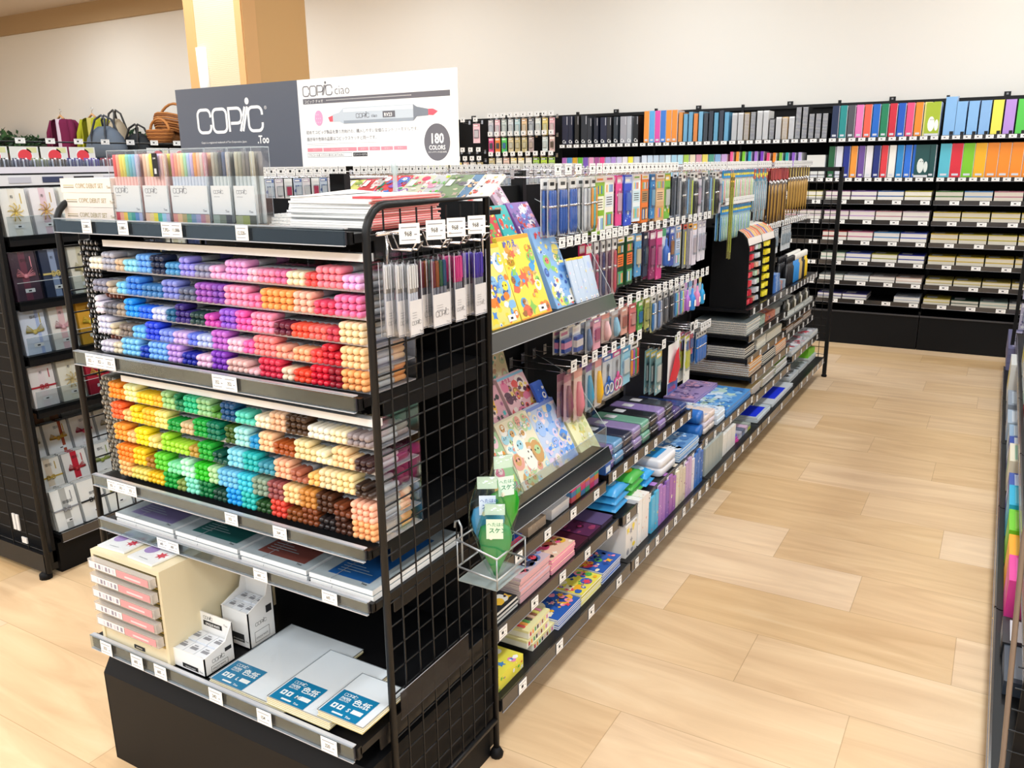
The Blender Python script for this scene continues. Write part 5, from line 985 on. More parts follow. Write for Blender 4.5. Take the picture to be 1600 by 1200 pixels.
# ---- bay two: pencil cases, wipes, upright boxes
def soft_case(x, y, z, w_, d, h, c, label, wrap=True, c2=None, band=None):
    m = MB(); rbox(m, 0, w_, 0, d, 0, h, min(w_, d) * .16, h * .22, mat(c, .4), mat(c2, .35) if c2 else None); kids = []
    a = MB(); a.tube([(.004, -.001, h * .62), (w_ - .004, -.001, h * .62)], .0016, mat(band or 'e8e8f0', .4), 5); kids.append(('zip', a))
    if wrap:
        a = MB(); rbox(a, -.002, w_ + .002, -.003, d, 0, h + .002, w_ * .1, h * .15, clear('f4f6fa', .12, .14, .93)); kids.append(('clear_wrapper', a))
        a = MB(); a.box(w_ * .1, w_ * .55, d * .55, d * .75, h + .002, h + .003, mat('d8d8dc', .4)); kids.append(('price_label', a))
    return place(G, 'pencil_case', m, x, y, z, label, 'pencil case', None, 0, 0, kids)
z1 = .493
CS = [(2.69, 'a48cd4', 'lavender', 2), (2.785, '7cb4dc', 'light blue', 2), (2.88, '34364c', 'dark navy', 2), (2.975, 'b49ccc', 'lilac', 2), (3.07, '88c4a4', 'mint green', 2), (3.165, '242428', 'black', 2), (3.26, 'b094d0', 'pale purple', 2), (3.355, '3c3c44', 'charcoal', 2), (3.45, '5c4c88', 'violet', 1), (3.54, '2c4c90', 'dark blue', 1)]
for x, c, nm, n in CS:
    for k in range(n): soft_case(x, 1.175 + .006 * k, z1 + k * .046, .088, .235 if x > 2.75 else .16, .044, c, '%s pencil case, %s, on the shelf under the scissors' % (nm, 'upper one' if k else ('lower one' if n > 1 else 'single')), c2=None)
soft_case(2.69, 1.36, z1 + .0, .088, .12, .07, '5c8ccc', 'blue box case behind the lavender pencil cases', False)
m = MB(); m.box(0, .05, 0, .1, 0, .04, mat('2c60b0', .4)); m.rect(FF(0, 0, 0), .005, .006, .045, .03, .0004, mat('d8e4f0')); place(G, 'ink_box', m, 2.675, 1.068 + .1, z1 + .0, 'x', 'box')['label'] = 'small dark blue box at the front left of the pencil cases'
z2 = .335
def wipes(x, y, z, c, c2, label, w_=.15, d=.13, h=.03):
    m = MB(); rr = random.Random(int(x * 1000)); vs = []; nx, ny = 9, 7
    for j in range(ny + 1):
        for i in range(nx + 1):
            u_, v_ = i / nx, j / ny; e = min(u_, 1 - u_, v_, 1 - v_); vs.append((w_ * u_, d * v_, h * (.35 + .65 * min(1, e * 5)) + rr.uniform(-.0015, .0015)))
    n0 = len(vs); vs += [(w_ * i / nx, d * j / ny, h * .3 - h * .3 * min(1, min(i / nx, 1 - i / nx, j / ny, 1 - j / ny) * 5)) for j in range(ny + 1) for i in range(nx + 1)]
    fs = []
    for j in range(ny):
        for i in range(nx): a = j * (nx + 1) + i; fs.append((a, a + 1, a + nx + 2, a + nx + 1)); fs.append((n0 + a, n0 + a + nx + 1, n0 + a + nx + 2, n0 + a + 1))
    ed = [i for i in range(nx + 1)] + [j * (nx + 1) + nx for j in range(1, ny + 1)] + [ny * (nx + 1) + i for i in range(nx - 1, -1, -1)] + [j * (nx + 1) for j in range(ny - 1, 0, -1)]
    for k in range(len(ed)): a, b = ed[k], ed[(k + 1) % len(ed)]; fs.append((a, n0 + a, n0 + b, b))
    m.add(vs, fs, mat(c, .25, 0, .6), True); q = MB(); F = FT(0, 0, h * 1.08); q.disc(F, w_ * .5, d * .45, w_ * .24, d * .22, 0, mat(c2, .3), 14); q.rect(F, w_ * .25, d * .72, w_ * .75, d * .8, .0004, mat('f4f8f8', .3))
    return place(G, 'wet_wipes', m, x, y, z, label, 'wipes', None, rr.uniform(-.05, .05), 0, [('printed_panel', q)])
for k in range(3): wipes(2.69, 1.13, z2 + .031 * k, '3c9cd8', '88ccf0', 'blue pack of wipes, %s of the left pile' % ['bottom', 'middle', 'top'][k])
for k in range(3): wipes(2.85, 1.13, z2 + .031 * k, '48b048', 'f0d03c', 'green pack of wipes, %s of its pile' % ['bottom', 'middle', 'top'][k])
for k in range(2): wipes(2.99, 1.125, z2 + .031 * k, '28a0e4', 'b8e4f8', 'bright blue pack of wipes, %s one' % ['lower', 'upper'][k], .11)
for k in range(3):
    m = MB(); rbox(m, 0, .12, 0, .15, 0, .034, .012, .006, mat('f0509c', .3)); place(G, 'lunch_box', m, 2.95 + .0 * k, 1.30 - .03 * (k < 2), z2 + .035 * k + .0, 'glossy pink case, %s of the stack behind the wipes' % ['bottom', 'middle', 'top'][k], 'case')
for k in range(2):
    m = MB(); rbox(m, 0, .19, 0, .17, 0, .036, .02, .008, mat('f0f0f4', .3)); q = MB(); q.rect(FT(0, 0, .0365), .03, .035, .16, .14, .0004, mat('3c98d8', .3)); q.disc(FT(0, 0, .0367), .07, .09, .012, .014, .0004, mat('f0c83c')); q.disc(FT(0, 0, .0367), .115, .085, .012, .014, .0004, mat('b8d05c'))
    place(G, 'hinged_box', m, 3.135, 1.115, z2 + .038 * k, '%s white hinged box with a blue lid panel' % ['lower', 'upper'][k], 'box', None, 0, 0, [('lid_panel', q)])
flat_stack(G, 'plastic_folder', 3.35, 1.11, z2, .27, .30, .010, 5, '6c9cd0', mat('dce8f0', .4), 'blue and white plastic folder behind the hinged boxes', 'folder', ['e8f0f8', '88b4e0', '4c7cb8'], seed=71)
z3 = .161
for k, (x, w_, h, c, art, nm) in enumerate(((2.70, .11, .13, 'e8e4e0', ['f0d84c', '9c9ca4', 'd8d4d0'], 'white and yellow'), (2.825, .035, .19, 'f4f2f0', ['e8c8c0', 'f0e0d0'], 'tall white'), (2.865, .035, .19, 'f0ece8', ['e8b8a8', 'f0d85c'], 'tall cream'), (2.90, .035, .19, 'f4ece8', ['f0d8c8', 'e0a898'], 'tall white'))):
    box_item(x, 1.09, z3, w_, .16, h, c, '%s upright box %s, left part of bottom shelf, second bay' % (nm, ['', 'first of three', 'second of three', 'third of three'][k]), art=art, seed=80 + k)
UPC = [('58b8e0', ['f8b83c', '8cd0f0', 'e85c7c']), ('b07cc8', ['e8b8dc', '7c4ca4', 'f4e4f0']), ('8c64b8', ['d8a8e0', 'f0c8dc', '5c3c90']), ('a86cb4', ['f4dc4c', 'c888d0', 'f0ecf0']), ('e8e0c8', ['d8484c', 'e8b84c', '4c4c98']), ('d8ccb8', ['8c4c88', 'f0e8d8', 'c8a03c']), ('c8a8d0', ['4c3c78', 'f0d8e8', '88589c']), ('e4dce8', ['3c3c70', '9c94c0', 'f4f4f8']), ('3c78c8', ['f4f4f8', '88b0e4', '2c4c90']), ('2c68b8', ['e8ecf4', '78a8e0'])]
for k in range(16):
    c, art = UPC[k * len(UPC) // 16]; x = 2.955 + k * .042
    m = MB(); m.box(0, .037, 0, .15, 0, .155 + .01 * (k % 3), mat(c, .4)); q = MB(); palette_art(q, FF(0, 0, 0), .037, .15, art, 5, 90 + k, .0004); palette_art(q, FR(0, 0, 0), .001, .001, art, 0, 1)
    place(G, 'upright_box', m, x, 1.085, z3, 'bright upright box in the long row on the bottom shelf, second bay', 'box', 'bright upright boxes on the bottom shelf', 0, 0, [('printed_panel', q)])
# ---- bay three
z4 = .335
for k in range(2):
    m = MB(); m.T = Matrix.Rotation(0, 4, 'X'); m.lathe([(.02, 0), (.038, .004), (.04, .02), (.04, .24), (.03, .25)], mat('2c70c4', .3), (.042, 0, .036), 14, 'y', .85)
    place(G, 'roll_pouch', m, 3.68, 1.13, z4 + .069 * k - .001, '%s glossy blue roll pouch at the bay joint' % ['lower', 'upper'][k], 'pouch')
for k in range(3):
    for j in range(2):
        m = MB(); rbox(m, 0, .08, 0, .22, 0, .030, .012, .006, mat(['ece0d8', 'e4dce8', 'e8d8d0'][k], .35)); q = MB(); palette_art(q, FT(0, 0, .0302), .08, .22, ['e8b8a8', 'b8c8e8', 'f0e8a8', 'd8a8c8'], 8, 100 + k + j, .0003)
        place(G, 'pencil_case', m, 3.775 + j * .085, 1.13, z4 + .031 * k, 'cream printed case, %s, %s column beside the blue rolls' % (['bottom', 'middle', 'top'][k], ['left', 'right'][j]), 'pencil case', None, 0, 0, [('cover_print', q)])
flat_stack(G, 'plastic_folder', 3.96, 1.125, z4, .13, .28, .010, 6, 'dce8f4', mat('e8f0f8', .35), 'white and pale blue document case', 'folder', ['b8d4f0', '88b0e0', 'f4f8fc'], seed=72)
flat_stack(G, 'disc_folder', 4.11, 1.12, z4, .47, .32, .010, 4, '4c94d8', mat('5c94d0', .35), 'large bright blue disc folder', 'folder', ['88bcec', 'd8e8f8', '3c78c0', 'b8d8d0'], seed=73)
flat_stack(G, 'mesh_case', 4.13, 1.30, z4 + .041, .42, .17, .010, 2, 'a890c4', mat('8c78a8', .4), 'lilac printed case behind the disc folders', 'case', ['c8b0dc', 'e0a8c8', '6c5c98'], seed=74)
for k in range(5):
    m = MB(); m.box(0, .055, 0, .26, 0, .14, clear('d4dcd8', .3, .2, .35)); m.box(.003, .052, .004, .25, .004, .13, mat('c8ccc4', .5)); place(G, 'file_box', m, 3.675 + .058 * k, 1.09, z3, 'translucent grey-green file box in the row of five at the joint', 'file box', 'five translucent file boxes')
for k in range(3):
    for j in range(4):
        m = MB(); m.box(0, .075, 0, .15, 0, .028, mat('e8e6e0', .4)); m.box(-.001, .076, .06, .085, -.0005, .0285, mat('a89c8c', .4)); place(G, 'paper_pack', m, 3.98 + .08 * k, 1.095, z3 + .029 * j, 'banded white paper block in the cluster beside the file boxes', 'paper block', 'banded white paper blocks')
for k in range(5):
    m = MB(); m.box(0, .045, 0, .16, 0, .012, mat(['d84c9c', 'b858b0', '5c6cd0', '7c84dc', '98a4e4'][k], .35)); place(G, 'card_pack', m, 4.23, 1.10 + .002 * k, z3 + .013 * k, '%s flat pack in the small pile' % ['magenta', 'purple', 'blue', 'periwinkle', 'pale blue'][k] + ' by the white blocks', 'pack', None, .1 * k - .2)
for k in range(8):
    m = MB(); m.box(0, .05, 0, .15, 0, .016, mat(['c8ccd4', '8c94b0', 'e0e0dc', 'c8d05c', 'b8b4c4', '6c7488', 'd8b8d0', 'a8b0a8'][k], .3)); place(G, 'card_pack', m, 4.30 + .06 * (k % 4), 1.095, z3 + .017 * (k // 4), 'small mixed wrapped pack at the right of the bottom shelf, third bay', 'pack', 'small mixed wrapped packs')
# ---- bay four and five: notebooks
def spiral(x, y, z, w_, d, th, n, c, label, edge='d8d0c0', seed=0):
    m = MB(); m.box(0, w_, .004, d, 0, th * .9, mat(edge, .6), mt=mat(c, .4)); m.box(-.0006, w_ + .0006, .004, d, th * .8, th * .93, mat(c, .4)); q = MB()
    k = 0
    while .008 + k * .011 < w_ - .004 and k < 60:
        xx = .008 + k * .011; q.tube([(xx, .01, th * .92), (xx, .001, th * 1.0), (xx, -.003, th * .5), (xx, .004, 0)], .0011, mat('d8d8dc', .3, .6), 4); k += 1
    me, mq = m.mesh('notebook'), q.mesh('spiral_binding'); r = random.Random(seed)
    for i in range(n):
        o = inst('notebook', me, G.w(x + r.uniform(-.003, .003), y + r.uniform(-.003, .003), z + i * th), (0, 0, G.a)); inst('spiral_binding', mq, (0, 0, 0), parent=o)
        tag(o, ('topmost ' if i == n - 1 else 'lower ') + label, 'notebook', None if i == n - 1 else 'lower ' + label)
def sideways_spiral(x, y, z, w_, d, th, n, c, label, seed=0):
    """wire edge looks back along the aisle toward the near end"""
    m = MB(); m.box(.004, w_, 0, d, 0, th * .9, mat('dcd6c8', .6), mt=mat(c, .4)); m.box(.004, w_ + .0006, -.0006, d, th * .8, th * .93, mat(c, .4)); m.box(.004, w_, -.0006, d, 0, th * .12, mat(c, .4)); q = MB()
    k = 0
    while .008 + k * .011 < d - .004: yy = .008 + k * .011; q.tube([(.01, yy, th * .92), (.001, yy, th), (-.003, yy, th * .5), (.004, yy, 0)], .0012, mat('dcdce0', .3, .6), 4); k += 1
    me, mq = m.mesh('notebook'), q.mesh('spiral_binding'); r = random.Random(seed)
    for i in range(n):
        o = inst('notebook', me, G.w(x + r.uniform(-.002, .002), y + r.uniform(-.003, .003), z + i * th), (0, 0, G.a)); inst('spiral_binding', mq, (0, 0, 0), parent=o)
        tag(o, ('topmost ' if i == n - 1 else 'lower ') + label, 'notebook', None if i == n - 1 else 'lower ' + label)
sideways_spiral(4.64, 1.18, .661, .30, .30, .0125, 6, 'a8b4b8', 'pale-covered notebook in the pile under the black dispenser', 1)
sideways_spiral(4.64, 1.18, .528, .21, .22, .0125, 5, '2c2c30', 'black-covered spiral notebook on the second notebook shelf', 2)
sideways_spiral(4.64, 1.15, .426, .28, .36, .0125, 6, 'c8822c', 'orange-covered spiral notebook in the widest pile', 3)
sideways_spiral(4.90, 1.18, .528, .22, .24, .011, 6, 'e0dccc', 'cream notebook right of the black spiral ones', 4)
sideways_spiral(5.15, 1.18, .528, .40, .22, .011, 5, 'd8d0b8', 'pale notebook at the right of the second notebook shelf', 5)
sideways_spiral(4.96, 1.15, .426, .30, .28, .0125, 5, '28282c', 'black-covered sketchbook right of the orange pile', 6)
sideways_spiral(5.28, 1.15, .426, .28, .26, .0125, 5, 'd07c28', 'orange sketchbook at the far right of its shelf', 7)
spiral(4.66, 1.135, .301, .22, .28, .013, 4, 'd8b880', 'kraft ring notebook on the low shelf', 'c8b088', 8)
spiral(4.92, 1.135, .301, .30, .28, .013, 4, 'e0d4b0', 'cream ring notebook on the low shelf', 'd8ccb0', 9)
spiral(5.26, 1.135, .301, .30, .28, .016, 4, '98b444', 'lime green notebook on the low shelf', 'e0e0d4', 10)
for k in range(4): box_item(4.99 + .13 * k, 1.19, .661, .12, .25, .055 - .006 * k, ['b4c4b0', 'c86c4c', 'd8886c', 'c8c4b8'][k], '%s drawing pad block on the shelf under the dispenser' % ['grey-green', 'brick red', 'salmon', 'white'][k], 'pad block', [['8c9c88', 'dce4d8'], ['3c60b0', 'e8c0a8', 'f0ece4'], ['f0e0d0', 'a84c3c'], ['8c8c88', 'f0f0ec']][k], 120 + k)
flat_stack(G, 'graph_pad', 4.64, 1.085, z3, .30, .28, .010, 3, 'b8c4cc', mat('e8ecee', .4), 'white pad with a cobalt label, left one', 'pad', None, seed=75); flat_stack(G, 'graph_pad', 5.0, 1.085, z3, .57, .28, .007, 3, 'c8ccd0', mat('e4e8ea', .4), 'grey-white pad with a cobalt label, wide one', 'pad', None, seed=76)
for x, w_, zz in ((4.66, .22, .0295), (5.12, .30, .0208)):
    m = MB(); m.box(0, w_, 0, .09, 0, .0012, mat('1c34d8', .4)); m.box(w_ * .2, w_ * .95, .11, .18, 0, .0012, mat('3c5c98', .4)); place(G, 'label_sheet', m, x, 1.10, z3 + zz, 'cobalt blue label sheet lying on the %s white pads' % ('left' if x < 5 else 'wide'), 'label sheet')
# bay five
for k, (z, c, nm, art) in enumerate(((.591, 'c4c4bc', 'grey-white pad', None), (.486, 'a8784c', 'brown paper pad', ['e8e0d0', '6c5038']), (.346, 'c0c4c8', 'grey sketch pad with a red mark', ['d84c5c', 'e8e8ec', '8c9098']), (z3, 'b8bcc0', 'grey printed bag pad', ['3c3c40', 'e8e8ec', '8c9094']))):
    for j in range(3): flat_stack(G, 'sketch_pad', 5.63 + .31 * j, 1.18 if z > .4 else 1.12, z, .28, .26, .009, 4 - j % 2, c, mat('dcdcd8', .5), nm + ', %s pile' % ['near', 'middle', 'far'][j], 'pad', art, seed=130 + k * 3 + j)
for k in range(4):
    m = MB(); m.box(0, .06, 0, .12, 0, .07 - .01 * k, mat('78c82c', .4)); place(G, 'green_pack', m, 6.28 + .063 * k, 1.13, z3 + .0185 + .02, 'lime green pack at the far end beside the grid frame', 'pack', 'lime green packs at the far end')
for k in range(16):
    x = 5.66 + .05 * (k % 16); m = MB(); m.lathe([(.016, 0), (.018, .004), (.018, .05), (.009, .058), (.009, .075), (.006, .078)], mat(['2c2c28', '3c3828', 'c8c4b8', '1c1c1c'][k % 4], .3), seg=10); place(G, 'ink_bottle', m, x, 1.20, .601 + .030 if False else .632, 'small dark ink bottle on the paint shelf, far bay', 'bottle', 'small ink bottles, far bay')
# dispenser
DX0, DX1 = 4.64, 5.26
d = empty('dispenser', G.w((DX0 + DX1) / 2, 1.25, .813), G.a); tag(d, 'black curved-top dispenser with red, silver and yellow columns', 'dispenser')
T = Matrix.Translation((-(DX0 + DX1) / 2, -1.25, -.813)); prof = [(1.19, .813), (1.50, .813), (1.50, 1.262), (1.34, 1.262), (1.27, 1.252), (1.23, 1.232), (1.205, 1.20), (1.19, 1.15)]
m = MB(T)
for xx in (DX0, (DX0 + DX1) / 2 - .006, DX1 - .012):
    vs = [(xx, a, b) for a, b in prof] + [(xx + .012, a, b) for a, b in prof]; n = len(prof); m.add(vs, [tuple(range(n)), tuple(range(n, 2 * n))[::-1]] + [(i, (i + 1) % n, n + (i + 1) % n, n + i)[::-1] for i in range(n)], BLACKM)
m.box(DX0, DX1, 1.40, 1.50, .813, 1.25, BLACKM); m.build('casing', d)
for j, (a, b_, c) in enumerate(((DX0 + .012, (DX0 + DX1) / 2 - .006, 'e89048'), ((DX0 + DX1) / 2 + .006, DX1 - .012, 'd0b070'))):
    m = MB(T); P_ = [(1.34, 1.264), (1.27, 1.254), (1.23, 1.234), (1.205, 1.205), (1.196, 1.165)]; vs = [(a, y, z) for y, z in P_] + [(b_, y, z) for y, z in P_]; n = len(P_); m.add(vs, [(i + 1, n + i + 1, n + i, i) for i in range(n - 1)], mat('ece4dc', .3), True)
    for q in range(6):
        t = a + (b_ - a) * (q + .5) / 6; vs = [(t - .016, y - .001, z + .0012) for y, z in P_[1:4]] + [(t + .016, y - .001, z + .0012) for y, z in P_[1:4]]; m.add(vs, [(1, 4, 3, 0), (2, 5, 4, 1)], mat([c, 'e86c2c', '7c5ca0', 'f0c050'][q % 4], .3))
    m.build('header_card', d)
for j, cc in enumerate((['d8283c', 'e84858', 'b81c30'], ['d8a890', 'b8bcc4', 'd4d8dc', 'b4d0b4'], ['f0dc28', 'f8e84c', 'e8cc14'])):
    x0 = [DX0 + .03, DX0 + .20, DX0 + .40][j]; 
    for k in range(7):
        z = .828 + k * .050; m = MB(); m.box(0, .14, 0, .12, -.004, 0, BLACKM, mf=mat('2c2c30')); place(G, 'tray_lip', m, x0, 1.205, z, 'x', 'x') if False else m.build('tier', d, Matrix.Translation((0, 0, 0)) @ Vector((x0 - (DX0 + DX1) / 2, -.045, z - .813)))
        rr = random.Random(j * 10 + k)
        for q in range(3):
            m = MB(); c = cc[(k + q) % len(cc)]; n = 8; m.add([(rr.uniform(-.024, .024), rr.uniform(0, .05), rr.uniform(0, .030)) for _ in range(4)] + [(-.02, 0, 0), (.02, 0, 0), (.02, .06, 0), (-.02, .06, 0), (-.018, .004, .024), (.02, 0, .028), (.018, .05, .024), (-.02, .055, .028)], [(4, 5, 9, 8), (5, 6, 10, 9), (8, 9, 10, 11), (7, 4, 8, 11), (0, 1, 9), (2, 3, 8)], mat(c, .25, 0, .7))
            place(G, 'small_packet', m, x0 + .022 + q * .046, 1.195 + rr.uniform(0, .012), z + .001, '%s wrapped packet in the black dispenser' % ['red', 'silver', 'yellow'][j], 'packet', '%s packets in the dispenser' % ['red', 'silver', 'yellow'][j], rr.uniform(-.2, .2))
# paint bottles and cups on the far upper shelf
zt = .806
for k in range(7): box_item(5.30 + .045 * k, 1.19, zt + .007, .042, .11, .055 + (k < 3) * .06, ['4c80d0', '88a8d8', '5c84c0', '7c98b8', 'd0907c', '8ca0b8', 'a8b8c8'][k], 'small blue-toned box right of the dispenser, %s' % ['first', 'second', 'third', 'fourth', 'fifth', 'sixth', 'seventh'][k], 'box', ['e8ecf4', '3c68b8'], 150 + k)
for k in range(14):
    for j in range(2):
        x = 5.70 + .046 * k; c = ['202024', '202024', '2c88d0', '2c88d0', 'c8a868', '202024', 'e8c020'][(k // 2) % 7]; m = MB(); m.lathe([(.018, 0), (.02, .006), (.02, .12), (.012, .13), (.012, .15)], mat(c if j == 0 else '28282c', .3), seg=10); q = MB(); q.lathe([(.012, .15), (.014, .153), (.014, .185), (.008, .19)], mat('e8e4dc' if k > 4 else '1c1c20', .4), seg=10)
        place(G, 'paint_bottle', m, x, 1.21 + .05 * j, zt + .001 + .0 * j, '%s paint bottle, %s row, on the far upper shelf' % ({'202024': 'black', '2c88d0': 'blue', 'c8a868': 'gold', 'e8c020': 'yellow'}[c] if j == 0 else 'dark', ['front', 'rear'][j]), 'bottle', 'paint bottles %s %d' % (c if j == 0 else 'rear', j), 0, 0, [('cap', q)])
for k in range(10):
    P = pack('card', .06, .16, ('d8dce0', 'b8c0c8', 'e8ecf0', '8c98a8'), 40 + k % 2); o = P.put(G, 5.34 + .06 * k if k < 6 else 5.80 + .07 * (k - 6), 1.27, 1.19, 'pale hanging brush-set card on the short peg row, far bays', 'pack', 'pale cards on the short peg row'); 
peg_run(BAY[4], 5.62, 14, .062, 1.215, 1.24, [None], '', '', 1, lw=.035)
peg_run(BAY[3], 5.20, 7, .055, 1.215, 1.24, [None], '', '', 1, lw=.035)
# ================================================================ wall shelving along the back
WX = [-5.78, -4.905, -4.03, -3.155, -2.28, -1.405, -.53, .345, 1.22]
YF, YB = 7.90, 8.37
WLAB = ['far left peg bay, mostly behind the sign', 'peg bay with small hanging goods left of the notebooks', 'wall bay of dark-spined notebooks', 'wall bay of orange and blue folders', 'wall bay of black and white ring files', 'wall bay of multicoloured folders', 'wall bay of light blue box files', 'wall bay at the right edge']
WU = []
for i in range(8):
    x0, x1 = WX[i], WX[i + 1]; u = Unit('wall_shelf', E0, (x0 + x1) / 2, YF, WLAB[i], 'shelf unit'); WU.append(u)
    m = u.mb(); m.box(x0 + .003, x1 - .003, YB - .02, YB, 0, 2.11, BLACKM); u.part('back_panel', m)
    m = u.mb(); m.box(x0 + .003, x1 - .003, YF + .03, YB - .02, 0, .29, BLACKM); m.box(x0 + .003, x1 - .003, YF + .02, YF + .035, .288, .302, mat('3c3c40', .3)); u.part('kick_panel', m)
    m = u.mb(); m.box(x0 - .012, x0 + .012, YB - .05, YB - .02, 0, 2.14, BLACK); m.box(x0 - .012, x0 + .006, YF + .06, YB, .30, .33, BLACK); u.part('upright', m)
    m = u.mb(); m.box(x0 + .003, x1 - .003, YB - .045, YB - .02, 2.085, 2.115, BLACK); u.part('top_rail', m)
    m = u.mb(); xx = (x0 + x1) / 2 + .0; m.box(xx - .025, xx + .025, YB - .04, YB - .02, 2.11, 2.15, BLACK); m.box(xx - .008, xx + .008, YB - .043, YB - .04, 2.125, 2.14, mat('8a8a8a')); u.part('wall_bracket', m)
    if i >= 2:
        for z, lip, n in ((1.795, .035, 11), (1.462, .035, 11)): u.shelf(x0 + .005, x1 - .005, YF, YB - .02, z, lip, .02, [x0 + (x1 - x0) * (k + .5) / n for k in range(n)], pw=.055)
        for z in (1.275, 1.105, .925, .745, .570, .405): u.shelf(x0 + .005, x1 - .005, YF, YB - .02, z, .04, .02, [x0 + (x1 - x0) * (k + .75) / 4 for k in range(4)], pw=.07)
    else:
        m = u.mb(); m.box(x0 + .01, x1 - .01, YF + .1, YF + .115, 0, 2.09, BLACKM); u.part('peg_panel', m)
# binders
def binder(x, z, w_, h, d, c, label, group, kind='file', c2=None, rz=0):
    m = MB(); q = MB()
    if kind == 'file':
        m.box(0, w_, 0, d, 0, h, mat(c, .35)); m.box(w_, w_ + .004, .004, d, 0.003, h - .003, mat(c2 or 'e4e4ea', .4)); q.rect(FF(0, 0, 0), w_ * .2, h * .07, w_ * .8, h * .13, .0006, mat('d8d8e0', .4)); part = 'spine_label'
    elif kind == 'campus':
        m.box(0, w_, 0, d, 0, h, mat(c, .3)); q.text(FF(0, 0, 0), 'C' if w_ < .04 else 'Ca', .004, h * .07, .045, .0006, WHITE, 'LEFT', .8, .02); q.box(w_ * .75, w_ * .85, -.0008, 0, h * .7, h * .98, mat('c8c8d0')); part = 'lettering'
    elif kind == 'ring':
        m.box(0, w_, .004, d, 0, h, mat(c, .4)); k = 0
        while k * .012 < h - .01: q.box(.002, w_ - .002, -.003, .004, .004 + k * .012, .009 + k * .012, mat('e8e8ec', .3, .5)); k += 1
        part = 'rings'
    elif kind == 'box':
        m.add([(0, 0, 0), (w_, 0, 0), (w_, d, 0), (0, d, 0), (0, 0, h * .96), (w_, 0, h * .96), (w_, d, h), (0, d, h), (w_, d * .1, h * .96), (w_, d * .45, h * .35)], [(3, 2, 1, 0), (0, 1, 5, 4), (3, 0, 4, 7), (2, 3, 7, 6)], mat(c, .35)); m.poly([(w_, 0, 0), (w_, d, 0), (w_, d, h), (w_, d * .6, h), (w_, d * .12, h * .62), (w_, 0, h * .62)], mat(c, .35)); m.poly([(w_ + .0002, 0.01, h * .62), (w_ + .0002, d * .12, h * .62), (w_ + .0002, d * .6, h), (w_, 0.01, h * .95)], mat('e4e4ec', .4))
        m.box(.004, w_ - .004, .006, d - .01, .01, h * .9, mat('e0e0e6', .6)); q.rect(FF(0, 0, 0), w_ * .6, h * .03, w_ * .95, h * .12, .0006, INK); part = 'spine_label'
    elif kind == 'clearbook':
        m.box(0, w_, 0, d, 0, h, mat(c, .3)); q.box(-.001, w_ + .001, -.002, d, 0, h + .001, CLEAR); part = 'clear_cover'
    o = m.build('binder', None, (x, YF + .045, z), (0, 0, rz)); tag(o, label, 'binder', group)
    if q.v: q.build(part, o)
def run(x0, x1, z, spec, where, kind='file', d=.2, gap=.012):
    n = len(spec); p = (x1 - x0) / n
    for k, s in enumerate(spec):
        c, h = s[0], s[1]; kk = s[2] if len(s) > 2 else kind; ww = (s[3] if len(s) > 3 else p - gap)
        lab = '%s %s on the %s' % (colour_name(c), {'file': 'folder', 'campus': 'notebook binder', 'ring': 'ring notebook', 'box': 'box file', 'clearbook': 'clear-covered book'}[kk], where)
        binder(x0 + p * k + .003, z, min(ww, p - .003), h, d, c, lab, lab, kk)
top = lambda cs, h: [(c, h) for c in cs.split()]
zt, z2_ = 1.796, 1.463
run(-4.02, -3.165, zt, [(c, .285 if k < 4 else .26, 'campus', .045 if k % 3 else .07) for k, c in enumerate('232840 23283c 222222 282c34 2c3038 1c2030 20243c 2c2c30 303840 9c9ca4 a8acb4 1c1c20'.split())], 'top shelf of the dark notebook bay')
run(-3.13, -2.79, zt, [(c, .30) for c in 'f0943c 5ca8e0 e050a8 3c78d0 f0943c f09038'.split()], 'top shelf, left part of the orange bay', gap=.008)
run(-2.78, -2.29, zt, [(c, .26 if k % 2 else .275, 'clearbook') for k, c in enumerate('f09838 70b4dc 6cb0d8 f08c30 7cbce0 2c3440 222838 64acd0 283044 68b0d8'.split())], 'top shelf, right part of the orange bay')
run(-2.27, -1.415, zt, [(c, h, 'ring') for c, h in (('dcdcdc', .25), ('e4e4e4', .25), ('a88c58', .25), ('1c1c1e', .255), ('e8e8e8', .26), ('f0f0f0', .26), ('1c1c1e', .19), ('e4e4e4', .2), ('d8b888', .2), ('ececec', .2), ('1a1a1c', .28), ('1a1a1c', .28), ('1c1c1e', .22), ('1c1c1e', .22), ('18181a', .22))], 'top shelf of the ring file bay')
run(-1.395, -.54, zt, [(c, .275) for c in '1c2c50 1c8c8c 505058 e878b8 f0604c 1c68c8 188058 d0283c 1c58c0 e85080 f08c28 f0e88c a4b82c'.split()], 'top shelf of the multicoloured bay')
run(-.52, .335, zt, [('88b8e8', .32, 'box', .09)] + [(c, .28, 'box') for c in '88b8e8 88b8e8 88b4e4 f0e458 b890dc 58c850 74747c 1c88cc 2c98d8'.split()], 'top shelf of the box file bay')
run(.36, 1.2, zt, [(c, .28, 'box') for c in '28a0e0 d84c5c 88b8e8 58c850'.split()], 'top shelf at the right edge')
run(-4.02, -3.165, z2_, [(c, .21) for c in 'b870c0 4c90c8 d8a830 64b830 7858b8 e8a0c8 a85898 e84890 a8a4dc b090d8 c8c4e8 e8e4f0 f0e84c c8d0e0'.split()], 'second shelf of the dark notebook bay')
run(-3.145, -2.29, z2_, [(c, .22) for c in 'd8e4f4 c8dcf0 c4d8ec b0c8dc d8ecf8 a8d4ec b8e0f0 a8cc58 e8dcc0 d89cb0 e8d868 58a08c 88b0dc c8a8dc'.split()], 'second shelf of the orange bay')
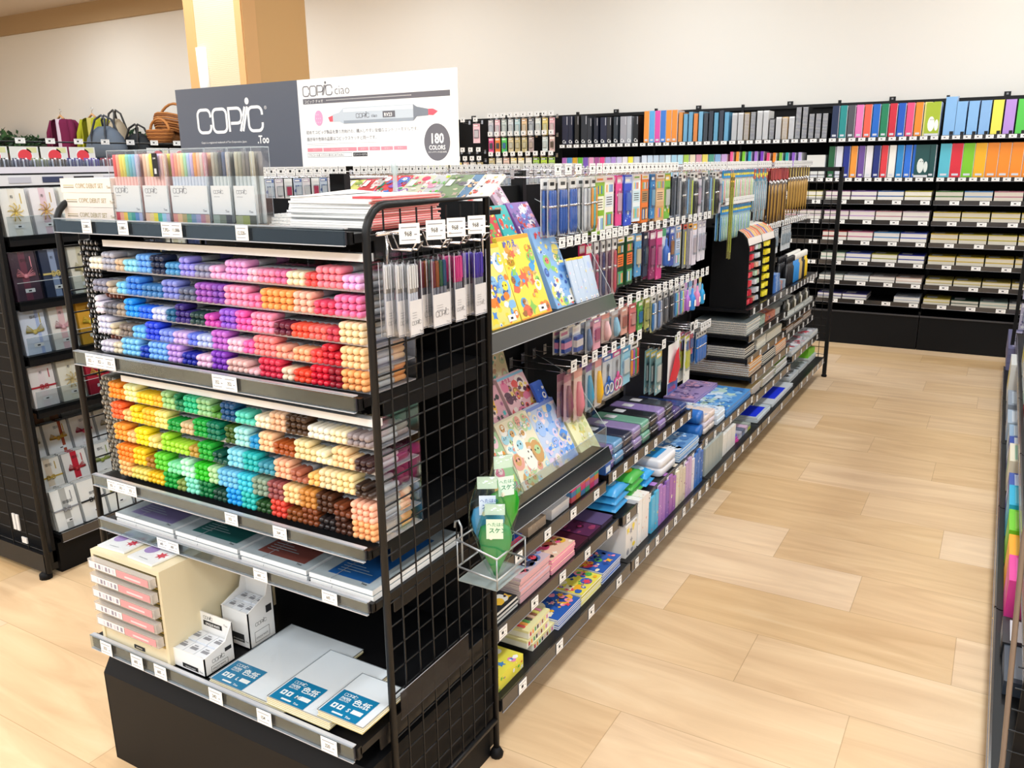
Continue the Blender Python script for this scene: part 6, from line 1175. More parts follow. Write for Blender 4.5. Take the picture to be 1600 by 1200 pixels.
run(-2.27, -1.60, z2_, [(c, .24 if k < 6 else .225) for k, c in enumerate('f85c98 f09c30 7ccc2c 28a8c0 a878d8 7c38c0 e84c7c f08c28 84c03c 28a8a8 8c58c8 b8a8e0'.split())], 'second shelf of the ring file bay', gap=.03)
run(-1.58, -1.415, z2_, [('dcdcd8', .2)], 'second shelf, right end of the ring file bay')
run(-1.395, -.54, z2_, [(c, .27) for c in '1c5c38 d8d8e4 1c2c88 f09838 6c4c98 e8e4e8 1c2c78 e03c44 f0ece4 2c88c8 2c70d8 1c68d0 189060 1c4c4c'.split()], 'second shelf of the multicoloured bay')
run(-.52, .335, z2_, [(c, .275) for c in '58b8cc d82c3c 7cc428 f0b020 f08c28 f08c28 f08c28 f08c28 f08c28 d83c3c'.split()], 'second shelf of the box file bay', gap=.006)
run(.36, 1.2, z2_, [(c, .27) for c in 'f08c28 d83c3c 2c88c8'.split()], 'second shelf at the right edge')
# cute printed faces on two cover fronts (plain rounds only)
for (x, z, bg, fg) in ((-.655, zt, 'a8bc30', 'f4f4ec'), (-.70, z2_, '1c4c4c', 'd8e0dc')):
    m = MB(); m.box(0, .105, 0, .004, 0, .27, mat(bg, .35)); F = FF(0, 0, 0); q = MB(); q.disc(F, .045, .10, .026, .06, .0005, mat(fg)); q.disc(F, .085, .09, .015, .045, .0006, mat(fg)); q.rect(F, .04, .13, .045, .138, .001, INK); q.rect(F, .055, .13, .06, .138, .001, INK); q.rect(F, 0, 0, .105, .025, .0012, mat('d8d8dc'))
    o = m.build('clear_folder', None, (x, YF + .035, z)); tag(o, '%s folder with pale rounded print, front-facing on the %s shelf' % (colour_name(bg), 'top' if z == zt else 'second'), 'folder'); q.build('cover_print', o)
# stacks of loose-leaf pads, six shelves
def pads(x0, x1, z, cols, where, body='ece6dc', fill=1.0, n=2):
    p = (x1 - x0) / 4
    for k in range(4):
        c = cols[k % len(cols)]
        if c is None: continue
        for j in range(n):
            th = .040 * fill; m = MB(); w_ = p - .012; m.box(0, w_, 0, .30, 0, th * .96, mat(body, .6), mt=mat(c, .35)); m.box(-.001, w_ + .001, -.001, .30, th * .80, th * .98, mat(c, .35)); m.box(w_ * .1, w_ * .5, .05, .15, th * .97, th * .99, mat('f0ecec', .4))
            lab = '%s-topped paper pack on the %s' % (colour_name(c), where)
            o = m.build('paper_pack', None, (x0 + p * k + .006, YF + .03 + .012 * j, z + .001 + j * th)); tag(o, lab, 'paper pack', lab)
SH6 = [1.276, 1.106, .926, .746, .571, .406]
wl = ['first pad shelf', 'second pad shelf', 'third pad shelf', 'fourth pad shelf', 'fifth pad shelf', 'lowest pad shelf']
CM = [['8c5c88', '6c4c98', '2c5898', 'a8a040'], ['b88cb8', 'c8a0d0', 'c8909c', 'c8b0c0'], ['a83c40', 'c87898', '5c94c8', '4c5cb8'], ['90b098', '5868b8', 'a8a448', '303894'], ['b8c4c0', 'c4ccd4', 'bcb0ac', 'd8b8a8'], ['4c4888', '504c8c', None, 'b8bcc8']]
CB = [['4c7840', '5c90c8', 'b87888', '5ca0c0'], ['c8b03c'] * 4, ['c8a83c', 'c0b048', 'bcae44', 'c4b03c'], ['c8ac40'] * 4, ['c0ac58'] * 4, ['c8b448', '284838', '9cb0a8', 'a0a4a8']]
for s in range(6):
    f = 1.0 if s < 3 else .9 if s < 4 else .6
    pads(WX[5] + .01, WX[6] - .01, SH6[s], CM[s], wl[s] + ' of the multicoloured bay', fill=f); pads(WX[6] + .01, WX[7] - .01, SH6[s], CB[s], wl[s] + ' of the box file bay', body='d8d0c0', fill=f); pads(WX[7] + .01, WX[8] - .01, SH6[s], CB[s], wl[s] + ' at the right edge', body='d8d0c0', fill=f)
    if s < 2: pads(WX[4] + .01, WX[5] - .01, SH6[s], CM[s], wl[s] + ' of the ring file bay')
# peg bays on the left of the wall
def far_pegs(u, x0, x1, rows, where, seed):
    r = random.Random(seed)
    for ri, (z, h, cols) in enumerate(rows):
        n = len(cols); p = (x1 - x0) / n
        for k, c in enumerate(cols):
            x = x0 + p * (k + .5); hk = u.at('hook', hook_mesh(.13), x, YF + .10, z); l = inst('price_label', price_mesh(.055, .045), (0, -.14, .0), parent=hk)
            if c is None: continue
            P = pack('card', round(min(.085, p - .02), 3), h, tuple(c), 60 + (k % 3)); P.put(E0, x, YF - .02, z - .02, 'small hanging pack in the %s row of %s' % (['top', 'second', 'third', 'fourth'][ri], where), 'pack', 'small packs, %s row of %s' % (['top', 'second', 'third', 'fourth'][ri], where))
pc = [('c8c4cc', 'e8e4e8', 'a8a8b0'), ('f0c8d0', 'f4e4e4', 'd8a0ac'), ('c8d0cc', 'e8ece8', '98a8a4'), ('d0d4d8', 'f0f0f0', 'b0b8c0'), ('bcd4d8', 'e4f0f0', '8cb0b8'), ('e8c8a0', 'f4e0c8', 'c8a078'), ('a0a4ac', 'd8dce0', '484c54'), ('e0e4e0', 'f0f0ec', 'c8ccc4'), ('e8d488', 'f4ecc0', 'c8b058'), ('e8b8c0', 'f4dcd8', 'c88890')]
p2 = [('e85088', '3c3c40', 'f0a0c0'), ('f0843c', '3c3c40', 'f0b888'), ('58c85c', '2c80b8', '98e098'), ('d8c8a0', 'f0e8d0', 'b8a878'), ('c8b888', 'e8dcb8', 'a89868'), ('c8b888', 'e8dcb8', 'a89868'), ('b8a4a0', 'e0c8b8', '8c7870'), None, ('d8e0dc', 'f0f4f0', 'b8c4c0'), ('d8b8b0', '584c48', 'e8dcd8')]
p3 = [('c8b888', 'e8e0cc', 'a89868'), ('e8e4d8', 'f4f0e8', 'c8c4b8'), ('e8c8b8', 'f4e4d8', 'c8a898'), ('ece4c8', 'f8f4e0', 'e8d048'), ('f0ecd8', 'f8f4ec', 'e8c848'), ('f0ece0', 'f8f8f0', 'd8d4c8'), ('a8d058', 'e8f0d8', '4c6c3c'), ('c0dc50', 'ecf4d8', '58783c'), ('b8d868', 'ecf4dc', '5c8048')]
far_pegs(WU[1], WX[1] + .03, WX[2] - .03, [(2.09, .17, pc), (1.905, .15, p2), (1.70, .16, p3), (1.50, .2, pc[::-1])], 'the peg bay', 3)
far_pegs(WU[0], WX[0] + .03, WX[1] - .03, [(2.06, .2, [None, None, pc[0], None, pc[1]]), (1.75, .06, [None] * 8), (1.66, .16, p3[::-1]), (1.45, .2, pc)], 'the bay behind the sign', 4)
# bays further left along the back wall carry clothing and bags
for i, x0 in enumerate((-16, -13.6, -11.2, -8.8, -6.9)):
    x1 = min(x0 + 2.4, -5.8) if i < 4 else -5.8; x1 = min(x1, -5.8)
    if i == 3: x1 = -6.9
    u = Unit('wall_shelf', E0, (x0 + x1) / 2, YF, ['leftmost', 'second from left', 'third from left', 'fourth from left', 'fifth from left'][i] + ' low wall shelving carrying clothes and bags', 'shelf unit')
    m = u.mb(); m.box(x0 + .01, x1 - .01, YB - .03, YB, 0, 2.11, BLACKM); u.part('back_panel', m)
    m = u.mb(); m.box(x0 + .01, x1 - .01, YF + .05, YB - .03, 1.70, 1.72, BLACK); m.box(x0 + .01, x1 - .01, YF + .05, YB - .03, 0, .2, BLACKM); u.part('shelf', m)
    m = u.mb(); m.tube([(x0 + .02, YF - .02, 1.965), (x1 - .02, YF - .02, 1.965)], .014, BLACK, 8)
    for xx in (x0 + .1, x1 - .1): m.tube([(xx, YF - .02, 1.965), (xx, YB - .03, 1.965)], .01, BLACK, 6)
    u.part('rail', m)
def jacket(x, y, z, h, w_, c, inner, label):
    r = empty('jacket', (x, y, z)); tag(r, label, 'jacket'); cm = mat(c, .85, 0, .1); im = mat(inner, .9)
    m = MB()
    rings = [(0, .10, .05), (.03, .33, .09), (.12, .40, .11), (.4, .43, .11), (.8, .50, .12), (1.0, .54, .12)]
    for s in (-1, 1):
        vs = []; fs = []; K = 7
        for (t, wf, dp) in rings:
            for k in range(K):
                a = k / (K - 1); ang = a * PI; xx = s * (w_ * (.15 + .05 * t + (wf - .15 - .05 * t) * math.sin(ang / 2) if True else 0)); yy = -dp * math.cos(ang) * (1 if a < .5 else 1); fold = .008 * math.sin(a * 9 + t * 3)
                vs.append((xx, yy + fold, -h * t))
        n = K
        for i in range(len(rings) - 1):
            for k in range(K - 1): q = (i * n + k, i * n + k + 1, (i + 1) * n + k + 1, (i + 1) * n + k); fs.append(q if s > 0 else q[::-1])
        m.add(vs, fs, cm, True)
        m.tube([(s * w_ * .34, 0, -h * .05), (s * w_ * .46, -.02, -h * .35), (s * w_ * .47, -.05, -h * .72)], [.045, .05, .038], cm, 8)
    m.build('body', r); m = MB(); m.add([(-w_ * .14, -.035, 0), (w_ * .14, -.035, 0), (w_ * .2, -.03, -h * .9), (-w_ * .16, -.03, -h * .9), (0, -.06, -h * .4)], [(0, 3, 4), (3, 2, 4), (2, 1, 4), (1, 0, 4)], im, True); m.build('inner_shirt', r)
    m = MB(); m.tube([(-w_ * .12, 0, 0), (0, 0, .05), (w_ * .12, 0, 0)], .015, mat('c89868', .5), 6); m.tube([(0, 0, .05), (0, 0, .09), (.03, 0, .11), (.03, 0, .13), (0, 0, .135)], .005, CHROME, 5); m.build('hanger', r)
ja, jb = hit(95, 186, 1, 7.80), hit(143, 184, 1, 7.80)
jacket(ja.x, 7.80, ja.z, .56, .62, '6c2444', 'd8c8dc', 'dark plum jacket over a pale shirt, hanging on the far left rail')
jacket(jb.x + .02, 7.80, jb.z, .62, .66, '9a9c28', 'b8b060', 'olive yellow jacket hanging on the far left rail')
def boston(x, y, z, w_, h, c, label, hh=.3, dk='2c3440'):
    r = empty('bag', (x, y, z)); tag(r, label, 'bag'); m = MB(); vs = []; fs = []; n = 9
    prof = [(0, .80, .5), (.1, .98, .9), (.35, 1.0, 1), (.65, .86, .9), (.85, .62, .7), (1, .3, .3)]
    for (t, wf, df) in prof:
        for k in range(12): a = 2 * PI * k / 12; vs.append((w_ / 2 * wf * math.copysign(abs(math.cos(a)) ** .6, math.cos(a)), .11 * df * math.copysign(abs(math.sin(a)) ** .6, math.sin(a)), h * t))
    for i in range(len(prof) - 1):
        for k in range(12): l = (k + 1) % 12; fs.append((i * 12 + k, i * 12 + l, (i + 1) * 12 + l, (i + 1) * 12 + k))
    fs.append(tuple(range(60, 72))); fs.append(tuple(range(12))[::-1]); m.add(vs, fs, mat(c, .8, 0, .2), True); m.build('body', r)
    for s in (-1, 1):
        m = MB(); m.tube([(-w_ * .22, s * .08, h * .2), (-w_ * .2, s * .10, h * .75), (-w_ * .14, s * .05, h + hh * .6), (0, s * .02, h + hh), (w_ * .14, s * .05, h + hh * .6), (w_ * .2, s * .10, h * .75), (w_ * .22, s * .08, h * .2)], .014, mat(dk, .6), 6); m.build('handle', r)
b1 = hit(169, 249, 1, 7.2); boston(b1.x, 7.2, b1.z, .74, .42, '5c6878', 'slate blue boston bag with dark handles, beside the olive jacket', .14)
b2 = hit(218, 238, 1, 7.5); boston(b2.x, 7.5, b2.z - .12, .62, .36, '24282c', 'black round bag right of the slate blue boston bag', .12, '1c1c1e')
b3 = hit(186, 232, 1, 7.8); boston(b3.x, 7.8, b3.z - .12, .42, .52, 'a89c88', 'beige rucksack behind the slate blue and black bags', .12, '3c3c3c')
for k, (px, py, yy) in enumerate(((169, 249, 7.2), (218, 251, 7.5))):
    p = hit(px, py, 1, yy); u = empty('display_stand', (p.x, yy, 0)); tag(u, ['low black stand under the slate blue bag', 'low black stand under the black bag'][k], 'stand'); zz = [b1.z, b2.z - .12][k]
    m = MB(); m.box(-.4, .4, -.15, .15, zz - .03, zz - .002, BLACK); m.build('top', u)
    for sx in (-.36, .36): m = MB(); m.box(sx - .02, sx + .02, -.12, .12, 0, zz - .03, BLACK); m.build('leg', u)
def basket(x, y, z, r0, h, label, rx=0, rz=0):
    r = empty('wicker_basket', (x, y, z), rz, rx); tag(r, label, 'basket'); m = MB(); n = 8
    WK = mat('b8783c', .7); W2_ = mat('8c5424', .75)
    for k in range(n): t = k / (n - 1); rad = r0 * (.75 + .25 * math.sin(t * 2)); m.tube([(rad * math.cos(a * PI / 9), rad * .8 * math.sin(a * PI / 9), h * t + .01 + .004 * (a % 2)) for a in range(18)], h / n * .55, WK if k % 2 else W2_, 5, closed=True)
    m.lathe([(r0 * .7, 0), (r0 * .74, .01)], W2_, seg=14); m.build('body', r); m = MB(); m.tube([(r0 * math.cos(PI * k / 10), 0, h + r0 * .85 * math.sin(PI * k / 10)) for k in range(11)], .018, WK, 6); m.build('handle', r)
bk = hit(252, 224, 1, 7.6); basket(bk.x, 7.6, bk.z - .0, .19, .15, 'lower wicker basket on the far left shelf beside the sign')
bk2 = hit(264, 208, 1, 7.85); basket(bk2.x, 7.85, bk2.z + .0, .24, .20, 'large round wicker basket tilted above the lower one', -.3)
m = MB(); m.box(-.5, .5, -.3, .18, -.03, -.002, BLACK); o = m.build('ledge', None, ((bk.x + bk2.x) / 2, 7.75, bk.z)); tag(o, 'short black ledge carrying the wicker baskets', 'ledge'); m = MB(); m.box(-.45, .45, -.2, .15, -bk.z + .0, -.03, BLACKM); m.build('support', o)
m = MB(); m.lathe([(.12, 0), (.13, bk2.z - bk.z - .005)], mat('8c5a2c', .7), seg=12); o = m.build('display_block', None, (bk2.x, 7.9, bk.z)); tag(o, 'wicker-brown block under the large round basket', 'block')
def bush(x, y, z, r0, label, seed):
    r = empty('potted_plant', (x, y, z)); tag(r, label, 'plant'); m = MB(); m.lathe([(r0 * .35, -.0), (r0 * .45, r0 * .5)], mat('6c5040', .7), seg=10); m.build('pot', r); m = MB(); q = random.Random(seed); gs = [mat(c, .6) for c in ('24402c', '2f5534', '3c6a40')]
    for i in range(140):
        a, e = q.uniform(0, 2 * PI), q.uniform(-.1, 1.4); rr = r0 * q.uniform(.45, 1.1); c = Vector((rr * math.cos(a) * math.cos(e), rr * math.sin(a) * math.cos(e) * .6, r0 * .5 + rr * math.sin(e) * .8)); d1 = Vector((q.uniform(-1, 1), q.uniform(-1, 1), q.uniform(-1, 1))).normalized() * r0 * .16; d2 = d1.orthogonal().normalized() * r0 * .06
        m.add([c - d1, c + d2, c + d1, c - d2], [(0, 1, 2, 3)], q.choice(gs))
    m.build('leaves', r)
for k, (px, py, s_) in enumerate(((8, 224, .34), (48, 224, .26), (122, 222, .24), (204, 206, .26), (232, 206, .22))):
    p = hit(px, py, 1, 8.1); bush(p.x, 8.10, 1.722, s_ * 1.25, ['dark leafy plant at the far left edge', 'dark leafy plant left of the plum jacket', 'dark leafy plant between the two jackets', 'dark leafy plant behind the bags', 'dark leafy plant beside the baskets'][k], k)
# ================================================================ pads leaning on top of the aisle gondola, behind the marker display
tb = empty('top_board', (-1.44, 1.86, 1.505)); tag(tb, 'narrow black board above the first aisle bay, carrying the leaning colouring pads', 'board'); m = MB(); m.box(-.38, .30, -.13, .04, -.012, 0, BLACK); m.box(-.38, .30, -.135, -.125, -.012, .02, BLACK); m.build('board', tb)
TP = [(524, 547, 'd8dc78', ['58281c', '8cb040', 'f0ecc8'], 'lime and brown striped'), (543, 562, 'c8bcd8', ['e8e0ec', 'b0a0c8'], 'pale lilac'), (546, 574, 'd8303c', ['f4f0ec', 'e85c64'], 'small red'), (556, 620, 'd8303c', ['f4f4f4', '3c78d0', '2c9c68', '8c50b8', 'f4f4f4'], 'large red'), (616, 652, 'ccd0b8', ['8048b0', 'd8446c', '58b850', 'f4ecdc'], 'pale green and purple'), (640, 676, 'c0c4c8', ['e8e030', '58c038', 'f09cbc', 'd8d8dc'], 'silver and lime'), (676, 712, '7c9470', ['e8dcc8', '7c7884', '54803c', 'b8a898'], 'green and mauve'), (706, 736, '5c84a8', ['e8b888', 'f0dcc8', '3c5878'], 'blue and tan'), (728, 760, 'e8e0dc', ['f0a040', 'd84c48', '3c3c50', 'f4d8b8'], 'orange and white')]
for k, (a, b_, bg, cols, nm) in enumerate(TP):
    y = 1.80 + .004 * (k % 2); L = .165; lean = 1.05; P1, P2_ = hit(a, 300, 1, y), hit(b_, 300, 1, y); w_ = P2_.x - P1.x
    m = MB(); m.box(0, w_, 0, .008, 0, L, PAPER, mf=mat(bg, .35)); q = MB(); palette_art(q, FF(0, 0, 0), w_, L, cols, 26, 200 + k, .0004); q.rect(FF(0, 0, 0), w_ * .12, L * .66, w_ * .36, L * .84, .0018, WHITE); q.text(FF(0, 0, 0), 'ぬりえ', w_ * .45, L * .72, min(.03, w_ * .2), .002, mat(cols[1], .4), 'LEFT', 1, .03)
    o = m.build('colouring_pad', None, (P1.x, y - .05, 1.508 + .0005 * k), (-lean, 0, 0)); tag(o, nm + ' colouring pad leaning above the end display, below the sign', 'colouring pad'); q.build('cover_print', o)
# ================================================================ left gondola with gift envelopes
LX, LB = 3.18, 3.60
LE = [1.76, 2.74, 3.72, 4.70, 5.68, 6.6]
for i in range(5):
    st = [(.175, 3.18, 4, .04)] if i else []
    u = Unit('gondola_shelf', G, (LE[i] + LE[i + 1]) / 2, 3.3, ['nearest bay of the left gondola, holding gift envelopes'] and ['nearest bay of the left gondola, full of gift envelopes', 'second bay of the left gondola, label strip under the sign', 'third bay of the left gondola, under the sign board', 'fourth bay of the left gondola, behind the peg hooks', 'farthest bay of the left gondola'][i], 'shelf unit')
    x0, x1 = LE[i], LE[i + 1]
    m = u.mb(); m.box(x0 + .002, x1 - .002, 3.21, LB, 0, .13, BLACKM); u.part('base', m); m = u.mb(); m.box(x0 + .001, x1 - .001, LB, LB + .02, 0, 1.555, BLACKM); u.part('back_panel', m)
    u.shelf(x0 + .004, x1 - .004, 3.18, LB - .004, .172, .04, .02, [])
    if i == 0:
        for z, y in ((1.375, 3.20), (1.128, 3.20), (.915, 3.20), (.700, 3.20)):
            m = u.mb(); m.box(x0 + .004, x1 - .004, y + .006, LB - .004, z - .014, z, BLACK); m.box(x0 + .004, x1 - .004, y, y + .012, z - .034, z + .002, BLACK); sh = u.part('shelf', m)
            m = u.mb(); m.box(x0 + .006, x1 - .006, y - .003, y - .001, z - .012, z + .075, clear('eef2f4', .05, .05, .95)); m.tube([(x0 + .006, y - .002, z + .075), (x1 - .006, y - .002, z + .075)], .001, clear('dfe8ea', .5, .1, .55), 4); u.part('clear_front', m, sh)
        for k, (z, y) in enumerate(((.30, 3.29), (.43, 3.38), (.56, 3.47))):
            m = u.mb(); m.box(x0 + .004, x1 - .004, y + .01, LB - .004, z - .012, z, BLACK); m.box(x0 + .004, x1 - .004, y + .004, y + .012, z - .12, z, BLACKM); u.part('step', m)
    else:
        for z, y in ((.45, 3.24), (.75, 3.24)): u.shelf(x0 + .004, x1 - .004, y, LB - .004, z, .04, .02, [])
    m = u.mb(); m.box(x0 - .012, x0 + .012, LB - .03, LB + .03, 0, 1.56, BLACK); u.part('upright', m)
    if i:
        LC = [('d8dce8', 'f0f0f4', 'a8b0c8'), ('e8e4e8', 'f4f0f0', 'c8b8c8'), ('e8ecec', 'd84c6c', 'f4f4f4'), ('c8d4e4', 'e8ecf4', '5c70a8'), ('e8e8e8', 'f4f4f4', 'b84c58')]
        peg_run(u, x0 + .05, 14, .066, 1.575, 3.22, [C_('card', .055, .12, LC[(i + k) % 5], 70 + k) for k in range(3)], ['pale carded pack', 'pale lilac carded pack', 'white carded pack'], 'on the left gondola, top row, %s bay' % NTH[i], 1, back=LB, lw=.06, lh=.045, tagdz=-.002)
        for rz_ in (1.30, 1.05): peg_run(u, x0 + .08, 7, .13, rz_, 3.26, [C_('card', .09, .18, LC[(i + 2) % 5], 73), C_('pen', .05, .18, ('6c7ca8', 'c8ccd8'), 2)], ['pale card pack', 'blue pen pack'], 'on the left gondola, lower rows, %s bay' % NTH[i], 1, back=LB)
def envelope(w_, h, body, band, knot, kc, lab, th=.02, style=0):
    m = MB(); m.box(0, w_, 0, th, 0, h, mat(body, .45), mt=PAPER); q = MB(); F = FF(0, 0, 0)
    if band: q.rect(F, w_ * (.36 if style != 2 else .62), 0, w_ * (.62 if style != 2 else .75), h, .0005, mat(band, .4))
    if knot == 'bow':
        km = mat(kc, .4)
        for s in (-1, 1):
            for a in range(3): q.tube([(w_ * .5, -.004, h * .5), (w_ * (.5 + s * .28), -.008, h * (.56 + .05 * a)), (w_ * (.5 + s * .36), -.006, h * (.5 + .02 * a)), (w_ * .5, -.004, h * .49)], .0016, km, 5)
        q.lathe([(.003, 0), (.010, .002), (.008, .006), (.002, .008)], km, (w_ * .5, -.008, h * .5), 10, 'y')
    elif knot == 'knot':
        km = mat(kc, .4)
        q.box(0, w_, -.003, 0, h * .47, h * .51, km)
        for s in (-1, 1): q.tube([(w_ * .5 + w_ * .16 * s * math.sin(t), -.006, h * .49 + h * .06 * math.sin(2 * t)) for t in [PI * 2 * j / 12 for j in range(13)]], .0022, km, 5)
    elif knot == 'flower':
        r = random.Random(3)
        for j in range(9): a = j * 2 * PI / 9; q.tube([(w_ * .5, -.003, h * .5), (w_ * (.5 + .2 * math.cos(a)), -.010, h * (.5 + .13 * math.sin(a))), (w_ * (.5 + .3 * math.cos(a + .2)), -.004, h * (.5 + .2 * math.sin(a + .2)))], .002, mat(kc, .4), 5)
    q.text(F, ['寿', '御祝', '御礼', '寿', '御霊前'][style % 5], w_ * .4, h * .80 if style != 4 else h * .62, w_ * .14, .001, INK, 'LEFT', 1, 0); q.rect(F, w_ * .78, h * .68, w_ * .82, h * .9, .0008, mat(kc, .5))
    q.rect(F, w_ * .36, h * .16, w_ * .74, h * .24, .0022, WHITE); q.rect(F, w_ * .48, h * .18, w_ * .6, h * .21, .0026, INK)
    c = MB(); c.box(-.001, w_ + .001, -.012 if knot else -.002, th, -.0005, h + .001, BAG)
    return Proto('gift_envelope', m.mesh('envelope'), [('cord_and_print', q.mesh('cord')), ('clear_sleeve', c.mesh('sleeve'))])
R_ENV = [
 (1.376, 3.225, .175, .10, [('f4f0e8', 'f0e8d8', 'flower', 'd8b848', 0, 'ivory envelope with a yellow paper cord'), ('f4ecec', 'e8c8d0', 'flower', 'c89c3c', 3, 'white envelope with a golden fan knot'), ('f4f0e4', 'e8d8a0', 'bow', 'd8a838', 0, 'cream envelope with a gold bow'), ('f0f0ec', 'e8e8e4', 'bow', 'b8a048', 1, 'white envelope with olive cord')]),
 (1.129, 3.225, .185, .10, [('402838', '6c3044', 'bow', 'd88c98', 1, 'dark plum envelope'), ('24304c', '90a0c0', 'knot', 'd8c478', 0, 'navy envelope with a gold chain knot'), ('e8e4d4', 'd8d0b0', 'bow', 'd0c48c', 3, 'cream envelope with a pale cord'), ('28305c', '3c4880', 'bow', '8c94b8', 1, 'dark blue envelope')]),
 (.916, 3.225, .175, .10, [('d8e0f0', 'b0c0e8', 'bow', 'c8b868', 2, 'pale blue envelope'), ('f0ece4', 'f0c8c8', 'bow', 'e4b0b8', 0, 'ivory envelope with a blush bow'), ('e4a830', 'c85c98', 'bow', 'e8d048', 2, 'orange and magenta envelope'), ('e8e4d8', 'b89cc0', 'bow', 'c8b048', 1, 'white and violet envelope')]),
 (.701, 3.225, .165, .10, [('f0e8e4', 'f0e0e0', 'knot', 'b82c38', 0, 'white envelope with a red cord'), ('f0ead8', 'ece4cc', 'flower', 'd4bc80', 3, 'cream envelope with a gold rosette'), ('b01c34', 'd8303c', 'bow', 'e0b048', 2, 'crimson envelope'), ('f0ece8', 'a82848', 'knot', 'c83c2c', 2, 'white and wine envelope')])]
for ri, (z, y, h, w_, L) in enumerate(R_ENV):
    PR = [envelope(w_, h, b0, b1, kn, kc, lb, .02, st) for (b0, b1, kn, kc, st, lb) in L]
    for k in range(8):
        P = PR[k % 4]; lb = L[k % 4][5]
        for d in range(2): P.put(G, 1.775 + .118 * k, y + .003 + .026 * d, z + .001, '%s on the %s envelope shelf%s' % (lb, ['top', 'second', 'third', 'fourth'][ri], ', behind' if d else ''), 'envelope', '%s on the %s envelope shelf%s' % (lb, ['top', 'second', 'third', 'fourth'][ri], ', behind' if d else ''), rx=-.12)
TI = [(.176, 3.20, .17, [('f4f4f0', 'b8b8b4', 'knot', '98989c', 4, 'white envelope with silver cord'), ('f6f4ee', None, 'knot', '202022', 4, 'white envelope with black cord'), ('f2f2ea', None, 'bow', 'b8b830', 4, 'white envelope with yellow mark')]),
      (.302, 3.30, .15, [('f2f0e8', 'e8d8c0', 'knot', 'c8a848', 1, 'ivory envelope with gold cord'), ('f6f4f0', 'd0283c', 'bow', 'c83038', 1, 'white envelope with a red stripe'), ('f4f4f0', None, 'bow', '98a848', 2, 'white envelope with green mark')]),
      (.432, 3.39, .14, [('f2f0ec', None, 'bow', 'c8b898', 3, 'white envelope with beige cord'), ('f4f2ee', 'b04c2c', 'bow', 'd8a83c', 2, 'white envelope with a rust band'), ('f4f0ee', 'e8e0e0', 'bow', 'c0304c', 1, 'white envelope with pink print')]),
      (.562, 3.48, .13, [('f2f2ea', None, 'bow', 'c8b050', 0, 'white envelope with a gold swirl'), ('d8a078', 'f0d8b0', 'bow', 'e0b040', 0, 'brown and gold printed envelope'), ('f4f2ec', None, 'bow', 'b8a888', 3, 'plain ivory envelope')])]
for ri, (z, y, h, L) in enumerate(TI):
    PR = [envelope(.105, h, b0, b1, kn, kc, lb, .012, st) for (b0, b1, kn, kc, st, lb) in L]
    for k in range(8):
        P = PR[k % 3]; lb = L[k % 3][5]
        for d in range(3): nm = '%s on the %s step of the stepped stand%s' % (lb, ['lowest', 'second', 'third', 'top'][ri], ', behind' if d else ''); P.put(G, 1.775 + .118 * k + .01 * (ri % 2), y + .004 + .017 * d, z + .001, nm, 'envelope', nm, rx=-.2)
# near end of the left gondola: black grid panel
u = Unit('grid_divider', E0, -3.70, 1.72, 'tall black gridded end panel of the left gondola at the left edge', 'end panel')
m = u.mb(); m.box(-4.20, -3.20, 1.730, 1.745, .06, 1.62, BLACKM); u.part('panel', m)
m = u.mb(); m.tube([(-3.19, 1.70, .03), (-3.19, 1.70, 1.56), (-3.24, 1.70, 1.63), (-4.20, 1.70, 1.63), (-4.20, 1.70, .03)], .011, BLACK, 8); f = u.part('frame', m); m = u.mb()
for k in range(26): m.tube([(-4.19, 1.703, .12 + .0575 * k), (-3.2, 1.703, .12 + .0575 * k)], .0024, WIRE, 4, caps=False)
for k in range(1, 9): m.tube([(-3.2 - .11 * k, 1.700, .1), (-3.2 - .11 * k, 1.700, 1.62)], .0024, WIRE, 4, caps=False)
u.part('wire_grid', m, f); m = u.mb(); m.box(-4.2, -3.2, 1.69, 1.745, .03, .11, BLACK); m.lathe([(.025, 0), (.025, .02), (.012, .03)], BLACKM, (-3.22, 1.70, 0), 10); u.part('foot_rail', m)
for k, (a, b_, h) in enumerate(((-3.385, .155, .07), (-3.36, .155, .07), (-3.34, .105, .025))):
    m = u.mb(); m.box(a, a + (.018 if k < 2 else .035), 1.692, 1.697, b_ + .03, b_ + .03 + h, mat('d8d8d8', .3)); u.part('clip', m)
# ================================================================ pen display beyond the left gondola
u = Unit('pen_display', G, 3.2, 5.2, 'black pen display beyond the left gondola, red ovals on its header cards', 'display rack')
m = u.mb(); m.box(1.9, 5.6, 5.04, 5.50, 0, 1.60, BLACKM); u.part('body', m)
m = u.mb(); m.box(1.9, 5.6, 4.985, 5.0, 1.600, 1.636, mat('e6e4f0', .4)); m.box(1.9, 5.6, 4.985, 5.3, 1.592, 1.60, BLACK); u.part('label_strip', m)
m = u.mb(); m.box(1.9, 5.6, 4.985, 4.99, 1.53, 1.59, mat('e8e8ec', .4)); 
for k in range(18): m.box(2.0 + .2 * k, 2.13 + .2 * k, 4.98, 4.986, 1.545, 1.578, mat(['2c2c34', 'c8c8d4', '3c4464'][k % 3], .4))
u.part('lower_strip', m)
PCS = ['2c3038', 'a8acb4', '3c4c8c', '9ca4b0', '2c2c30', '3c3c58', '788060', '4c3c30', '6c7c3c', 'c8c4a8']
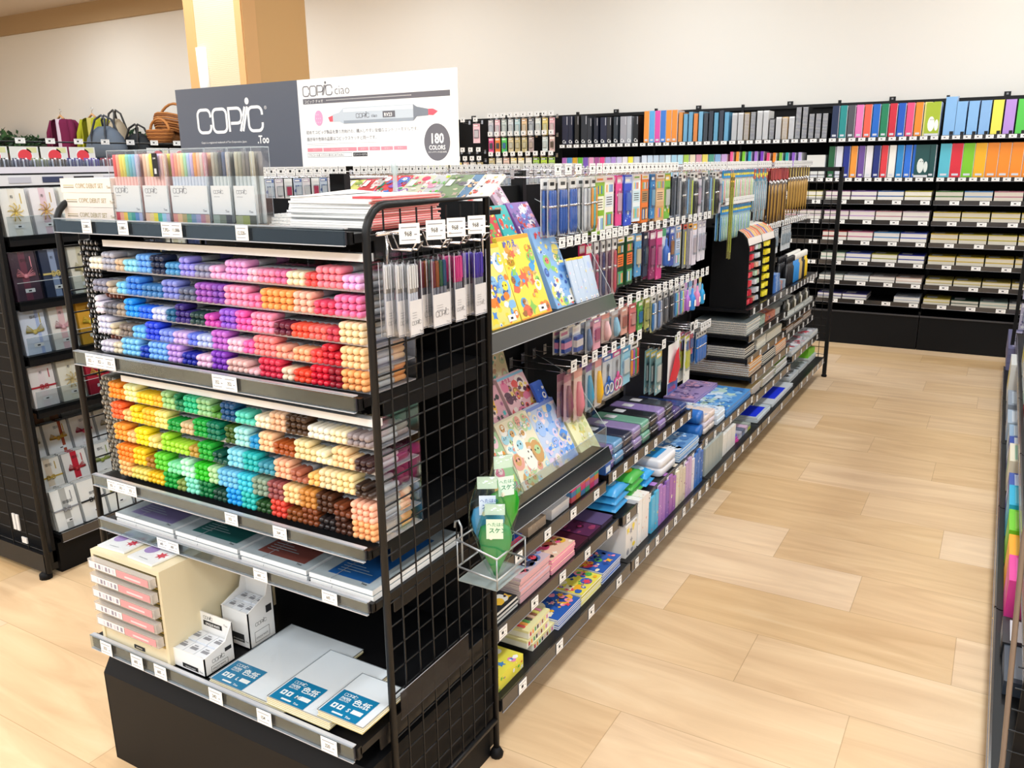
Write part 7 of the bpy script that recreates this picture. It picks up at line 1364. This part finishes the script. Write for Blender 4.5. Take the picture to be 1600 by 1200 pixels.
for k in range(24):
    x = 2.30 + .112 * k; red = 2.30 <= x < 3.15 or x > 3.9
    m = MB(); pc_ = PCS[k % 10] if k < 8 else ['3c4080', '5c4c9c', '8c3c4c', 'b87880'][k % 4]
    for j in range(6):
        for i2 in range(2): m.lathe([(.004, 0), (.0055, .004), (.0055, .055 + .008 * i2)], mat(pc_ if (j + i2) % 3 else 'd8dce4', .35), (.012 + .0155 * j, .012 + .02 * i2, 0), 6)
    q = MB(); q.box(0, .105, -.002, .05, 0, .05, clear('e0e4ec', .1, .1, .92))
    o = place(G, 'pen_bin', m, x, 5.0, 1.602 + .022, 'clear bin of slim pens on the display beyond the left gondola', 'pen bin', 'clear pen bins beyond the left gondola', 0, 0, [('bin', q)])
for k in range(12):
    x = 2.33 + .185 * k
    if 3.28 < x < 3.75: continue
    m = MB(); m.box(0, .17, 0, .004, 0, .115, mat('e8e8e4', .4)); q = MB(); F = FF(0, 0, 0); q.disc(F, .085, .064, .048, .043, .0006, WHITE, 18); q.disc(F, .085, .062, .042, .036, .0012, mat('e8404c', .4), 18); q.rect(F, .1, .08, .16, .11, .0006, mat('dfe0a8', .4))
    place(G, 'header_card', m, x, 5.075, 1.638, 'white header card with red oval above the pen bins', 'header card', 'white header cards with red ovals', 0, 0, [('red_oval', q)])
m = u.mb(); m.tube([(2.2, 5.12, 1.782), (4.7, 5.12, 1.782)], .005, BLACK, 6); m.box(2.2, 2.212, 5.11, 5.13, 1.6, 1.782, BLACK); m.box(4.7, 4.712, 5.11, 5.13, 1.6, 1.782, BLACK); u.part('rail', m)
for k in range(12): u.at('price_label', price_mesh(.06, .032, '', 1), 2.42 + .185 * k, 5.108, 1.772)
# ================================================================ rack along the right edge
RF, RB = .135, .62
RBY = [2.05, 2.98, 3.95, 4.92, 5.90, 6.86]
for i in range(5):
    y0, y1 = RBY[i], RBY[i + 1]; u = Unit('gondola_shelf', RR, -(y0 + y1) / 2, .3, '%s bay of the rack along the right edge' % NTH[i], 'shelf unit')
    m = u.mb(); m.box(-y1 + .002, -y0 - .002, .20, RB, 0, .09, BLACKM); u.part('base', m); m = u.mb(); m.box(-y1 + .001, -y0 - .001, RB, RB + .02, 0, 1.35, BLACKM); u.part('back_panel', m)
    m = u.mb(); m.box(-y0 - .012, -y0 + .012, RB - .03, RB + .02, 0, 1.37, BLACK); u.part('upright', m)
    u.shelf(-y1 + .004, -y0 - .004, RF, RB - .004, .150, .045, .02, []); u.shelf(-y1 + .004, -y0 - .004, .185, RB - .004, .40, .04, .02, []); u.shelf(-y1 + .004, -y0 - .004, .26, RB - .004, .66, .04, .02, [])
def rput(y, w_, x, z, d, h, c, label, n=1, group=None, name='boxed_stationery', top=None, band=None):
    for k in range(n):
        m = MB(); m.box(-w_, 0, 0, d, 0, h / n * .97, mat(c, .4), mt=mat(top or c, .4)); q = MB(); q.rect(FF(0, 0, 0), -w_ * .85, h / n * .2, -w_ * .3, h / n * .7, .0005, mat(band or 'e8e8ec', .4)); q.rect(FT(0, 0, h / n * .97), -w_ * .9, d * .1, -w_ * .1, d * .4, .0005, mat(band or c, .4))
        l = label if n == 1 else '%s, %s' % (label, 'top one' if k == n - 1 else 'lower ones'); place(RR, name, m, -y, x, z + h / n * k, l, 'stationery', l if n > 2 and k < n - 1 else None, 0, 0, [('print', q)])
zb_ = .151
RI = [(2.22, .24, '3c4450', .045, 'grey plastic tray lying nearest on the bottom shelf', 1, '8c94a0'), (2.50, .17, '202226', .05, 'black slim case with white edge on the bottom shelf', 5, 'e4e4e8'), (2.70, .21, 'e8449c', .15, 'hot pink file pack standing on the bottom shelf', 1, 'f070b8'), (2.93, .20, 'f8ac20', .14, 'orange file pack behind the hot pink one', 1, 'f8c050'), (3.15, .22, '74cc2c', .14, 'lime green file pack behind the orange one', 1, '98dc58'), (3.40, .24, '2cb0d4', .14, 'turquoise file pack behind the lime one', 1, '68c8e0'), (3.67, .20, '3c58a8', .13, 'blue patterned pack behind the turquoise one', 1, 'c8d4f0'), (3.90, .28, 'e4dcc4', .15, 'cream printed pack behind the blue pattern', 1, 'a0c8b0'), (4.21, .22, '2c4ca0', .13, 'navy and white patterned pack', 1, 'e4ecf8'), (4.46, .22, '94b0c8', .12, 'pale steel blue pack', 1, 'd0dce8'), (4.71, .28, 'a8b8c8', .10, 'silvery wrapped case', 3, 'dce4ec'), (5.02, .36, '8c98a8', .10, 'grey-blue wrapped case', 4, 'c0ccd8')]
for (y, w_, c, h, lb, n, bd) in RI: rput(y + w_, w_, .150 + .006 * (n == 1), zb_, .20, h, c, lb, n, band=bd)
rput(5.85, .34, .15, zb_, .34, .24, 'dcdcd8', 'tall white carton with a yellow line at the end of the bottom shelf', band='d8c840'); rput(6.75, .80, .14, zb_, .25, .16, '6c6c90', 'violet-grey wrapped bags at the far end of the right rack', 3, band='a8a4c0')
for k, (y, w_, c, h, lb, bd) in enumerate(((2.60, .30, 'c87c90', .09, 'rose pink wrapped pack on the second shelf', 'e0a8b8'), (2.92, .25, '7cb8a8', .11, 'mint wrapped pack on the second shelf', 'b8d8d0'), (3.24, .30, 'c4c8d0', .10, 'pale grey wrapped pack on the second shelf', 'e4e8ec'), (3.62, .34, 'f0f0f2', .16, 'white carton on the second shelf, nearest', 'd8d8dc'), (3.98, .34, 'f4f4f4', .18, 'white carton on the second shelf, middle', 'dcdce0'), (4.34, .34, 'f0f0f0', .17, 'white carton on the second shelf, farthest', 'c8c8cc'), (4.56, .20, 'd8303c', .15, 'red pack beyond the white cartons', 'f08c94'), (4.82, .24, 'c8e0d4', .14, 'pale mint pack beyond the red one', 'e8f0ec'), (5.12, .28, 'dce4e8', .15, 'pale blue white pack beyond the mint one', 'f0f4f4'), (5.50, .34, 'ccd0cc', .22, 'tall grey-white carton on the second shelf', 'd8c840'))):
    rput(y, w_, .20, .401, .25, h, c, lb, band=bd)
for k in range(9): rput(2.55 + .42 * k + .3, .30, .28, .661, .25, .14 + .03 * (k % 3), ['4c4c6c', 'c8c8d0', '8c8cb0', 'd8d8dc', 'a8b0c4'][k % 5], '%s carton on the upper shelf of the right rack' % ['darkest violet', 'pale grey', 'lavender', 'whitish', 'steel', 'dark violet', 'light grey', 'lilac', 'far whitish'][k], band='b0acc8')
uf = Unit('grid_divider', E0, .42, 6.9, 'black wire-grid frame closing the far end of the right rack', 'end frame'); m = uf.mb()
for xx in (.165, .66): m.box(xx - .012, xx + .012, 6.888, 6.912, .02, 1.5, BLACK)
m.box(.165, .66, 6.888, 6.912, 1.47, 1.5, BLACK); f = uf.part('frame', m); m = uf.mb()
for k in range(1, 9): m.tube([(.165 + .055 * k, 6.9, .12), (.165 + .055 * k, 6.9, 1.48)], .0024, WIRE, 4, caps=False)
for k in range(25): m.tube([(.165, 6.9, .12 + .055 * k), (.66, 6.9, .12 + .055 * k)], .0024, WIRE, 4, caps=False)
uf.part('wire_grid', m, f)
for k in range(3):
    for j in range(3): P = pack('card', .11, .19, ('b8b4cc', 'd8d4e4', '6c64a0', 'e4e4ec'), 90 + (k + j) % 2); P.put(E0, .24 + .125 * k, 6.86, .42 + .22 * j + .2, 'lilac-grey hanging pack on the far right grid frame', 'pack', 'lilac-grey packs on the far right grid')
# near end frame of the right rack
un = Unit('grid_divider', E0, .38, 2.0, 'dark curved wire-grid frame at the near end of the right rack', 'end frame'); m = un.mb()
m.tube([(.150, 2.0, .03), (.150, 2.0, .25), (.1215, 2.0, .82), (.135, 2.0, .95), (.2, 2.0, 1.02), (.66, 2.0, 1.02), (.66, 2.0, .03)], .006, mat('7a6a5e', .3), 8); f = un.part('frame', m); m = un.mb()
m.box(.165, .655, 2.004, 2.012, .05, 1.01, BLACKM); un.part('panel', m, f); m = un.mb()
for k in range(17): m.tube([(.15, 1.998, .12 + .055 * k), (.66, 1.998, .12 + .055 * k)], .0022, WIRE, 4, caps=False)
for k in range(1, 9): m.tube([(.16 + .055 * k, 1.996, .08), (.16 + .055 * k, 1.996, 1.01)], .0022, WIRE, 4, caps=False)
un.part('wire_grid', m, f)
